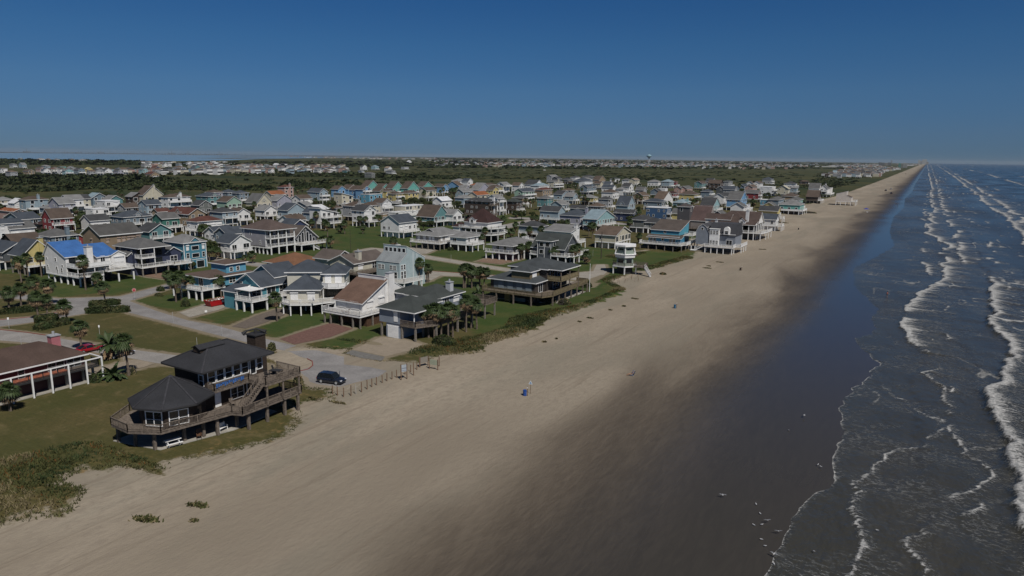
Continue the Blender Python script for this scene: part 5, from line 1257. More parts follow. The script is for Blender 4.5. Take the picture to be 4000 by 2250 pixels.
for x in (-64.5,): 
    m=MB(); m.prism([(x-1.1-z_.ox,7.2)]+[(x-z_.ox+1.1*math.cos(R(180-a)),9.2+1.1*math.sin(R(180-a))) for a in range(0,181,20)]+[(x+1.1-z_.ox,7.2)],0,1.6); m.v=[(a,c+271.2-z_.oy,b) for a,b,c in m.v]; m.build('arched_dormer',M['white'],z_.r); z_.win('S',271.2,x,7.5,1.3,1.2,'sash')
z_.win('S',272.2,-63.5,2.95,2.2,2.1,'slider'); z_.win('S',271.2,-74,8.6,.9,.9,'plain'); z_.chim(-70.2,277,10,12.3,.8,.8)
z_.deck(-71.8,-60.8,267.2,272.15,2.8,'SE',lod=1); z_.deck(-61.15,-59,272.15,284,2.8,'SE',lod=1); z_.stairs((-75.2,268.2,.9),(-72,268.2,2.75),1.1); z_.box('stair_landing',-77.4,-75.2,267.2,269.4,.6,.85,'white')
z_.piles([(-77,267.6),(-75.5,267.6),(-71.5,267.6),(-69.2,267.6),(-66.8,267.6),(-64.4,267.5),(-61.2,267.5),(-61.2,271),(-59.3,275),(-59.3,279),(-59.3,283),(-76,272),(-72,272)],2.52,'white',.28)
# --- AA: white house, brown roof, tall screened porches
q_=Hs(-64.5,322.5,'tall white beach house with dark brown roofs, triangular gable and screened porches').foot(-86,-60,322,345)
BN=(.085,.062,.055)
q_.vol('hip',-86,-68,326,342,3.3,7.0,5.2,WW,BN,o=.5); q_.vol('gx',-78,-64.6,328.5,343,6.9,7.0,5.0,WW,BN,o=.5,wname='gable_wall',rname='gable_roof'); q_.vol('sS',-72.8,-64.5,322.6,328.6,6.7,6.8,1.2,WW,BN,o=.3,wname='porch_fascia',rname='porch_roof'); q_.vol('gx',-88,-76.5,327,333,6.0,8.5,2.2,WW,BN,o=.4,wname='wing_wall',rname='wing_roof')
gable_dormer(q_.r,'S',-10,-4,1,8,-5.8,7.3,2.6,1.2,1.2,WW,BN,depth=3); q_.chim(-69,327.6,7,13,1.3,1.3)
q_.slab('deck',[(-72.8,322.6),(-61.5,322.6),(-60.2,330),(-60.2,343),(-66,343),(-66,328),(-72.8,328)],3.1,3.4,'white','concrete'); q_.rail([(-72.8,322.7,3.4),(-61.6,322.7,3.4),(-60.3,330,3.4),(-60.3,342.8,3.4)],lod=1)
for x,y in [(-72.6,322.8),(-69.8,322.8),(-67,322.8),(-64.7,322.8),(-64.2,326),(-64.2,330),(-64.2,334),(-64.2,338),(-64.2,342.6)]: q_.post(x,y,0,6.75,.3)
q_.box('screened_room',-72,-65.2,326,342,.2,6.7,(.06,.06,.065)); q_.piles([(-61.7,323),(-60.6,330),(-60.6,336),(-60.6,342.4)],3.1,'white',.28); q_.win('E',-64.6,335.7,8.6,1.0,1.5,'plain')
# --- white wedge house alone on the beach, far
w_=Hs(-51.5,632,'white wedge shaped house standing alone on tall piles at the far beach').foot(-63,-47,631,648)
w_.vol('sW',-62.8,-55.1,632,646,3.1,9.3,2.0,(.60,.55,.50),RC['b'],o=.1,t=.15); w_.vol('sE',-55.1,-51.2,632,646,3.1,6.3,1.7,(.60,.55,.50),RC['b'],o=.1,t=.15,wname='low_wall',rname='low_roof'); w_.deck(-51.15,-47.4,632,646,3.3,'SEN',lod=1); w_.piles([(-62.5,632.3),(-59,632.3),(-55.2,632.3),(-51.5,632.3),(-47.7,632.3),(-62.5,645),(-55,645),(-51.5,645),(-47.7,645)],3.1,'white',.34); w_.box('floor_beam',-62.8,-51.2,632,646,2.8,3.1,'white')
x_=Hs(-86,765,'large white multi gabled house with roof terraces near the far beach end').foot(-100,-82,760,795)
x_.vol('gx',-102,-92,762,776,2.8,8.6,5,WW,RC['h'],o=.4); x_.vol('gy',-92,-84.6,764,784,2.8,8.4,3.5,WW,RC['h'],o=.4,wname='front_wall',rname='front_roof'); x_.vol('fl',-91,-83,784.2,795,2.8,8.6,.1,WW,RC['g'],wname='terrace_wall',rname='terrace_roof'); x_.win('S',764,-89.8,5.9,2,2,'slider'); x_.win('S',764,-86.6,5.9,1.6,1.6,'slider'); x_.win('S',764,-88,3.1,2.4,2,'slider'); x_.deck(-84.5,-81,764,795,2.8,'SE',lod=2); x_.deck(-91,-84.6,761.5,763.9,5.8,'SE',lod=2); x_.piles([(-91.5,764.5),(-88,764.5),(-84.8,764.5),(-84.8,772),(-84.8,780),(-81.3,768),(-81.3,780),(-81.3,794)],2.55,'white',.36); x_.chim(-88,778,8,13)
# --- BB: dark tower with a brown roof slope
b_=Hs(-93,300,'charcoal tower house with cupola beside one big brown roof slope').foot(-108,-92,298,314)
X_,Y_,_,_=measure(2770,864,6.6,2715,2782); 
b_.r.location=(X_,Y_,0); b_.ox,b_.oy=0,0; b_.e.update(x0=X_-16,x1=X_,y0=Y_,y1=Y_+16)
b_.vol('sS',-9.2,-.4,.4,6.5,2.7,6.6,6.6,(.28,.25,.235),(.105,.072,.068),o=.3); b_.vol('sN',-9.2,-.4,6.55,12,2.7,8,5.1,(.28,.25,.235),(.105,.072,.068),o=.1,wname='rear_wall',rname='rear_roof'); b_.vol('hip',-15.5,-9.4,-1.5,4.5,0,13.2,1.6,(.10,.095,.10),(.08,.07,.07),o=.4,wname='tower_wall',rname='tower_roof'); b_.win('S',-1.5,-13.5,10.9,1.2,1.8,'plain'); b_.win('E',-9.4,1,10.9,1.2,1.8,'plain'); b_.win('S',-1.5,-13.5,5.5,1.0,1.2,'plain'); b_.deck(-9.4,.6,-2,.38,2.7,'SE','wood',lod=1); b_.piles([(-9,-1.6),(-4.5,-1.6),(.2,-1.6)],2.42,'pile'); b_.box('lower_wall_or_shade',-9,-1,1,10,0,2.7,'dark')
# the remaining near houses from their eaves
for ln in """P 300 500 6.0 110 640 Y s gx DRC
P 30 455 5.6 -220 150 D s gx S
P 2105 165 8.0 1960 2420 T d gx U
P 240 390 5.2 -60 250 V b gy B
Z 1560 175 6.8 1165 1695 W g sS DUC
Z 2200 222 5.5 1880 2425 C x gx F
Z 1110 95 5.8 800 1225 I d hip SU
Z 80 250 5.4 -150 120 W g hip D
Q 1075 330 5.6 860 1110 W s gx D
Q 1950 95 5.8 1770 2200 N s gx D
""".strip().splitlines():
    f=ln.split(); ox,oy,s=TILES[f[0]]; ex,ey,h,xl,xr=map(float,f[1:6]); generic(ox+ex/s,oy+ey/s,h,ox+xl/s,ox+xr/s,f[6],f[7],f[8],f[9],random.Random(ln))
# ---------------------------------------------------------------- palms, shrubs, hedges, dune plants, scrub
GREEN=vary('palm_green',(.040,.062,.020),.3,1.2,.6,spec=.3); TAN=vary('dead_frond_tan',(.25,.175,.105),.35,2,.9); TRUNK=vary('palm_trunk',(.15,.12,.095),.3,4,.95)
DGREEN=vary('leaf_dark_green',(.036,.052,.02),.35,.8,.7); OLIVE=vary('leaf_olive',(.06,.066,.024),.3,.8,.8); RUST=vary('leaf_rust',(.13,.062,.02),.3,.8,.9); SAGE=vary('leaf_sage',(.088,.088,.038),.25,.8,.85); STRAW=vary('grass_straw',(.175,.145,.08),.25,.8,.9)
def fan(m,o,az,el,L,W,mi,r,droop):
    "fan frond: stalk and seven blades"
    d=Vector((math.cos(az)*math.cos(el),math.sin(az)*math.cos(el),math.sin(el))); s=Vector((-math.sin(az),math.cos(az),0)); n=d.cross(s)
    c=o+d*L*.5; m.add([o-s*.03,o+s*.03,c],[(0,1,2)],mi)
    for k in range(7):
        a=(k-3)*.30; dd=(d*math.cos(a)+s*math.sin(a)); e=c+dd*W*(1-.03*abs(k-3))+Vector((0,0,-droop*(1+r.random()*.5))); q=dd.cross(n).normalized()*W*.1; mid=c+dd*W*.55+n*(-.03)
        m.add([c,mid-q,e,mid+q],[(0,1,2,3)],mi)
def palm_meshes(seed,h):
    r=random.Random(seed); lean=Vector((r.uniform(-.5,.5),r.uniform(-.5,.5),0)); T=MB(); pts=[Vector((0,0,-.3))+lean*(t**2)*.8+Vector((0,0,(h+.3)*t)) for t in (0,.25,.5,.75,1)]
    T.tube(pts,[.24,.2,.17,.17,.22],9); top=pts[-1]; C=MB(); D=MB()
    for i in range(46):
        az=r.random()*6.283; el=R(r.uniform(-12,80)); fan(C,top+Vector((0,0,.1)),az,el,r.uniform(1.2,1.5),r.uniform(1.15,1.5),0,r,.16+.36*math.cos(el))
    for i in range(40):
        az=r.random()*6.283; el=R(r.uniform(-75,0)); fan(D,top,az,el,r.uniform(1.0,1.4),r.uniform(.9,1.25),0,r,.3)
    return T.mesh('trunk',TRUNK),C.mesh('crown',GREEN),D.mesh('dead_fronds',TAN)
PALMS=[(h,palm_meshes(int(h*10)+k,h)) for h in (2.2,3.2,4.2,5.2,6.4) for k in range(2)]
def date_palm(seed=5,h=2.6):
    r=random.Random(seed); T=MB(); T.tube([(0,0,-.2),(0,0,h)],[.4,.34],10); C=MB(); D=MB()
    for i in range(44):
        az=r.random()*6.283; el=R(r.uniform(-5,75)); L=r.uniform(2.4,3.1); d=Vector((math.cos(az)*math.cos(el),math.sin(az)*math.cos(el),math.sin(el))); s=Vector((-math.sin(az),math.cos(az),0)); p=Vector((0,0,h)); B=C if i<34 else D
        if i>=34: d.z=-.5; d.normalize()
        for k in range(7):
            q=p+d*L/7; w=.42*math.sin((k+1)/7.6*math.pi)+.06
            B.add([p,q,q+s*w+Vector((0,0,-.12)),p+s*w*.9+Vector((0,0,-.12))],[(0,1,2,3)]); B.add([p,q,q-s*w+Vector((0,0,-.12)),p-s*w*.9+Vector((0,0,-.12))],[(3,2,1,0)])
            p=q; d=(d+Vector((0,0,-.19))).normalized()
    return T.mesh('trunk',TRUNK),C.mesh('crown',GREEN),D.mesh('dead_fronds',TAN)
DATE=date_palm(); SAGO=date_palm(9,.5)
PLANTS=[]
def palm(bx,by,h,kind='fan',r=None,scale=None):
    r=r or rnd; root=empty('palm_tree',(bx,by,0),r.random()*6.28)
    if kind=='fan':
        c=min(PALMS,key=lambda p:abs(p[0]-h)+r.random()*.5); s=scale or (h/c[0])**.5; ms=c[1]
        z=h/c[0]; root.scale=(s*.98,s*.98,z)
        if z>1.4 or z<.7: root.scale=(z,z,z)
    else: ms=DATE if kind=='date' else SAGO
    for n_,me_ in zip(('trunk','crown','dead_fronds'),ms): link(n_,me_,root)
    PLANTS.append(dict(x=bx,y=by,h=h,k={'fan':'cabbage palm','date':'date palm','sago':'sago palm'}[kind],root=root,cat='palm')); return root
def palm_px(bx,by,cx,cy,kind='fan'):
    X,Y=at(bx,by); z=3
    for _ in range(12): z+= (px(X,Y,z)[1]-cy)*math.hypot(X,Y)/FPX*.9
    palm(X,Y,max(1.3,min(z,9)),kind)
PL={'P':[(255,600,305,880),(405,540,405,830),(590,520,590,800),(120,1040,130,1250),(275,970,300,1210),(500,880,530,1190),(660,930,680,1200),(520,1120,545,1410),(660,1140,680,1385),(945,1230,955,1449),(1490,950,1495,1190),(1260,590,1215,990),(1150,690,1160,900),(1150,1530,1155,1830),(1810,1740,1825,2200),(150,2430,150,2700)],
 'Q':[(235,780,240,980),(300,860,320,1160),(370,800,390,1130),(495,870,490,1100),(950,860,960,1090),(1745,1110,1750,1430),(1465,320,1470,450),(1785,290,1785,420),(1410,490,1405,610),(1290,530,1300,585),(1030,310,1030,460),(890,440,895,560),(800,420,790,580),(690,130,690,330),(780,150,770,340),(700,300,700,480),(1230,770,1230,900),(2390,280,2390,390),(2500,280,2500,400)],
 'X':[(1560,250,1585,560),(1690,320,1695,520),(1720,330,1720,520),(2230,340,2240,600),(2330,370,2330,600),(2200,330,2210,600),(2450,400,2440,590),(2490,380,2500,600),(1800,920,1800,1310),(1900,940,1895,1300),(2000,900,1995,1310),(1720,950,1720,1300),(2060,930,2060,1290),(2330,810,2320,1170),(2250,800,2250,1220),(2400,840,2400,1180)],
 'Z':[(20,700,50,960),(150,720,150,960),(270,740,270,910),(90,690,100,950),(860,390,862,560),(940,380,945,540),(980,360,980,540),(1310,430,1300,590),(1390,430,1385,600),(1260,430,1290,600),(1640,390,1640,600),(1620,420,1600,610),(1790,510,1780,620),(550,180,560,250),(640,150,640,250),(700,170,700,250),(770,70,770,170),(350,150,345,360),(290,240,300,330),(1850,100,1860,260),(1800,80,1810,230),(2510,230,2510,330),(160,1180,160,1449)],
 'E':[(1890,870,1890,1080),(2040,950,2040,1100),(2260,930,2270,1150),(2330,880,2330,1150),(660,1030,740,1330),(820,1160,820,1270),(1060,1170,1100,1320),(1190,1150,1200,1300),(1530,1030,1530,1200),(300,1000,200,1200),(400,930,400,1150),(500,960,500,1180),(550,980,550,1180),(60,1000,60,1230),(1080,320,1090,440),(1380,370,1380,460),(1570,360,1640,580),(1640,330,1660,560),(690,410,700,520),(1830,380,1830,540),(1940,250,1940,460),(2060,300,2060,430),(2190,370,2200,480),(2300,350,2300,500),(2400,330,2400,520),(2470,250,2470,460),(1130,500,1130,700),(1770,370,1780,520),(100,460,100,540),(280,340,280,420),(2130,250,2140,460),(2350,260,2360,450)],
 'D':[(1180,600,1180,850),(1210,960,1200,1310),(1090,1150,1090,1330),(1800,1300,1800,1430),(730,330,730,620),(850,300,850,560),(540,420,540,530),(1000,260,1000,400),(1200,240,1200,400),(1340,280,1340,400),(1500,300,1500,480),(1600,360,1600,500),(1700,320,1700,480),(1560,700,1560,900),(1620,750,1620,1000),(1750,900,1750,1050),(1850,300,1850,480),(2040,300,2040,470),(2480,380,2480,460),(2330,560,2330,680)],
 'B':[(830,340,830,620),(200,370,200,500),(1590,600,1590,830),(1550,540,1540,780),(2140,590,2150,720),(1980,590,1990,700),(2430,640,2430,740),(600,1070,600,1200),(2150,1120,2150,1290),(1900,300,1900,480),(750,330,740,480),(1180,520,1180,640)],
 'A':[(200,330,200,480),(550,370,550,560),(700,560,700,700),(1960,430,1960,600),(1830,540,1850,700),(1960,640,1960,900),(2080,760,2080,980),(2100,880,2110,1100),(1900,1050,1900,1250),(1130,950,1130,1100),(960,1080,960,1220),(900,1120,890,1250),(2190,880,2190,1000),(30,560,30,700),(1500,700,1500,760)],
 'C':[(1420,480,1430,650),(1700,380,1700,560),(1900,620,1900,880),(2040,780,2080,950),(1960,780,1960,940),(560,1250,560,1449),(700,1280,700,1449),(620,1230,620,1420),(800,1250,800,1440),(1000,1210,1000,1300),(1480,180,1480,300),(2350,800,2350,930)],
 'F':[(60,420,60,640),(160,400,160,700),(230,380,220,620),(1640,320,1660,470),(1720,300,1720,450),(1960,660,1960,860),(2060,680,2080,880),(2160,660,2150,870),(700,880,700,1020),(800,920,800,1080),(2480,680,2490,810),(1730,1260,1730,1330),(2130,1090,2110,1230),(2230,1110,2250,1230),(1430,1360,1430,1440),(1700,1010,1700,1100),(1220,460,1220,500)],
 'G':[(220,690,220,800),(330,700,330,800),(430,430,440,640),(520,430,520,600),(640,180,630,330),(960,330,960,480),(1000,260,1000,420),(900,280,900,430),(1180,570,1180,780),(1240,640,1240,780),(800,540,800,690),(980,980,990,1230),(2140,1000,2140,1170),(1370,1290,1370,1449),(1440,1300,1440,1449),(1660,1200,1660,1350),(1900,150,1900,330),(2000,180,2000,320),(1300,360,1300,430),(1430,360,1430,430),(1050,520,1050,700),(880,600,880,740),(2520,960,2520,1180)],
 'H':[(260,960,270,1280),(240,570,240,760),(340,600,340,780),(170,560,170,700),(1180,850,1190,1080),(1260,870,1260,1100),(1360,880,1360,1120),(1130,950,1130,1200),(1300,830,1300,1050),(930,730,930,850),(1040,730,1040,830),(520,600,520,700),(660,570,660,660),(1640,700,1640,880),(1750,640,1750,800),(1300,1290,1310,1420),(330,1290,340,1420),(1080,760,1080,900)],
 'I':[(560,290,560,500),(650,440,650,560),(870,680,880,830),(930,720,930,860),(1110,540,1110,640),(1180,520,1180,600)]}
for k,v in PL.items():
    ox,oy,s=TILES[k]
    for cx,cy,bx,by in v: palm_px(ox+bx/s,oy+by/s,ox+cx/s,oy+(cy-0)/s)
palm(*at(432,1402),2.4,'date'); palm(*at(442,1478),1.0,'sago'); palm(*at(1868,1150),1.0,'sago'); palm(*at(390,1118),2.2,'fan'); palm(*at(3050,800),1.6,'fan')
def free(x,y,m=1.5):
    for h in HOUSES:
        if h['x0']-m<x<h['x1']+m and h['y0']-m<y<h['y1']+m: return False
    return True
NR_=[(np.array(q).mean(0),q) for _,_,q in RPX]
def on_road(x,y):
    a=np.array([[x]]);b=np.array([[y]])
    return any(bool(inside(a,b,q)[0,0]) or float(sdist(a,b,q+q[:1])[0,0])<1.0 for _,q in NR_)
pr_=random.Random(77); n=0
while n<62:
    sx_=pr_.uniform(0,3150); sy_=pr_.uniform(725,1010 if sx_<2600 else 850); x,y=at(sx_,sy_)
    if x>-92 or not free(x,y,2.0) or on_road(x,y): continue
    if inside(np.array([[sx_]]),np.array([[sy_]]),[(1650,960),(2000,900),(2050,1080),(1700,1080)])[0,0]: continue
    palm(x,y,pr_.choice([2.2,3,3.8,4.6,5.4,6]),'fan',pr_); n+=1
# leafy masses: many small faces through an ellipsoid
def leaves(n,dims,size,seed,mats=3,shell=.55,bottom=-.2,lump=0.0):
    r=np.random.RandomState(seed); v=r.normal(size=(n,3)); v/=np.linalg.norm(v,axis=1)[:,None]; v[:,2]=np.where(v[:,2]<bottom,-v[:,2]*.5,v[:,2])
    rad=(shell+(1-shell)*r.rand(n)**.5)[:,None]*(1+lump*(np.sin(v[:,:1]*7+seed)*np.cos(v[:,1:2]*6)))
    c=v*rad*np.array(dims); a=r.normal(size=(n,3)); a/=np.linalg.norm(a,axis=1)[:,None]; b=np.cross(a,v+r.normal(size=(n,3))*.6); b/=np.linalg.norm(b,axis=1)[:,None]+1e-6
    s=size*(.6+.8*r.rand(n))[:,None]; V=np.stack([c-a*s-b*s*.6,c+a*s-b*s*.6,c+a*s+b*s*.6,c-a*s+b*s*.6],1).reshape(-1,3)
    lumpi=(np.sin(c[:,0]*2.1/dims[0]*2+seed)+np.cos(c[:,1]*2.3/dims[1]*2)+r.normal(size=n)*.6); mi=np.clip(np.digitize(lumpi,[-.4,1.0]),0,mats-1)
    return V,np.arange(n*4).reshape(n,4),mi
_bush={}
def bush(x,y,dx,dy,h,label,kind='green',rz=0,name='shrub',cat='shrub',group=None,z=0,core=True):
    mats={'green':[DGREEN,OLIVE,DGREEN],'grey':[SAGE,OLIVE,SAGE],'hedge':[DGREEN,SAGE,DGREEN],'dead':[vary('grey_twigs',(.11,.095,.08),.2,1,.9),OLIVE,STRAW],'dune':[OLIVE,STRAW,RUST]}[kind]
    root=empty(name,(x,y,z),rz); n=int(700*max(1,dx*dy*.5)**.7); n=min(n,6000)
    V,F_,mi=leaves(n*(2 if kind=='hedge' else 1),(dx/2,dy/2,h*(1.1 if kind=='hedge' else 1)),0.10 if h>1 else .08,int(abs(x*7+y*3)),3,.72,-.05,.10); 
    if kind=='hedge': q=np.abs(V/np.array([dx/2,dy/2,h*1.1])); f=np.linalg.norm(q,axis=1)/((q**6).sum(1)**(1/6)+1e-6); V=V*f[:,None]*np.array([.92,.92,.9])
    link('foliage',npmesh('foliage',V,F_,mats,mi),root)
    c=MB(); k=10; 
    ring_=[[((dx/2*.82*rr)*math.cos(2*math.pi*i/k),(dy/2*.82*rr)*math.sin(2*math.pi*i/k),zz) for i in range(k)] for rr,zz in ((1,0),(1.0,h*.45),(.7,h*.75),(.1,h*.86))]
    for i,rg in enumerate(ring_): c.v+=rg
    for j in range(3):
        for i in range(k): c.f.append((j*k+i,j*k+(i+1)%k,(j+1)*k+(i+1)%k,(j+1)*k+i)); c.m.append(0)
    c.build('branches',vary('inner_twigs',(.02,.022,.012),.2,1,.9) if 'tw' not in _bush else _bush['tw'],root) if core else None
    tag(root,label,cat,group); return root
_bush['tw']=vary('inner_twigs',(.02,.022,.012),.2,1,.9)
def hedge(p0,p1,wd,h,label,kind='hedge'):
    a=at(*p0); b=at(*p1); L=math.hypot(b[0]-a[0],b[1]-a[1]); rz=math.atan2(b[1]-a[1],b[0]-a[0])
    return bush((a[0]+b[0])/2,(a[1]+b[1])/2,L*1.15,wd,h,label,kind,rz,'hedge','hedge')
hedge((340,1224),(500,1218),1.8,1.5,'long clipped dark hedge on the street corner nearest the stop sign')
hedge((352,1196),(468,1188),2.6,1.3,'shorter clipped hedge just behind the long corner hedge')
hedge((10,1226),(215,1208),2.4,1.3,'long dark hedge inside the red kerb of the entrance drive')
hedge((140,1290),(225,1272),3.0,1.2,'low hedge on the island between the two left hand roads'); hedge((140,1262),(225,1248),3.2,1.4,'rounded hedge mound at the back of the road island'); hedge((240,1272),(262,1262),2.6,1.6,'squarish dark bush beside the palm on the road island','green')
bush(*at(1062,1368),1.7,1.5,1.6,'round grey shrub standing alone by the beach road','grey'); bush(*at(725,1196),2.2,2.2,1.7,'round dark shrub on the lawn left of the red dumpster','green')
bush(*at(628,1136),2.4,2.0,1.3,'small dark shrub in the mulch bed by the stop sign','green'); bush(*at(620,1156),3.0,1.6,.8,'low pale shrub in the mulch bed by the stop sign','grey')
bush(*at(370,1490),3.0,1.6,1.3,'leafy green bush beside the white pergola posts','green'); bush(*at(410,1470),3.4,1.8,1.2,'dark bush row between pergola and driveway palm','green'); bush(*at(515,1460),1.6,1.4,1.2,'thin grey bush at the foot of the driveway palm','dead')
bush(*at(2285,1120),4.2,3.6,2.1,'large rounded dark bush at the seaward corner of the olive house deck','green'); bush(*at(2140,1180),4.4,3.2,1.9,'grey leafless bush below the front corner of the olive house deck','dead'); bush(*at(2205,1190),3.4,2.8,1.7,'second grey bush right of the leafless one under the deck','dead')
bush(*at(1735,1345),5.6,3.2,1.9,'big green shrub mass below the garage house palms','green'); bush(*at(1165,1505),1.8,1.6,1.8,'straw coloured bush by the far post of the dark octagon house','dune')
bush(*at(1760,978),2.8,2.2,1.3,'dark bush at the foot of the palms beside the grey hip house','green'); bush(*at(2590,1072),2.2,2.0,.7,'low dune bush beside the beach access path','dune'); bush(*at(2930,905),9,4,.5,'patch of straw coloured sea oats in front of the white gabled beach house','dune')
bush(*at(3045,870),10,4,.5,'patch of dry sea oats right of the white gabled beach house','dune'); bush(*at(3150,832),14,6,1.3,'brown brush on the sand in front of the mint green beach house','dead')
def patch(x,y,a,b_,label,kind,rz):
    root=empty('beach_plant',(x,y,ground_z(x,y)),rz); q=np.random.RandomState(int(abs(x*31+y*17))); n=int(60*a*b_+45); k=q.randint(0,max(2,int(a*1.5)),n); cx=(q.rand(12)-.5)*a*.75; cy=(q.rand(12)-.5)*b_*.6
    X=cx[k%12]+q.normal(size=n)*a*.13; Y=cy[k%12]+q.normal(size=n)*b_*.16; az=q.rand(n)*6.283; w=.05+.06*q.rand(n); hh=.10+.22*q.rand(n); ln=q.normal(size=(n,2))*.14
    V=np.stack([np.stack([X-np.cos(az)*w,Y-np.sin(az)*w,0*X-.02],-1),np.stack([X+np.cos(az)*w,Y+np.sin(az)*w,0*X-.02],-1),np.stack([X+ln[:,0]+np.cos(az)*w,Y+ln[:,1]+np.sin(az)*w,hh],-1),np.stack([X+ln[:,0]-np.cos(az)*w,Y+ln[:,1]-np.sin(az)*w,hh],-1)],1).reshape(-1,3)
    link('foliage',npmesh('foliage',V,np.arange(n*4).reshape(n,4),[OLIVE,STRAW,STRAW] if kind=='dune' else [OLIVE,OLIVE,STRAW],q.randint(0,3,n)),root); tag(root,label,'beach plant')
for i,(x,y,a,b_,lb) in enumerate([(577,2032,3.4,1.3,'sprawling yellow green beach plant nearest the bottom left of the sand'),(765,2037,1.1,.6,'tiny green beach plant right of the sprawling one'),(780,1975,2.8,.9,'thin trailing beach vine on the near sand'),(1322,1576,2.2,.6,'dark green beach plant below the post fence'),(1220,1560,2.0,.5,'flat beach plant left of the post fence'),(2130,1337,1.2,1.0,'round tuft of beach grass on the sand below the dune'),(2172,1325,.7,.6,'small dark tuft just right of the round beach tuft'),(2263,1258,1.2,.9,'bristly tuft between the dune and the farther barrel'),(2300,1243,2.2,.8,'low green patch on the sand below the lawn point'),(2480,1168,2.6,1.0,'green patch on the sand seaward of the dune point'),(2445,1198,2.4,.8,'brownish patch just below the green dune point patch'),(2385,1212,1.8,.7,'small brown patch left of the brownish patch'),(2760,1048,5,1.6,'largest low green mound on the sand past the tower house'),(2770,1040,3,1,'thin green streak on the sand behind the low mound'),(2810,1025,3.6,1.1,'dark green streak before the gambrel house stair'),(2980,975,4,1,'narrow weed line before the screened porch house')]):
    X_,Y_=at(x,y); patch(X_,Y_,a*(.7 if i>4 else 1),b_*(.6 if i>4 else 1),lb,'dune' if i%2 else 'green',rnd.uniform(-.2,.3))
# broad-leaved trees between the houses
TREE=[]
def tree_mesh(seed,R_=3.2,h=4.6):
    T=MB(); T.tube([(0,0,-.2),(.1,0,h*.35),(.0,.1,h*.6)],[.25,.18,.1],7)
    r=random.Random(seed)
    for k in range(5):
        a=k*1.256+r.random(); T.tube([(0.05,0,h*.35),(math.cos(a)*R_*.35,math.sin(a)*R_*.35,h*.6),(math.cos(a)*R_*.6,math.sin(a)*R_*.6,h*.78)],[.12,.07,.03],5)
    V=[];F_=[];mi=[];o=0
    for k in range(9):
        a=r.random()*6.28; q=r.random()**.5*R_*.62; c=np.array([math.cos(a)*q,math.sin(a)*q,h*(.55+.3*r.random())]); v,f,m_=leaves(230,(R_*.48,R_*.48,R_*.36),.17,seed*13+k,3,.6,-.7); V.append(v+c); F_.append(f+o); mi.append(m_); o+=len(v)
    return T.mesh('trunk',TRUNK),npmesh('crown',np.concatenate(V),np.concatenate(F_),[DGREEN,OLIVE,DGREEN],np.concatenate(mi))
TM=[tree_mesh(3),tree_mesh(8,2.6,3.6),tree_mesh(21,3.8,5)]
def tree(x,y,k,s=1.0):
    root=empty('broadleaf_tree',(x,y,0),rnd.random()*6); root.scale=(s,s,s*rnd.uniform(.85,1.1)); link('trunk',TM[k][0],root); link('crown',TM[k][1],root); PLANTS.append(dict(x=x,y=y,h=4*s,k='broadleaf tree',root=root,cat='tree'))
tl={'E':[(1300,640,1),(1430,660,1.2),(1560,650,1.1),(1700,680,1),(1820,700,.9),(1400,720,1)],'D':[(1560,800,1.1),(1600,900,1),(1650,960,1.1),(1250,380,1.2),(1400,340,1.3),(1800,420,1)],'C':[(1720,540,1.2),(300,280,1.1),(60,230,1)],'Q':[(720,230,1.1),(760,560,1.3),(850,300,1.1),(700,470,1.1),(560,690,.6)],'G':[(780,330,1.2),(930,320,1.1),(640,300,1),(1930,290,1.2),(2050,240,1),(2350,1370,1.2),(2450,1390,1.2),(200,1200,.8)],'H':[(80,1250,1.3),(200,1300,1.2),(1300,1050,1),(1650,800,1),(620,260,1),(880,300,1)],'A':[(1130,1080,.8),(1900,520,1.1),(700,620,1),(2010,860,1.2),(2030,1120,1.3)],'B':[(470,480,1),(1170,560,1),(400,470,1),(2430,700,1),(2240,1230,1),(1950,320,1.1)],'F':[(1100,220,1),(240,860,1),(1690,1090,.8),(760,960,1)],'I':[(560,420,1.1),(620,480,1),(1700,560,1)],'P':[(1010,130,1.2),(1400,820,.7),(2000,640,.8)]}
for k,v in tl.items():
    ox,oy,s=TILES[k]
    for x,y,sc_ in v: X_,Y_=at(ox+x/s,oy+y/s); tree(X_,Y_,rnd.randrange(3),sc_)
n=0
while n<200:
    sx_=pr_.uniform(0,3050); sy_=pr_.uniform(722,900); x,y=at(sx_,sy_)
    if x>-95 or not free(x,y,1.0) or on_road(x,y): continue
    tree(x,y,pr_.randrange(3),pr_.uniform(.5,1.0)); n+=1
# dune grass (nobody could count it)
r=np.random.RandomState(4); N=150000
X=r.uniform(-100,-68,N); Y=r.uniform(18,250,N); 
gq=sdist(X,Y,EDGE)*np.where(inside(X,Y,PA),1,-1)
nz=fbm(X,Y,5,3,8); nz2=fbm(X,Y,13,2,18)
wid=np.where(Y<44,9.0,np.where(Y<95,0.6,np.where(Y<143,6.5,np.where(Y<205,3.0,4.0))))
keep=(gq>-1.0+nz)&(gq<wid*(.35+nz2*1.1))&(r.rand(N)<(nz*1.05)**1.6+.06)
for _,_,q in RPX: keep&=~inside(X,Y,q)
for h_ in HOUSES[:]:
    if h_['dist']<300: keep&=~((X>h_['x0'])&(X<h_['x1'])&(Y>h_['y0'])&(Y<h_['y1']))
X,Y,gq,nz,nz2=X[keep],Y[keep],gq[keep],nz[keep],nz2[keep]
big=(Y<46); X=X[:42000];Y=Y[:42000];gq=gq[:42000];nz=nz[:42000];nz2=nz2[:42000]
n=len(X); Zg=dune_h(X,Y,np.clip(gq,-12,60)); K=4; rep=lambda a:np.repeat(a,K)
bx,by,bz=rep(X)+r.normal(size=n*K)*.12,rep(Y)+r.normal(size=n*K)*.12,rep(Zg)-.03
hh=(.18+.42*rep(nz2)*r.rand(n*K))*np.where((rep(Y)>44)&(rep(Y)<95),.5,1.0); az=r.rand(n*K)*6.283; w=.035+.04*r.rand(n*K); lean=r.normal(size=(n*K,2))*.16
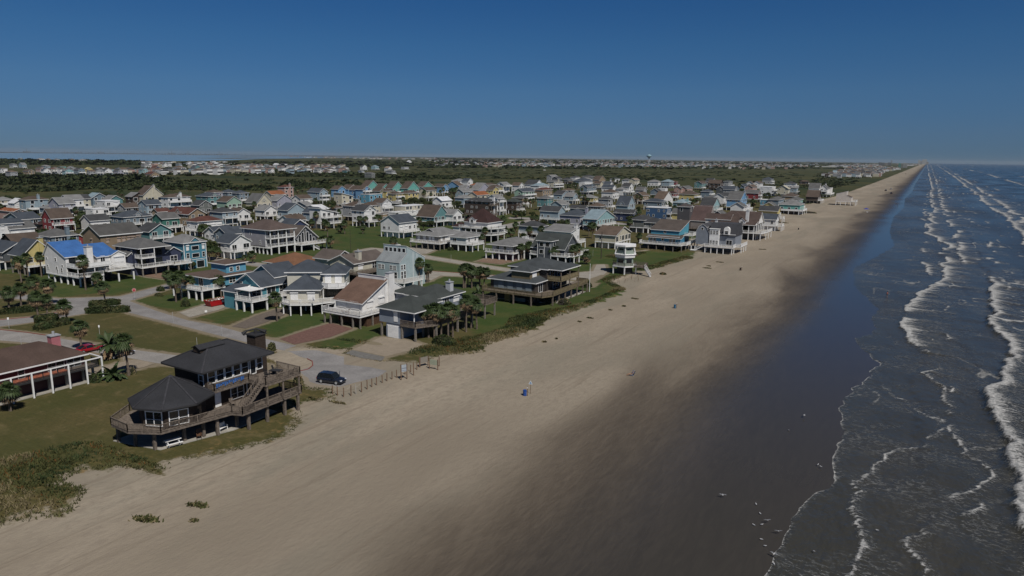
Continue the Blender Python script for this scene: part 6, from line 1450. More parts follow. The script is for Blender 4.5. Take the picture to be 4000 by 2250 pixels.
V=np.stack([np.stack([bx-np.cos(az)*w,by-np.sin(az)*w,bz],-1),np.stack([bx+np.cos(az)*w,by+np.sin(az)*w,bz],-1),np.stack([bx+lean[:,0]+np.cos(az)*w*.5,by+lean[:,1]+np.sin(az)*w*.5,bz+hh],-1),np.stack([bx+lean[:,0]-np.cos(az)*w*.5,by+lean[:,1]-np.sin(az)*w*.5,bz+hh],-1)],1).reshape(-1,3)
sel=rep(fbm(X,Y,5,3,33))+r.normal(size=n*K)*.035; edge=rep(gq)<.8
mi=np.where(edge,np.where((sel>.5)&(rep(Y)>46),4,np.where(sel>.45,3,1)),np.where(sel<.36,0,np.where(sel<.53,1,np.where(sel<.555,2,np.where(sel<.66,3,4))))); mi=np.where((rep(Y)<46)&(rep(X)<-79)&(sel>.8),2,mi)
o=link('dune_grass',npmesh('dune_grass',V,np.arange(len(V)).reshape(-1,4),[DGREEN,OLIVE,RUST,SAGE,STRAW],mi)); tag(o,'uneven belt of dune grass and low shrubs along the top of the beach','grass',kind='stuff')
# scrub between the town and the houses behind
r=np.random.RandomState(12); V=[];F_=[];MI=[];o_=0
protoV=[leaves(26,(1,1,.8),.34,40+k,3,.6,-.1) for k in range(8)]
def scatter(polypx,N,smin,smax,hm=1.0,seed=0,thr=.0,ns=60):
    global o_
    rr=np.random.RandomState(seed); P_=np.array(polypx); a=rr.uniform(P_[:,0].min(),P_[:,0].max(),N*3); b=rr.uniform(P_[:,1].min(),P_[:,1].max(),N*3); k=inside(a,b,polypx); a,b=a[k][:N],b[k][:N]
    for x_,y_ in zip(a,b):
        x,y=at(x_,y_)
        if thr and float(vnoise(np.array([x]),np.array([y]),ns,5)[0])<thr: continue
        if y<1400 and math.hypot(x,y)<1300 and not free(x,y,2.5): continue
        v,f,m_=protoV[rr.randint(8)]; s=rr.uniform(smin,smax); V.append(v*np.array([s,s,s*hm])+np.array([x,y,0])); F_.append(f+o_); MI.append(m_); o_+=len(v)
scatter([(-60,690),(560,700),(1000,705),(1700,700),(1700,722),(1320,735),(1000,745),(700,742),(350,745),(-60,755)],1050,2.2,5.0,.9,1,.36)
scatter([(-60,688),(520,690),(700,700),(560,715),(-60,722)],900,4,8,.8,2)
scatter([(-60,626),(100,627),(560,632),(560,645),(-60,645)],650,7,14,.8,3)
scatter([(500,655),(1300,670),(1800,690),(1800,700),(1000,690),(500,686)],600,3,8,.6,4)
scatter([(1500,640),(2600,665),(3150,672),(3150,735),(2700,705),(1900,702),(1500,700)],800,3,8,.3,5,.38,120)
scatter([(600,640),(1700,625),(3000,645),(3350,650),(3350,662),(2400,662),(1500,655),(600,650)],900,9,20,.5,6)
scatter([(1700,615),(3400,634),(3400,645),(1700,640)],1000,16,34,.45,7)
scatter([(3200,672),(3380,690),(3330,720),(3200,740),(3120,735)],260,3,6,.35,8)
V=np.concatenate(V);F_=np.concatenate(F_);MI=np.concatenate(MI)
o=link('scrub_woodland',npmesh('scrub_woodland',V,F_,[vary('scrub_dark',(.030,.042,.019),.3,.05,.8),vary('scrub_mid',(.045,.055,.024),.3,.05,.8),vary('scrub_dark',(.026,.036,.017),.3,.05,.8)],MI)); tag(o,'dark scrub and low woodland on the flat ground behind the town','woodland',kind='stuff')
# ---------------------------------------------------------------- vehicles
def loft(m,sts,mi=0):
    "sts: list of (x, ring of (y,z)) closed rings, capped"
    n=len(sts[0][1]); b=len(m.v)
    for x,rg in sts: m.v+=[(x,y,z) for y,z in rg]
    for i in range(len(sts)-1):
        for k in range(n): m.f.append((b+i*n+k,b+i*n+(k+1)%n,b+(i+1)*n+(k+1)%n,b+(i+1)*n+k)); m.m.append(mi)
    m.f.append(tuple(b+k for k in reversed(range(n)))); m.m.append(mi); m.f.append(tuple(b+(len(sts)-1)*n+k for k in range(n))); m.m.append(mi)
def carpaint(c): 
    t=NT('car_paint',.25,.5); t.col(c); t.b.inputs['Coat Weight'].default_value=.6; return t.m
TYRE=paint((.02,.02,.02),.8,'tyre_rubber'); LAMP=NT('lamp_lens',.1,.6); LAMP.col((.6,.62,.65)); LAMP=LAMP.m; TAIL=paint((.25,.01,.01),.3,'tail_lens')
def car(loc,rz,col,kind,label,name='parked_car',group=None):
    L,W,Hh=dict(suv=(4.6,1.84,1.68),coupe=(4.9,1.9,1.32),pickup=(5.5,1.95,1.8))[kind]; root=empty(name,loc,rz); p=carpaint(col); hw=W/2; h=L/2
    belt={'suv':.98,'coupe':.85,'pickup':1.05}[kind]
    def rg(w,z0,z1): return [(-w*.94,z0),(w*.94,z0),(w,z0+.18),(w,(z0+z1)/2),(w*.93,z1-.05),(w*.8,z1),(-w*.8,z1),(-w*.93,z1-.05),(-w,(z0+z1)/2),(-w,z0+.18)]
    m=MB(); hood={'suv':.92,'coupe':.78,'pickup':1.02}[kind]
    st=[(-h,rg(hw*.86,.38,belt*.92)),(-h+.12,rg(hw*.95,.28,belt)),(-h*.5,rg(hw,.25,belt)),(h*.3,rg(hw,.25,belt)),(h*.42,rg(hw*.99,.25,hood+.03)),(h-.35,rg(hw*.96,.26,hood-.08)),(h-.06,rg(hw*.86,.32,hood-.22)),(h,rg(hw*.7,.42,hood-.34))]
    loft(m,st); body=m.build('body',p,root,True)
    if kind=='suv': c=[(-h+.12,belt,belt+.03,.86),(-h+.45,belt,Hh-.06,.76),(-h+1.2,belt,Hh,.74),(.45,belt,Hh-.02,.74),(h*.45,belt,belt+.02,.82)]
    elif kind=='coupe': c=[(-h+.6,belt,belt+.02,.84),(-.9,belt,Hh-.05,.7),(-.1,belt,Hh,.68),(.35,belt,Hh-.06,.7),(1.15,belt,belt+.02,.82)]
    else: c=[(-.75,belt,belt+.02,.88),(-.65,belt,Hh-.04,.76),(-.1,belt,Hh,.76),(.75,belt,Hh-.05,.76),(1.45,belt,belt+.02,.85)]
    g=MB(); loft(g,[(x,[(-hw*.9,z0-.04),(hw*.9,z0-.04),(hw*w,z1),(-hw*w,z1)]) for x,z0,z1,w in c]); g.build('windows',M['glass'],root)
    t=MB(); 
    cc=c[1:-1]; loft(t,[(x,[(-hw*w*1.02,z1-.07),(hw*w*1.02,z1-.07),(hw*w*.9,z1+.025),(-hw*w*.9,z1+.025)]) for x,z0,z1,w in cc])
    for s in(-1,1):
        for x,z0,z1,w in cc[:: (2 if kind=='coupe' else 1)]: t.bar((x,s*hw*.905,z0-.02),(x,s*hw*(w+.01),z1),.07)
        t.bar((c[0][0],s*hw*.88,c[0][2]),(c[1][0],s*hw*c[1][3],c[1][2]),.07); t.bar((c[-1][0],s*hw*.86,c[-1][2]),(c[-2][0],s*hw*c[-2][3],c[-2][2]),.06)
    t.build('roof',p,root)
    if kind=='pickup': b=MB(); b.box(-h+.1,-.8,-hw*.86,hw*.86,belt+.0,belt+.012); b.build('bed',M['dark'],root)
    wr=.36 if kind!='coupe' else .34
    for sx_ in (-1,1):
        for s in (-1,1):
            w=empty('wheel',(sx_*(h-.92),s*(hw-.10),wr)); w.parent=root; a=MB(); a.tube([(0,-.115,0),(0,.115,0)],wr,18); a.build('tyre',TYRE,w); a=MB(); a.tube([(0,.1*s,0),(0,.125*s,0)],wr*.62,10); a.build('rim',M['steel'],w)
    for s in (-1,1):
        a=MB(); a.box(h-.32,h-.04,s*hw*.7-.16,s*hw*.7+.16,hood-.30,hood-.14); a.build('headlight',LAMP,root); a=MB(); a.box(-h-.02,-h+.14,s*hw*.72-.14,s*hw*.72+.14,belt-.28,belt-.08); a.build('tail_light',TAIL,root)
        a=MB(); a.box(c[-1][0]-.35,c[-1][0]-.2,s*(hw+.02)-.02,s*(hw+.14)+.02,belt,belt+.14); a.build('mirror',p,root)
    tag(root,label,'car' if kind!='pickup' else 'pickup truck',group); return root
suv=car((-78.5,75.4,.03),R(13),(.012,.016,.028),'suv','dark blue sport utility car parked on the beach road turnaround, far door open')
d=MB(); d.box(-.9,0,-.03,.03,.4,1.5); dr=d.build('open_door',carpaint((.012,.016,.028)),suv); dr.location=(.9,.93,0); dr.rotation_euler=(0,0,R(-62))
X_,Y_=at(350,1372); car((X_,Y_,.02),R(98-8),(.30,.008,.012),'coupe','bright red low coupe parked on the street behind the maroon house')
X_,Y_=at(468,1392); car((X_,Y_,.02),R(90),(.012,.012,.014),'coupe','black car mostly hidden behind the date palm')
X_,Y_=at(1540,965); car((X_,Y_,.02),R(80),(.6,.6,.6),'pickup','white pickup truck parked by the street among palms','parked_truck')
X_,Y_=at(2292,900); car((X_,Y_,.02),R(0),(.02,.02,.02),'suv','black car under the mint green house in mid town')
for x,y,c,k,l in ((3460,746,(.02,.02,.022),'pickup','dark pickup on the far beach, left of the white truck'),(3480,740,(.6,.6,.6),'pickup','white pickup on the far beach beside two dark ones'),(3481,757,(.015,.018,.02),'pickup','dark pickup nearest the water on the far beach'),(3538,680,(.10,.03,.02),'pickup','tiny reddish vehicle very far along the beach'),(3552,669,(.55,.55,.5),'suv','tiny pale vehicle very far along the beach')):
    X_,Y_=at(x,y); car((X_,Y_,0),R(rnd.uniform(80,100) if k!='x' else 0),c,k,l,'beach_vehicle','vehicles parked on the far beach')
# ---------------------------------------------------------------- dumpster, signs, poles, posts
ds=empty('dumpster',(-143.6,101.9,.02),R(90)); m=MB(); rd=paint((.36,.012,.015),.45,'red_steel')
m.add([(-2.3,-1.1,.2),(2.3,-1.1,.2),(2.3,1.1,.2),(-2.3,1.1,.2),(-2.75,-1.15,1.45),(2.75,-1.15,1.45),(2.75,1.15,1.45),(-2.75,1.15,1.45)],[(0,3,2,1),(0,1,5,4),(1,2,6,5),(2,3,7,6),(3,0,4,7)])
for i in range(9): x=-2.2+i*.55; m.bar((x,-1.16,.3),(x,-1.2,1.4),.07); m.bar((x,1.16,.3),(x,1.2,1.4),.07)
for s in(-1,1): m.bar((-2.8,1.17*s,1.45),(2.8,1.17*s,1.45),.1); m.bar((2.78*s,-1.15,1.45),(2.78*s,1.15,1.45),.1)
m.build('body',rd,ds); m=MB(); m.box(-2.2,2.2,-.9,.9,.0,.2); m.build('skid',rd,ds); m=MB(); m.box(.5,1.4,-1.27,-1.23,.75,1.25); m.build('label_plate',M['white'],ds)
tag(ds,'long red steel dumpster heaped with rubble on the drive of the sky blue house','dumpster')
r_=random.Random(3); m=MB()
for i in range(60):
    x,y=r_.uniform(-2.3,2.3),r_.uniform(-.9,.9); z=1.25+.3*math.exp(-(x/1.6)**2)*r_.random(); s=r_.uniform(.1,.32); q=Matrix.Rotation(r_.random()*3,3,Vector((r_.random(),r_.random(),r_.random())).normalized())
    vs=[q@Vector((a*s,b*s*.8,c*s*.4))+Vector((x,y,z)) for a in(-1,1) for b in(-1,1) for c in(-1,1)]; m.add(vs,[(0,1,3,2),(4,6,7,5),(0,4,5,1),(2,3,7,6),(0,2,6,4),(1,5,7,3)],r_.randrange(3))
m.box(-2.3,2.3,-1.0,1.0,.3,1.2,0); o=m.build('rubble_heap',[vary('rubble',(.32,.28,.24),.3,3,.9),M['white'],M['wood']]); o.location=ds.location; o.rotation_euler=ds.rotation_euler; tag(o,'heap of pale building rubble filling the red dumpster','rubble')
def text(body,size,mat,parent,loc,rot):
    c=bpy.data.curves.new('lettering','FONT'); c.body=body; c.size=size; c.extrude=.004; c.align_x='CENTER'; c.align_y='CENTER'; c.materials.append(mat); o=bpy.data.objects.new('lettering_curve',c); COL.link(o); bpy.context.view_layer.update(); me=bpy.data.meshes.new_from_object(o.evaluated_get(bpy.context.evaluated_depsgraph_get())); bpy.data.objects.remove(o); q=link('lettering',me,parent,loc); q.rotation_euler=rot; return q
X_,Y_=at(527,1172); face=math.atan2(-Y_,-X_)+math.pi/2
st=empty('stop_sign',(X_,Y_,0),face); m=MB(); m.box(-.035,.035,-.03,.03,-.2,2.9); m.build('post',M['steel'],st)
def octo(r,y,t): m=MB(); m.v=[(r*math.cos(R(22.5+45*k)),y,2.55+r*math.sin(R(22.5+45*k))) for k in range(8)]+[(r*math.cos(R(22.5+45*k)),y+t,2.55+r*math.sin(R(22.5+45*k))) for k in range(8)]; m.f=[tuple(range(8)),tuple(range(15,7,-1))]+[(k,8+k,8+(k+1)%8,(k+1)%8) for k in range(8)]; m.m=[0]*10; return m
octo(.46,-.05,.02).build('sign_border',M['white'],st); octo(.42,-.06,.02).build('sign_face',paint((.42,.01,.02),.4,'sign_red'),st); text('STOP',.30,M['white'],st,(0,-.066,2.55),(R(90),0,0)); tag(st,'red octagonal stop sign at the street corner lawn','stop sign')
def pole(bx,by,ty,label,w=.16,arm=True,mat='dark',tr=False):
    X,Y=at(bx,by); z=6
    for _ in range(15): z+=(px(X,Y,z)[1]-ty)*math.hypot(X,Y)/FPX*.9
    root=empty('utility_pole',(X,Y,0)); m=MB(); m.tube([(0,0,-.3),(0,0,z)],[w*1.2,w*.8],8); m.build('pole',M[mat],root)
    if arm: a=MB(); a.box(-1.1,1.1,-.06,.06,z-.7,z-.55); a.build('crossarm',M[mat],root)
    if tr: a=MB(); a.tube([(.3,0,z-2.2),(.3,0,z-1.3)],.24,10); a.build('transformer',M['steel'],root)
    tag(root,label,'utility pole',None); return root
M['creosote']=vary('creosote_wood',(.06,.05,.042),.3,3,.9)
pole(38,955,862,'dark leaning utility pole beside the white house at the left edge',.2,False,'creosote'); pole(1594,1115,985,'dark utility pole with transformer beside the pale blue tower house',.16,False,'creosote',True); pole(2348,1010,905,'wooden utility pole between cream house and dark turret house',.15,False,'creosote')
pole(1960,885,850,'thin wooden pole beside the white house with maroon roof',.14,False,'creosote'); pole(1492,848,793,'utility pole in front of the white gabled house in mid town',.16,True,'creosote'); pole(892,890,826,'utility pole beside the pale green hip roofed house',.16,True,'creosote'); pole(560,915,838,'utility pole before the teal gabled house left of the navy one',.15,False,'creosote')
pole(1370,990,895,'thin pole beside the cream ranch house drive',.06,False,'creosote'); pole(1533,800,738,'pole rising behind the yellow row houses',.14,True,'creosote'); pole(1952,765,735,'pole behind the mint green house',.14,True,'creosote'); pole(2480,915,855,'thin pole before the charcoal hip house',.06,False,'creosote')
for i,(x,b,t) in enumerate([(789,748,703),(922,705,632),(1098,680,630),(1258,678,628),(1405,676,628),(1645,672,622),(1775,668,622),(1400,678,640),(1885,668,618),(2155,672,622),(2155,660,628),(1190,722,688),(730,748,730)]):
    lb=['utility pole in the meadow behind the first houses','tall pole before the blue walled house across the meadow','pole at the right end of the far left house rows','pole above the far middle houses','lone pole in the far scrub by the slate roofed house','pole right of the two dark hip roofed far houses','pole in open scrub left of the far tan rows','short pole beside the lone pole in far scrub','pole in open scrub right of the first far pole','tallest far pole left of the water tower','slimmer pole behind the tallest far pole','yellowish wooden pole in the scrub behind the salmon house','short pole stub in the meadow at far left'][i]
    pole(x,b,t,lb,.22,False,'creosote')
# small roadside markers
for bx,by,ty,lb,w in ((36,1283,1240,'small white sign on a steel post by the entrance road',.3),(391,1322,1270,'small white sign on a steel post on the grass by the red car',.25),(84,1352,1312,'bare steel marker post beside the left road',.05),(677,1263,1218,'slim marker post on the verge of the beach road, left of middle',.05),(868,1314,1272,'slim marker post on the verge of the beach road, near the dark chimney',.05),(772,1375,1318,'short wooden marker post behind the dark octagon house',.08),(484,1408,1398,'yellow stub post beside the driveway palm',.1),(1762,1018,992,'slim marker on the lawn before the grey hip house',.06),(1903,1055,1036,'pale post at the edge of the concrete path',.06),(2316,1000,975,'short white stub on the grass left of the tower house',.12),(592,1150,1152-10,'white marker stub by the mulch bed',.08),(805,1225,1212,'small white sign on the lawn before the red dumpster',.5)):
    X,Y=at(bx,by); z=1
    for _ in range(12): z+=(px(X,Y,z)[1]-ty)*math.hypot(X,Y)/FPX*.9
    root=empty('marker_post',(X,Y,0),math.atan2(-Y,-X)+math.pi/2); m=MB(); m.box(-.03,.03,-.03,.03,-.1,z); m.build('post',M['steel'],root)
    if w>.2: m=MB(); m.box(-w/2,w/2,-.05,-.03,z-.45,z); m.build('sign_plate',M['white'],root)
    tag(root,lb,'marker post')
# beach access posts
PP=[(362,1232,1105),(428,1250,1120),(515,1272,1140),(620,1255,1105),(690,1230,1090),(770,1203,1060),(850,1163,1028),(915,1130,1010),(980,1103,988),(1063,1070,960),(1127,1045,932),(1200,1022,910),(1268,997,885),(1387,950,870),(1465,915,815),(1507,965,785),(1552,885,785)]
ORD='first second third fourth fifth sixth seventh eighth ninth tenth eleventh twelfth thirteenth fourteenth fifteenth sixteenth seventeenth'.split()
POSTW=vary('split_post_wood',(.17,.11,.075),.25,5,.9)
for i,(x,b,t) in enumerate(PP):
    X,Y=at(1200+x/3.623,1200+b/3.623); z=1.2
    for _ in range(12): z+=(px(X,Y,z)[1]-(1200+t/3.623))*math.hypot(X,Y)/FPX*.9
    m=MB(); lx,ly=rnd.uniform(-.04,.04),rnd.uniform(-.04,.04); m.tube([(0,0,-.3),(lx,ly,z)],[.085,.075],7); o=m.build('bollard_post',POSTW if i!=4 else M['concrete']); o.location=(X,Y,0)
    tag(o,('pale' if i==4 else 'brown')+' wooden post, '+ORD[i]+' of the beach access row counted from the dark car','post','wooden posts closing the beach access')
m=MB(); A1=at(1200+428/3.623,1200+1190/3.623); B1=at(1200+620/3.623,1200+1190/3.623)
P3=[(*at(1200+x/3.623,1200+y/3.623,.9),.9) for x,y in ((395,1130),(520,1135),(618,1110),(765,1080))]; m.tube([P3[0],((P3[0][0]+P3[1][0])/2,(P3[0][1]+P3[1][1])/2,.55),P3[1],((P3[2][0]+P3[1][0])/2,(P3[2][1]+P3[1][1])/2,.55),P3[2],((P3[2][0]+P3[3][0])/2,(P3[2][1]+P3[3][1])/2,.5),P3[3]],.03,5); o=m.build('rope',M['concrete']); tag(o,'slack pale rope strung between the first beach access posts','rope')
def board(pts,label,z0,z1,mat,lines=0):
    (xa,ba,ta),(xb,bb,tb)=pts; Pa=at(1200+xa/3.623,1200+ba/3.623); Pb=at(1200+xb/3.623,1200+bb/3.623); root=empty('notice_board',(*Pa,0),math.atan2(Pb[1]-Pa[1],Pb[0]-Pa[0])); L=math.hypot(Pb[0]-Pa[0],Pb[1]-Pa[1])
    for x in (0,L): m=MB(); m.tube([(x,0,-.2),(x,0,z1+.15)],.085,7); m.build('post',POSTW,root)
    m=MB(); m.box(.08,L-.08,-.04,.04,z0,z1); m.build('panel',mat,root); tag(root,label,'notice board'); return root,L
GP=paint((.34,.38,.42),.6,'faded_sign')
b1,L1=board([(1330,1030,830),(1412,1016,820)],'faded grey notice board on two tall posts among the beach access posts',1.35,2.5,GP)
m=MB(); m.box(.12,L1-.12,-.045,-.04,1.85,2.02); m.box(.12,L1-.12,-.045,-.04,1.5,1.6); m.build('printed_band',paint((.2,.23,.27),.6,'faded_print'),b1)
board([(1597,850,750),(1710,825,730)],'brown framed board leaning at the dune foot by the beach access',.7,1.7,paint((.22,.2,.17),.8,'grey_board')); board([(1730,870,695),(1848,890,785)],'pale green framed board right of the brown board at the dune foot',.8,1.7,paint((.33,.36,.27),.8,'green_board'))
for i,(x,b) in enumerate(((1868,835),(1590,850))):
    X,Y=at(1200+x/3.623,1200+b/3.623); m=MB(); m.tube([(0,0,-.2),(0,0,1.7)],.08,7); o=m.build('bollard_post',POSTW); o.location=(X,Y,0); tag(o,['lone brown post behind the pale green board','brown post at the left end of the brown board'][i],'post')
m=MB(); 
for i in range(34):
    t=i/33; X,Y=at(2330+170*t+8*math.sin(i*1.3),1108-18*t+10*math.sin(i*.9)); m.tube([(X,Y,-.1),(X+.03,Y,1.0)],.035,5)
    if i: m.bar((X,Y,.9),(pX,pY,.9),.015)
    pX,pY=X,Y
o=m.build('dune_fence',POSTW); tag(o,'sagging picket sand fence between the olive house and the tower house','fence')
# ---------------------------------------------------------------- barrels and beach signs
def barrel(x,y,col,label,post=True,h=.9,dark=False):
    X,Y=at(x,y); root=empty('rubbish_barrel',(X,Y,ground_z(X,Y))); m=MB(); m.tube([(0,0,-.03),(0,0,.02),(0,0,.28),(0,0,.3),(0,0,.32),(0,0,.58),(0,0,.6),(0,0,.62),(0,0,.86),(0,0,h)],[.27,.29,.29,.305,.29,.29,.305,.29,.29,.3],16); m.build('drum',paint(col,.4,'painted_steel'),root)
    m=MB(); m.tube([(0,0,.5),(0,0,.885)],.26,14); m.build('liner',M['dark'],root)
    if post: m=MB(); m.tube([(.42,.1,-.2),(.42,.1,1.55)],.05,6); m.build('post',POSTW,root); m=MB(); m.box(.36,.48,.03,.05,1.2,1.45); m.build('tag_plate',M['white'],root)
    tag(root,label,'rubbish barrel','rubbish barrels along the beach')
barrel(2050,1545,(.02,.07,.28),'blue rubbish barrel beside the pole with the triangular sign, nearest the camera'); barrel(2636,1204,(.03,.11,.20),'blue green rubbish barrel with post, second along the beach'); barrel(2892,1056,(.035,.022,.018),'dark brown rubbish barrel with post in mid beach'); barrel(3119,897,(.02,.02,.02),'far dark rubbish barrel before the white gabled houses',False)
X_,Y_=at(2072,1537); sg=empty('beach_sign',(X_,Y_,0),R(20)); m=MB(); m.tube([(0,0,-.2),(0,0,1.6)],.04,6); m.build('pole',POSTW,sg)
m=MB(); m.add([(-.33,-.05,1.5),(.33,-.05,1.5),(0,-.05,2.12),(-.33,-.03,1.5),(.33,-.03,1.5),(0,-.03,2.12)],[(0,1,2),(5,4,3),(0,3,4,1),(1,4,5,2),(2,5,3,0)]); m.build('sign_plate',paint((.55,.62,.66),.5,'sign_white'),sg); m=MB(); m.add([(-.17,-.052,1.6),(.17,-.052,1.6),(0,-.052,1.93)],[(0,1,2)]); m.build('sign_mark',paint((.12,.22,.4),.5,'sign_blue'),sg); tag(sg,'white triangular warning sign on a thin pole beside the nearest blue barrel','sign')
# ---------------------------------------------------------------- furniture at the dark octagon house
def bench(loc,rz,label,hang=False):
    root=empty('garden_bench',loc,rz); m=MB(); [m.box(-.7,.7,y,y+.1,.42,.46) for y in(-.25,-.13,-.01,.11)]; m.build('seat',M['white'],root); m=MB(); [m.box(-.7,.7,.24,.28,.5+z,.6+z) for z in(0,.14,.28,.42)]; m.bar((-.6,.27,.42),(-.6,.3,1.1),.05); m.bar((.6,.27,.42),(.6,.3,1.1),.05); m.build('backrest',M['white'],root)
    for s in(-1,1):
        m=MB(); m.box(s*.68-.04,s*.68+.04,-.25,-.17,0,.66); m.box(s*.68-.04,s*.68+.04,.2,.28,0,.5); m.build('leg',M['white'],root); m=MB(); m.box(s*.68-.05,s*.68+.05,-.28,.28,.64,.69); m.build('armrest',M['white'],root)
    tag(root,label,'bench'); return root
bench((-76.0,53.4,.12),R(100),'white garden bench on the slab under the dark octagon house')
pt=empty('picnic_table',(-77.2,47.2,.12),R(75)); m=MB(); [m.box(-.95,.95,-.36+i*.15,-.24+i*.15,.72,.76) for i in range(5)]; m.build('tabletop',M['white'],pt)
for s in(-1,1):
    m=MB(); m.box(-.95,.95,s*.72-.14,s*.72+.14,.42,.46); m.build('seat',M['white'],pt); m=MB(); m.bar((s*.65,-.55,0),(s*.65,-.15,.72),.08); m.bar((s*.65,.55,0),(s*.65,.15,.72),.08); m.bar((s*.65,-.75,.4),(s*.65,.75,.4),.07); m.build('leg_frame',M['white'],pt)
tag(pt,'white picnic table at the corner of the slab under the octagon deck','picnic table')
def chair(loc,rz,mat,label,name='deck_chair',high=1.05,rock=False,group=None):
    root=empty(name,loc,rz); m=MB(); m.box(-.27,.27,-.27,.25,.4,.44); m.build('seat',mat,root); m=MB(); [m.bar((x,.22,.42),(x*1.1,.42,high),.08,.025) for x in(-.22,-.11,0,.11,.22)]; m.bar((-.27,.40,high-.08),(.27,.40,high-.08),.04,.06); m.build('backrest',mat,root)
    for x in(-.27,.27):
        for y in(-.25,.22): m=MB(); m.bar((x,y,.0),(x,y,.64 if y<0 else .42),.045); m.build('leg',mat,root)
        m=MB(); m.box(x-.045,x+.045,-.3,.3,.62,.66); m.build('armrest',mat,root)
        if rock: m=MB(); m.tube([(x,-.5,.07),(x,-.2,0),(x,.2,0),(x,.55,.12)],.03,5); m.build('rocker',mat,root)
    tag(root,label,'chair',group); return root
chair((-76.3,50.2,.16),R(60),vary('brown_wood',(.12,.065,.04),.2,4,.8),'brown rocking chair under the middle of the octagon deck','rocking_chair',1.15,True); chair((-76.6,55.6,2.7),R(80),M['wood'],'weathered wooden armchair on the lower deck beside the white door')
chair((-75.3,60.4,5.6),R(200),M['dark'],'tall black reclining chair on the upper deck of the octagon house','deck_chair',1.35); chair((-74.1,61.6,5.6),R(-80),M['wood'],'tan chair right of the patio table on the upper deck'); chair((-73.6,63.2,5.6),R(-60),M['wood'],'tan chair at the far seaward corner of the upper deck'); chair((-76.3,62.6,5.6),R(120),M['dark'],'dark chair left of the patio table on the upper deck')
tb=empty('patio_table',(-75.2,61.9,5.6),.2); m=MB(); m.box(-.85,.85,-.5,.5,.7,.74); m.build('tabletop',M['dark'],tb); [ (lambda m:(m.box(x-.03,x+.03,y-.03,y+.03,0,.7),m.build('leg',M['dark'],tb)))(MB()) for x in(-.75,.75) for y in(-.42,.42)]; tag(tb,'dark patio table on the upper deck of the octagon house','table')
# white chairs and flags on the cream house
def loc_e(x,y): c,s=math.cos(R(36)),math.sin(R(36)); return (-121.5+x*c-y*s,109.5+x*s+y*c)
for i,(x,y,l) in enumerate(((-.3,-4.3,'white plastic chair on the cream house deck, left one of the front pair'),(2.0,-4.3,'white plastic chair on the cream house deck, right one of the front pair'),(-3.6,-3.6,'white plastic chair at the left end of the cream house deck'))): chair((*loc_e(x,y),2.7),R(36+180),M['white'],l,'plastic_chair')
def flag(x,y,rz,cols,label):
    X,Y=loc_e(x,y); root=empty('flag',(X,Y,3.2),rz); m=MB(); m.tube([(0,0,0),(0,-.9,1.3)],.025,6); m.build('flag_staff',M['white'],root)
    for i,c in enumerate(cols):
        m=MB(); n=5; 
        for k in range(n+1):
            y=-.9+.12*k; z=1.25-.17*k-.26*i*.5; m.v+=[(.05*math.sin(k*1.7),y-.25*i,z-.2*i),(.05*math.sin(k*1.7+1),y-.25*(i+1),z-.2*(i+1))]
        m.f=[(2*k,2*k+2,2*k+3,2*k+1) for k in range(n)]; m.m=[0]*n; m.build('flag_cloth',c,root)
    tag(root,label,'flag')
fb,fw_,fr=paint((.03,.05,.18),.9,'cloth_blue'),M['white'],paint((.4,.03,.05),.9,'cloth_red')
flag(-4.4,-3.4,R(10),[fb,fw_],'drooping dark blue and white flag at the left corner of the cream deck'); flag(3.0,-5.0,R(30),[fb,fw_],'blue and white flag at the front right corner of the cream deck'); flag(9.8,-.6,R(60),[fr,fw_],'red and white flag on the right side of the cream house deck')
# white tub on the grey blue house deck, red kayak-like cushions left out
m=MB(); m.tube([(0,0,0),(0,0,.35)],.8,14); o=m.build('round_table',M['white']); o.location=(-82.0,108.5,3.35); tag(o,'round white table top on the wooden deck behind the beach palms','table')
m=MB(); m.box(-1.0,1.0,-.3,.3,.2,.42); m.bar((-.9,0,0),(-.9,0,.2),.08); m.bar((.9,0,0),(.9,0,.2),.08); m.bar((.6,.2,.42),(.95,.28,.9),.5,.06); o=m.build('sun_lounger',vary('brown_cushion',(.12,.06,.035),.2,3,.8)); o.location=(-103.8,104.4,2.7); tag(o,'brown cushioned lounger on the white saltbox house deck','lounger')
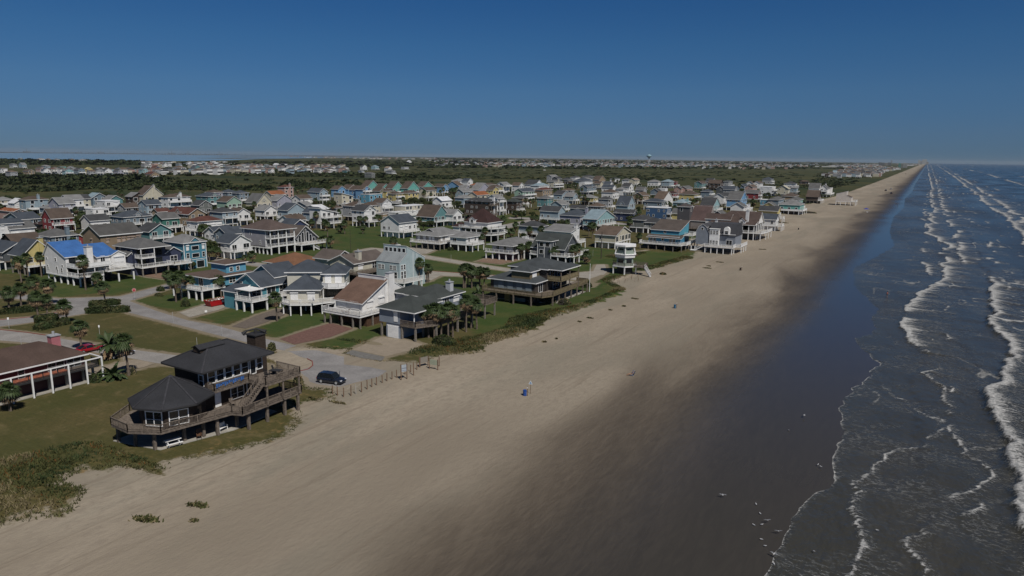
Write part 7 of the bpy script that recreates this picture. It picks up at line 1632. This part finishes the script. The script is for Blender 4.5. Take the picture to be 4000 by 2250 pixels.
# ---------------------------------------------------------------- people and gulls
SK=paint((.30,.17,.11),.6,'skin')
def person(loc,rz,shirt,pants,label,phase=.3,hair=(.03,.02,.015)):
    me=bpy.data.meshes.new('body'); V_=[(0,0,.95),(0,0,1.15),(0,0,1.38),(0,0,1.50),(0,.02,1.62),(0,.01,1.72)]; r_=[(.14,.11),(.13,.10),(.17,.11),(.06,.06),(.085,.10),(.07,.085)]; E_l=[(0,1),(1,2),(2,3),(3,4),(4,5)]
    def add(p,rr,par): V_.append(p); r_.append((rr,rr)); E_l.append((par,len(V_)-1)); return len(V_)-1
    for s in(-1,1):
        a=add((s*.19,0,1.40),.055,2); b=add((s*.25,-.06*s*phase*3,1.13),.042,a); c=add((s*.24,.12-.2*s*phase,.90),.032,b); add((s*.235,.15-.22*s*phase,.80),.03,c)
        h=add((s*.10,0,.88),.10,0); k=add((s*.11,.28*s*phase,.48),.06,h); f=add((s*.11,.30*s*phase-.05,.07),.042,k); add((s*.12,.30*s*phase+.12,.03),.035,f)
    me.from_pydata(V_,E_l,[]); me.materials.append(SK); root=empty('person',loc,rz); o=link('body',me,root); sm=o.modifiers.new('skin','SKIN'); 
    for i,q in enumerate(r_): me.skin_vertices[0].data[i].radius=q
    me.skin_vertices[0].data[0].use_root=True; o.modifiers.new('sub','SUBSURF').render_levels=1
    me2=me.copy(); me2.materials.clear(); me2.materials.append(paint(shirt,.9,'shirt_cloth'))
    def sub(nm,keep,mat,gr):
        m2=bpy.data.meshes.new(nm); idx=sorted(keep); mp={a:i for i,a in enumerate(idx)}; m2.from_pydata([V_[i] for i in idx],[(mp[a],mp[b]) for a,b in E_l if a in mp and b in mp],[]); m2.materials.append(mat); q=link(nm,m2,root); q.modifiers.new('skin','SKIN')
        for i,a in enumerate(idx): m2.skin_vertices[0].data[i].radius=(r_[a][0]+gr,r_[a][1]+gr)
        m2.skin_vertices[0].data[0].use_root=True; q.modifiers.new('sub','SUBSURF').render_levels=1
    sub('shirt',[0,1,2,6,7,14,15],paint(shirt,.9,'shirt_cloth'),.02); sub('shorts',[0,10,11,18,19],paint(pants,.9,'shorts_cloth'),.022)
    m=MB(); m.tube([(0,-.02,1.66),(0,-.03,1.76),(0,-.02,1.82)],[.10,.095,.03],8); m.build('hair',paint(hair,.8,'hair'),root); tag(root,label,'person'); return root
X_,Y_=at(3465,1158); person((X_,Y_,-.32),R(70),(.35,.07,.06),(.05,.05,.06),'person in a red top and dark shorts wading in the shallow surf')
X_,Y_=at(3500,800); person((X_,Y_,-.25),R(0),(.03,.04,.07),(.02,.02,.03),'walker in dark clothes at the far water edge, left of the pair',.35); X_,Y_=at(3507,800); person((X_,Y_,-.25),R(0),(.05,.05,.05),(.03,.03,.04),'walker in dark clothes at the far water edge, right of the pair',-.3)
X_,Y_=at(2468,1466); gz_=ground_z(X_,Y_); ch_=empty('beach_chair',(X_,Y_,gz_),R(-60)); m=MB(); m.add([(-.28,-.3,.12),(.28,-.3,.12),(.28,.25,.10),(-.28,.25,.10),(-.28,.55,.75),(.28,.55,.75)],[(0,1,2,3),(3,2,5,4)]); m.build('seat',paint((.05,.09,.2),.9,'canvas_blue'),ch_)
for s in(-1,1): m=MB(); m.tube([(s*.29,-.35,0),(s*.29,.0,.3),(s*.29,.6,.78)],.018,5); m.tube([(s*.29,.3,0),(s*.29,-.3,.33)],.018,5); m.build('frame',M['steel'],ch_)
tag(ch_,'low blue beach chair on the open sand beside its sitter','chair')
def sitter(loc,rz,label):
    root=empty('person',loc,rz); me=bpy.data.meshes.new('body'); V_=[(0,0,.22),(0,.12,.42),(0,.22,.62),(0,.24,.74),(0,.22,.84),(0,.22,.93)]; rr=[.13,.12,.14,.055,.09,.075]; E_l=[(0,1),(1,2),(2,3),(3,4),(4,5)]
    def add(p,q,par): V_.append(p); rr.append(q); E_l.append((par,len(V_)-1)); return len(V_)-1
    for s in(-1,1):
        a=add((s*.18,.2,.62),.05,2); b=add((s*.24,.02,.44),.04,a); add((s*.2,-.2,.40),.032,b); h=add((s*.1,-.05,.2),.09,0); k=add((s*.12,-.48,.36),.06,h); f=add((s*.12,-.85,.08),.042,k); add((s*.12,-.95,.1),.035,f)
    me.from_pydata(V_,E_l,[]); me.materials.append(SK); o=link('body',me,root); o.modifiers.new('skin','SKIN')
    for i,q in enumerate(rr): me.skin_vertices[0].data[i].radius=(q,q)
    me.skin_vertices[0].data[0].use_root=True; o.modifiers.new('sub','SUBSURF').render_levels=1
    m=MB(); m.tube([(0,0,.2),(0,.12,.42),(0,.22,.66)],[.165,.15,.17],9); m.build('shirt',paint((.10,.17,.30),.9,'shirt_cloth'),root); m=MB(); m.tube([(0,.24,.88),(0,.24,.97)],[.11,.06],8); m.build('hat',paint((.1,.14,.25),.9,'hat_cloth'),root); tag(root,label,'person')
sitter((X_+.02,Y_-.02,gz_),R(-60),'person in a blue shirt and hat sitting low in the beach chair')
X_,Y_=at(3383,828); cn=empty('beach_canopy',(X_,Y_,-.05),.3); m=MB(); m.add([(-1.6,-1.6,2.1),(1.6,-1.6,2.1),(1.6,1.6,2.1),(-1.6,1.6,2.1),(0,0,3.0)],[(0,1,4),(1,2,4),(2,3,4),(3,0,4)]); m.build('canopy_top',paint((.02,.035,.28),.8,'canvas_blue'),cn)
for x in(-1.5,1.5):
    for y in(-1.5,1.5): m=MB(); m.tube([(x,y,0),(x,y,2.1)],.03,5); m.build('leg',M['steel'],cn)
tag(cn,'small blue pyramid canopy standing alone on the far beach','canopy')
m=MB(); m.box(-.5,.5,-.3,.3,0,.45); m.box(-.55,.55,-.35,.35,.45,.52); o=m.build('cooler_box',M['white']); o.location=(X_+.9,Y_-1.9,-.08); tag(o,'white cooler box in front of the blue canopy','cooler')
GW=paint((.55,.55,.56),.7,'gull_white'); GY_=paint((.22,.23,.25),.7,'gull_grey')
def gull(x,y,z,rz,fly,label):
    root=empty('gull',(x,y,z),rz); root.scale=(.7,.7,.7); m=MB(); m.tube([(-.20,0,.14),(-.12,0,.15),(0,0,.16),(.10,0,.18),(.15,0,.23),(.19,0,.25),(.225,0,.245)],[.012,.05,.07,.06,.04,.04,.012],8); m.build('body',GW,root); m=MB(); m.tube([(.22,0,.245),(.27,0,.235)],[.014,.004],5); m.build('beak',vary('beak_orange',(.4,.2,.03),.1,1,.6),root)
    for s in(-1,1):
        m=MB()
        if fly: m.add([(.08,s*.05,.2),(.12,s*.32,.30),(-.02,s*.62,.24),(-.08,s*.30,.27),(-.08,s*.05,.18),(.08,s*.05,.18),(.12,s*.32,.285),(-.02,s*.62,.235),(-.08,s*.30,.255),(-.08,s*.05,.165)],[(0,1,3,4),(1,2,3),(9,8,6,5),(8,7,6)])
        else: m.tube([(.07,s*.055,.19),(-.08,s*.065,.17),(-.25,s*.02,.15)],[.035,.045,.01],6)
        m.build('wing',GY_,root)
        m=MB(); m.tube([(0,s*.03,.0),(0,s*.03,.12)],.008,4); m.build('leg',vary('leg_orange',(.35,.16,.03),.1,1,.6),root)
    tag(root,label,'gull')
G=[(1200+2323/1.431,1500+625/1.431,1,'gull with spread wings farthest from the surf on the near wet sand'),(1200+2510/1.431,1500+662/1.431,0,'gull at the top of the near flock, closest to the swash'),(1200+2533/1.431,1500+714/1.431,0,'small gull second from the top of the near flock'),(1200+2497/1.431,1500+777/1.431,0,'leftmost gull in the row of three'),(1200+2542/1.431,1500+775/1.431,0,'middle gull in the row of three'),(1200+2572/1.431,1500+764/1.431,1,'rightmost gull in the row of three, wings open'),(1200+2540/1.431,1500+857/1.431,0,'gull below the row of three'),(1200+2560/1.431,1500+893/1.431,0,'gull below and right of the one under the row'),(3142,1624,1,'gull flying low over the shiny sand, highest in the picture'),(3081,1675,0,'gull on the shiny sand left of the flying one'),(3196,1812,0,'left gull of a distant pair at the swash line'),(3207,1820,0,'right gull of a distant pair at the swash line'),(3040,2076,1,'gull with raised wings near the bottom swash line'),(3023,2165,1,'flying gull at the foam edge, upper of two'),(3024,2193,0,'gull at the foam edge, lower of two'),(3180,2150,0,'single gull floating on the near shallow water'),(3427,2068,0,'single gull riding the second foam line')]
for x,y,f,l in G: X,Y=at(x,y); gull(X,Y,max(ground_z(X,Y),-.33)+(.0 if not f else .25)+(.15 if X>-8 else 0),rnd.random()*6.28,f,l)
# ---------------------------------------------------------------- bay, far shore, far towns
def sheet(name,pxs,z,mat,label=None):
    m=MB(); m.v=[(*at(x,y,z),z) for x,y in pxs]; m.f=[tuple(range(len(pxs)))]; m.m=[0]; o=m.build(name,mat); tag(o,label,kind='structure'); return o
t=NT('bay_water',.08,.5); t.col((.20,.32,.44)); 
sheet('bay',[(-500,618),(0,626),(350,627),(700,629),(900,626),(1010,621),(1250,617),(1500,614),(1480,608.5),(1100,605.5),(700,602),(300,599),(0,596.5),(-500,592)],.5,t.m,'blue bay behind the island town')
mu=vary('marsh_mud',(.10,.095,.075),.2,.004,.9); 
for q in ([(1050,613.5),(1300,611),(1500,612),(1300,614.5)],[(760,617.5),(960,615.5),(1100,617.5),(900,619.5)],[(1020,607.2),(1200,606.8),(1420,608.2),(1200,608.8)],[(820,611.4),(980,610.6),(1120,612),(960,612.6)]): sheet('marsh_flat',q,.8,mu)
def fbox(bx,by,w,h,d,name,label,cat,mat,base=None,group=None,roof=None,rows=0):
    "block at pixel (bx,by), w and h in pixels of the photograph"
    X,Y=at(bx,by); D=math.hypot(X,Y); s=D/FPX; root=empty(name,(X,Y,0),math.atan2(-Y,-X)+math.pi/2); W_,H_=w*s,h*s
    m=MB(); m.box(-W_/2,W_/2,0,d,0,H_); m.box(-W_*.3,W_*.1,d*.2,d*.7,H_,H_*1.06); m.build('wall',mat,root)
    if rows:
        m=MB(); nc=max(2,int(w/1.6))
        for r_i in range(rows):
            for c_ in range(nc): m.box(-W_/2+W_*(c_+.2)/nc,-W_/2+W_*(c_+.75)/nc,-.5,-.05,H_*(r_i+.25)/rows,H_*(r_i+.7)/rows)
        m.build('windows',M['glass'],root)
    tag(root,label,cat,group); return root
pw=paint((.5,.5,.48),.7,'pale_render'); pt_=paint((.36,.33,.29),.7,'tan_render'); pg=paint((.2,.21,.22),.7,'grey_render'); pa=paint((.2,.42,.36),.7,'green_render')
for a in [(3279,623,9.5,15,60,'tower_block','tall pale tower block standing alone above the far town','tower block',pw,5),(3482,637,5,9,60,'tower_block','slim grey high rise far behind the beach condominiums','tower block',pg,4),
 (3590,640,7,12,80,'hotel_block','leftmost small hotel of the cluster at the end of the beach','hotel',pw,3),(3600,640,7,9,80,'hotel_block','second hotel of the cluster at the end of the beach','hotel',pt_,3),(3606,641,8,14,80,'hotel_block','tallest hotel in the middle of the beach end cluster','hotel',pw,5),(3615,641,7,15,80,'hotel_block','tall right hand hotel of the beach end cluster','hotel',pw,5),(3622,642,6,8,80,'hotel_block','low hotel at the right end of the cluster','hotel',pt_,2),
 (3437,646,10,10,40,'apartment_block','first grey condominium block behind the far beach','apartment block',pg,4),(3449,646,9,9,40,'apartment_block','second grey condominium block behind the far beach','apartment block',pg,4),(3461,647,9,9,40,'apartment_block','third condominium block, paler than its neighbours','apartment block',pt_,4),(3473,647,11,10,40,'apartment_block','fourth condominium block, dark grey','apartment block',pg,4),
 (3513,657,8,16,25,'apartment_block','pale green topped block at the far beach','apartment block',pa,6),(3522,657,7,15,25,'apartment_block','tan block between the green and white beach blocks','apartment block',pt_,6),(3534,656,14,16,25,'apartment_block','white block nearest the far beach sand','apartment block',pw,6)]:
    bx,by,w,h,d,n,l,c,m_,rw=a; fbox(bx,by,w,h,d,n,l,c,m_,rows=rw)
for bx,by,w,h,l in ((3193,652,16,3.2,'long low white shed left in the far field'),(3240,653,50,3.4,'longest low white building in the far field'),(3315,653,24,3.6,'low white building right of the longest one'),(2127,666,8,3,'tiny white shack alone in the scrub'),(1342,690,10,4,'small white shed in the near scrub')): fbox(bx,by,w,h,12,'low_building',l,'building',pw)
# water tower
X,Y=at(2534,642); D=math.hypot(X,Y); s=D/FPX; wt=empty('water_tower',(X,Y,0)); m=MB(); m.tube([(0,0,0),(0,0,4*s),(0,0,19*s),(0,0,25*s)],[2.9*s,1.6*s,1.5*s,3.2*s],16); m.build('stem',pw,wt,True)
m=MB(); m.tube([(0,0,(24.5+z)*s) for z in (0,2,4.5,7.5,10,12,12.8)],[q*s for q in (2.5,6.2,8.9,9.3,7.2,3.6,.3)],24); m.build('tank',paint((.22,.36,.42),.6,'tank_blue'),wt,True); tag(wt,'water tower with blue bulb tank on a white pedestal','water tower')
# far skyline over the bay: refineries and turbines
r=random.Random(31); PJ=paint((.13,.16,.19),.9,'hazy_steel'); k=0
m=MB(); hz=lambda x:588+x*.01245
def stk(x,w,h):
    X,Y=at(x,hz(x)+7.5); s=math.hypot(X,Y)/FPX; m.tube([(X,Y,0),(X,Y,h*s)],[w*s/2,w*s/2*.7],6)
for x in range(0,1500,5):
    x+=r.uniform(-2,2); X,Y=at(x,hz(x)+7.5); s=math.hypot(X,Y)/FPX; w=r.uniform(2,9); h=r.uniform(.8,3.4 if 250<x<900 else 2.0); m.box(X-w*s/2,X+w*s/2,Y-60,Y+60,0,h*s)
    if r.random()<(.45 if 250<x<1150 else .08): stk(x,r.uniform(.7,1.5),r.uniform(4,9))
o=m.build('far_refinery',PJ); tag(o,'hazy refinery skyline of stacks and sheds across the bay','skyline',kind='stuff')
for i,x in enumerate((105,672,857,735,395)):
    X,Y=at(x,hz(x)+7.5); s=math.hypot(X,Y)/FPX; root=empty('refinery_stack',(X,Y,0)); m=MB(); h=[13,17,16,13,11][i]; m.tube([(0,0,0),(0,0,h*s)],[.9*s,.5*s],8); m.build('stack',PJ,root); m=MB(); m.box(-4*s,4*s,-60,60,0,4.5*s); m.build('plant_block',PJ,root)
    tag(root,['faint tall stack with block, farthest left across the bay','faint mast like stack in the middle of the refinery skyline','faint tall stack right of the refinery middle','shorter faint stack between the two tall middle ones','faint stack left of the dense refinery part'][i],'chimney stack')
# land strip across the bay + distant towns as one mass
sheet('far_shore',[(-500,585+5.5),(0,594.8),(1500,612),(1500,608.9),(1100,605.9),(700,602.2),(300,599.2),(0,596.9),(-500,592.3)],.9,vary('far_land',(.05,.065,.06),.1,.001,.9))
RM_=[shingle(RC[c]) for c in 'gsdbx']; WM_=[siding(WC[c]) for c in 'WWGPCS']
def mass(name,label,zones,seed):
    rr=random.Random(seed); V=[];F_=[];mi=[]; o=0
    for poly,N,s0,s1 in zones:
        P_=np.array(poly); n=0; tries=0
        while n<N and tries<N*20:
            tries+=1; a=rr.uniform(P_[:,0].min(),P_[:,0].max()); b=rr.uniform(P_[:,1].min(),P_[:,1].max())
            if not inside(np.array([a]),np.array([b]),poly)[0]: continue
            x,y=at(a,b); w,d=rr.uniform(s0,s1),rr.uniform(s0,s1); h=rr.uniform(5,9); rh=rr.uniform(1.5,3.2)
            vs=[(x,y,0),(x+w,y,0),(x+w,y+d,0),(x,y+d,0),(x,y,h),(x+w,y,h),(x+w,y+d,h),(x,y+d,h),(x+w*.3,y+d/2,h+rh),(x+w*.7,y+d/2,h+rh)]
            V+=vs; wm=rr.randrange(6); rm=6+rr.randrange(5)
            for f,mm in (((0,1,5,4),wm),((1,2,6,5),wm),((2,3,7,6),wm),((3,0,4,7),wm),((4,5,9,8),rm),((6,7,8,9),rm),((5,6,9,9),rm),((7,4,8,8),rm)): F_.append(tuple(o+i for i in dict.fromkeys(f))); mi.append(mm)
            # dark veranda band on the seaward side
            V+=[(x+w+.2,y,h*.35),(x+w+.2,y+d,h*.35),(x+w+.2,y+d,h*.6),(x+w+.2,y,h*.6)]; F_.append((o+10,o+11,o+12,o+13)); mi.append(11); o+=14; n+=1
    me=bpy.data.meshes.new(name); me.from_pydata(V,[],F_); [me.materials.append(q) for q in WM_+RM_+[M['dark']]]; me.polygons.foreach_set('material_index',mi); me.update(); o_=link(name,me); tag(o_,label,'town',kind='stuff')
mass('far_town','mass of tiny houses of the far towns below the horizon',[
 ([(1700,634),(2200,634),(3150,646),(3150,656),(2300,652),(1750,640)],560,9,17),([(1650,626),(2600,624),(3200,638),(3200,646),(1700,634)],420,14,30),
 ([(3270,668),(3430,652),(3500,655),(3520,662),(3440,674),(3420,690),(3290,692),(3225,688)],330,9,15),([(3330,640),(3440,643),(3440,652),(3300,656),(3230,650)],150,12,22),([(1700,640),(2600,652),(3100,660),(3100,664),(1700,652)],90,9,14),([(1100,612),(1700,618),(1700,624),(1300,620)],90,16,34),([(3500,640),(3590,641),(3590,645),(3520,650)],60,20,40),
 ([(130,672),(500,672),(980,668),(1330,668),(1330,676),(700,684),(130,684)],95,9,14),([(520,640),(860,638),(980,650),(1340,652),(1340,662),(700,660),(560,655)],110,9,15)],5)
# ---------------------------------------------------------------- air
hz_=MB(); hz_.box(-26000,30000,-2500,32000,-8,95); t=bpy.data.materials.new('haze_air'); t.use_nodes=True; nt=t.node_tree; nt.nodes.remove(nt.nodes['Principled BSDF']); pv=nt.nodes.new('ShaderNodeVolumePrincipled'); pv.inputs['Color'].default_value=(.86,.94,1.0,1); pv.inputs['Density'].default_value=HAZE; pv.inputs['Anisotropy'].default_value=.2
nt.links.new(pv.outputs[0],nt.nodes['Material Output'].inputs['Volume']); o=hz_.build('haze',t); tag(o,'thin blue haze over the whole coast','haze',kind='stuff')
# ---------------------------------------------------------------- labels that single each house, palm and tree out
def scr(h): return px((h['x0']+h['x1'])/2,(h['y0']+h['y1'])/2,h['h']*.6)
ALL=[h for h in HOUSES]
for h in ALL: h['s']=scr(h)
def short(h):
    if h['lab']: return SHORT.get(h['lab']) or ' '.join(h['lab'].split()[:4])
    return h['wc']+' '+('flat roofed' if h['ty']=='flat' else h['ty'])+' house'
SHORT={}
for h in ALL:
    if h['lab']:
        l=h['lab']
        SHORT[l]={'dark shingled':'dark octagon house','low maroon':'maroon pergola house','grey blue':'garage door house','white saltbox':'white saltbox house','cream house':'cream pavilion house','teal house':'teal gazebo house','sky blue':'sky blue boxy house','pale blue':'pale blue tower house','cream ranch':'cream ranch house','low dark':'orange brown roof','large olive':'large olive house','small white':'hexagonal tower house','tall white':'bright blue roof' if 'bright' in l else 'screened porch house','navy house':'navy balcony house','boxy teal':'boxy teal house','long tan':'long tan house','large lavender':'big lavender house','large three':'big lavender house','glass fronted':'glass gable house','light grey':'grey hip pile house','white house':'maroon roof house','white hip':'flared pile house','dark grey':'turret house','turquoise blue':'two tier blue house','blue grey':'gambrel house','white wedge':'wedge beach house','large white':'terraced white house','charcoal tower':'charcoal tower house'}.get(' '.join(l.split()[:2]),' '.join(l.split()[:4]))
def where(s):
    x,y=s; return ('far left','left','left centre','centre','right centre','right')[min(5,int(x/620))]
def nb(h,cond):
    c=[(math.hypot(o['s'][0]-h['s'][0],(o['s'][1]-h['s'][1])*2.5),o) for o in ALL if o is not h and cond(o)]
    return min(c,key=lambda q:q[0])[1] if c else None
used={}
def rowof(h): return 'far' if h['s'][1]<690 else ('back' if h['s'][1]<740 else 'middle' if h['s'][1]<810 else 'front')
for h in sorted([h for h in ALL if not h['lab']],key=lambda h:-h['s'][1]):
    kind=('flat roofed' if h['ty']=='flat' else h['ty']+' roofed'); ext=''
    if 'C' in h['op']: ext=' chimney'
    elif 'U' in h['op']: ext=' balconies'
    elif 'R' in h['op'] : ext=' steep roof'
    L=nb(h,lambda o:o['s'][0]<h['s'][0]-8); Rr=nb(h,lambda o:o['s'][0]>h['s'][0]+8); Fr=nb(h,lambda o:o['s'][1]>h['s'][1]+4); Bk=nb(h,lambda o:o['s'][1]<h['s'][1]-4)
    base=f"{h['wc']} {kind.replace(' roofed','')} house, {h['rc']} roof"
    if ext: base+=','+ext
    cands=[]
    if L: cands.append(f"{base}, right of {short(L)}")
    if Rr: cands.append(f"{base}, left of {short(Rr)}")
    if Fr: cands.append(f"{base}, behind {short(Fr)}")
    if L and Fr: cands.append(f"{base}, right of {short(L)}, behind {short(Fr)}")
    if L and Rr: cands.append(f"{base}, between {short(L)} and {short(Rr)}")
    if Rr and Bk: cands.append(f"{base}, before {short(Bk)}, left of {short(Rr)}")
    for c in list(cands): cands.append(c+f", {where(h['s'])} {rowof(h)} row")
    ok=[c for c in cands if len(c.split())<=16]
    lab=next((c for c in ok if c not in used),None)
    if lab is None:
        k=2
        while True:
            c=f"{base}, {where(h['s'])}, {ORD[min(k-1,16)]} of its look from the sea"
            if c not in used: lab=c; break
            k+=1
    used[lab]=1; tag(h['root'],lab,'house','stilt houses of the far rows' if h['dist']>600 else 'stilt houses of the beach town')
for h in ALL:
    if h['lab']: tag(h['root'],None,None,'large houses nearest the camera')
for p in sorted(PLANTS,key=lambda p:math.hypot(p['x'],p['y'])):
    s=px(p['x'],p['y'],p['h']*.7); near=sorted(ALL,key=lambda o:math.hypot(o['s'][0]-s[0],(o['s'][1]-s[1])*1.6))[:4]; sz='tall' if p['h']>4.6 else 'short' if p['h']<2.8 else 'middling'
    dirn=lambda o:('left of' if s[0]<o['s'][0]-25 else 'right of' if s[0]>o['s'][0]+25 else ('in front of' if s[1]>o['s'][1] else 'behind'))
    c=[]
    for o in near: c.append(f"{sz} {p['k']} {dirn(o)} the {short(o)}")
    a,b=near[0],near[1]; c.append(f"{sz} {p['k']} between the {short(a)} and the {short(b)}")
    for o in near: c.append(f"{sz} {p['k']} {dirn(o)} the {short(o)}, {where(s)} {rowof(dict(s=s))} row")
    for o in near[:2]:
        for o2 in near[1:]:
            if o2 is not o: c.append(f"{sz} {p['k']} {dirn(o)} the {short(o)}, {dirn(o2)} the {short(o2)}")
    lab=next((q for q in c if q not in used and len(q.split())<=16),None)
    if lab is None:
        for k in range(2,17):
            q=f"{sz} {p['k']}, {ORD[k-1]} nearest the camera beside the {short(near[0])}"
            if q not in used: lab=q; break
    used[lab]=1; tag(p['root'],lab,'palm tree' if 'palm' in p['k'] else 'tree','palms planted among the houses' if 'palm' in p['k'] else 'leafy trees among the houses')
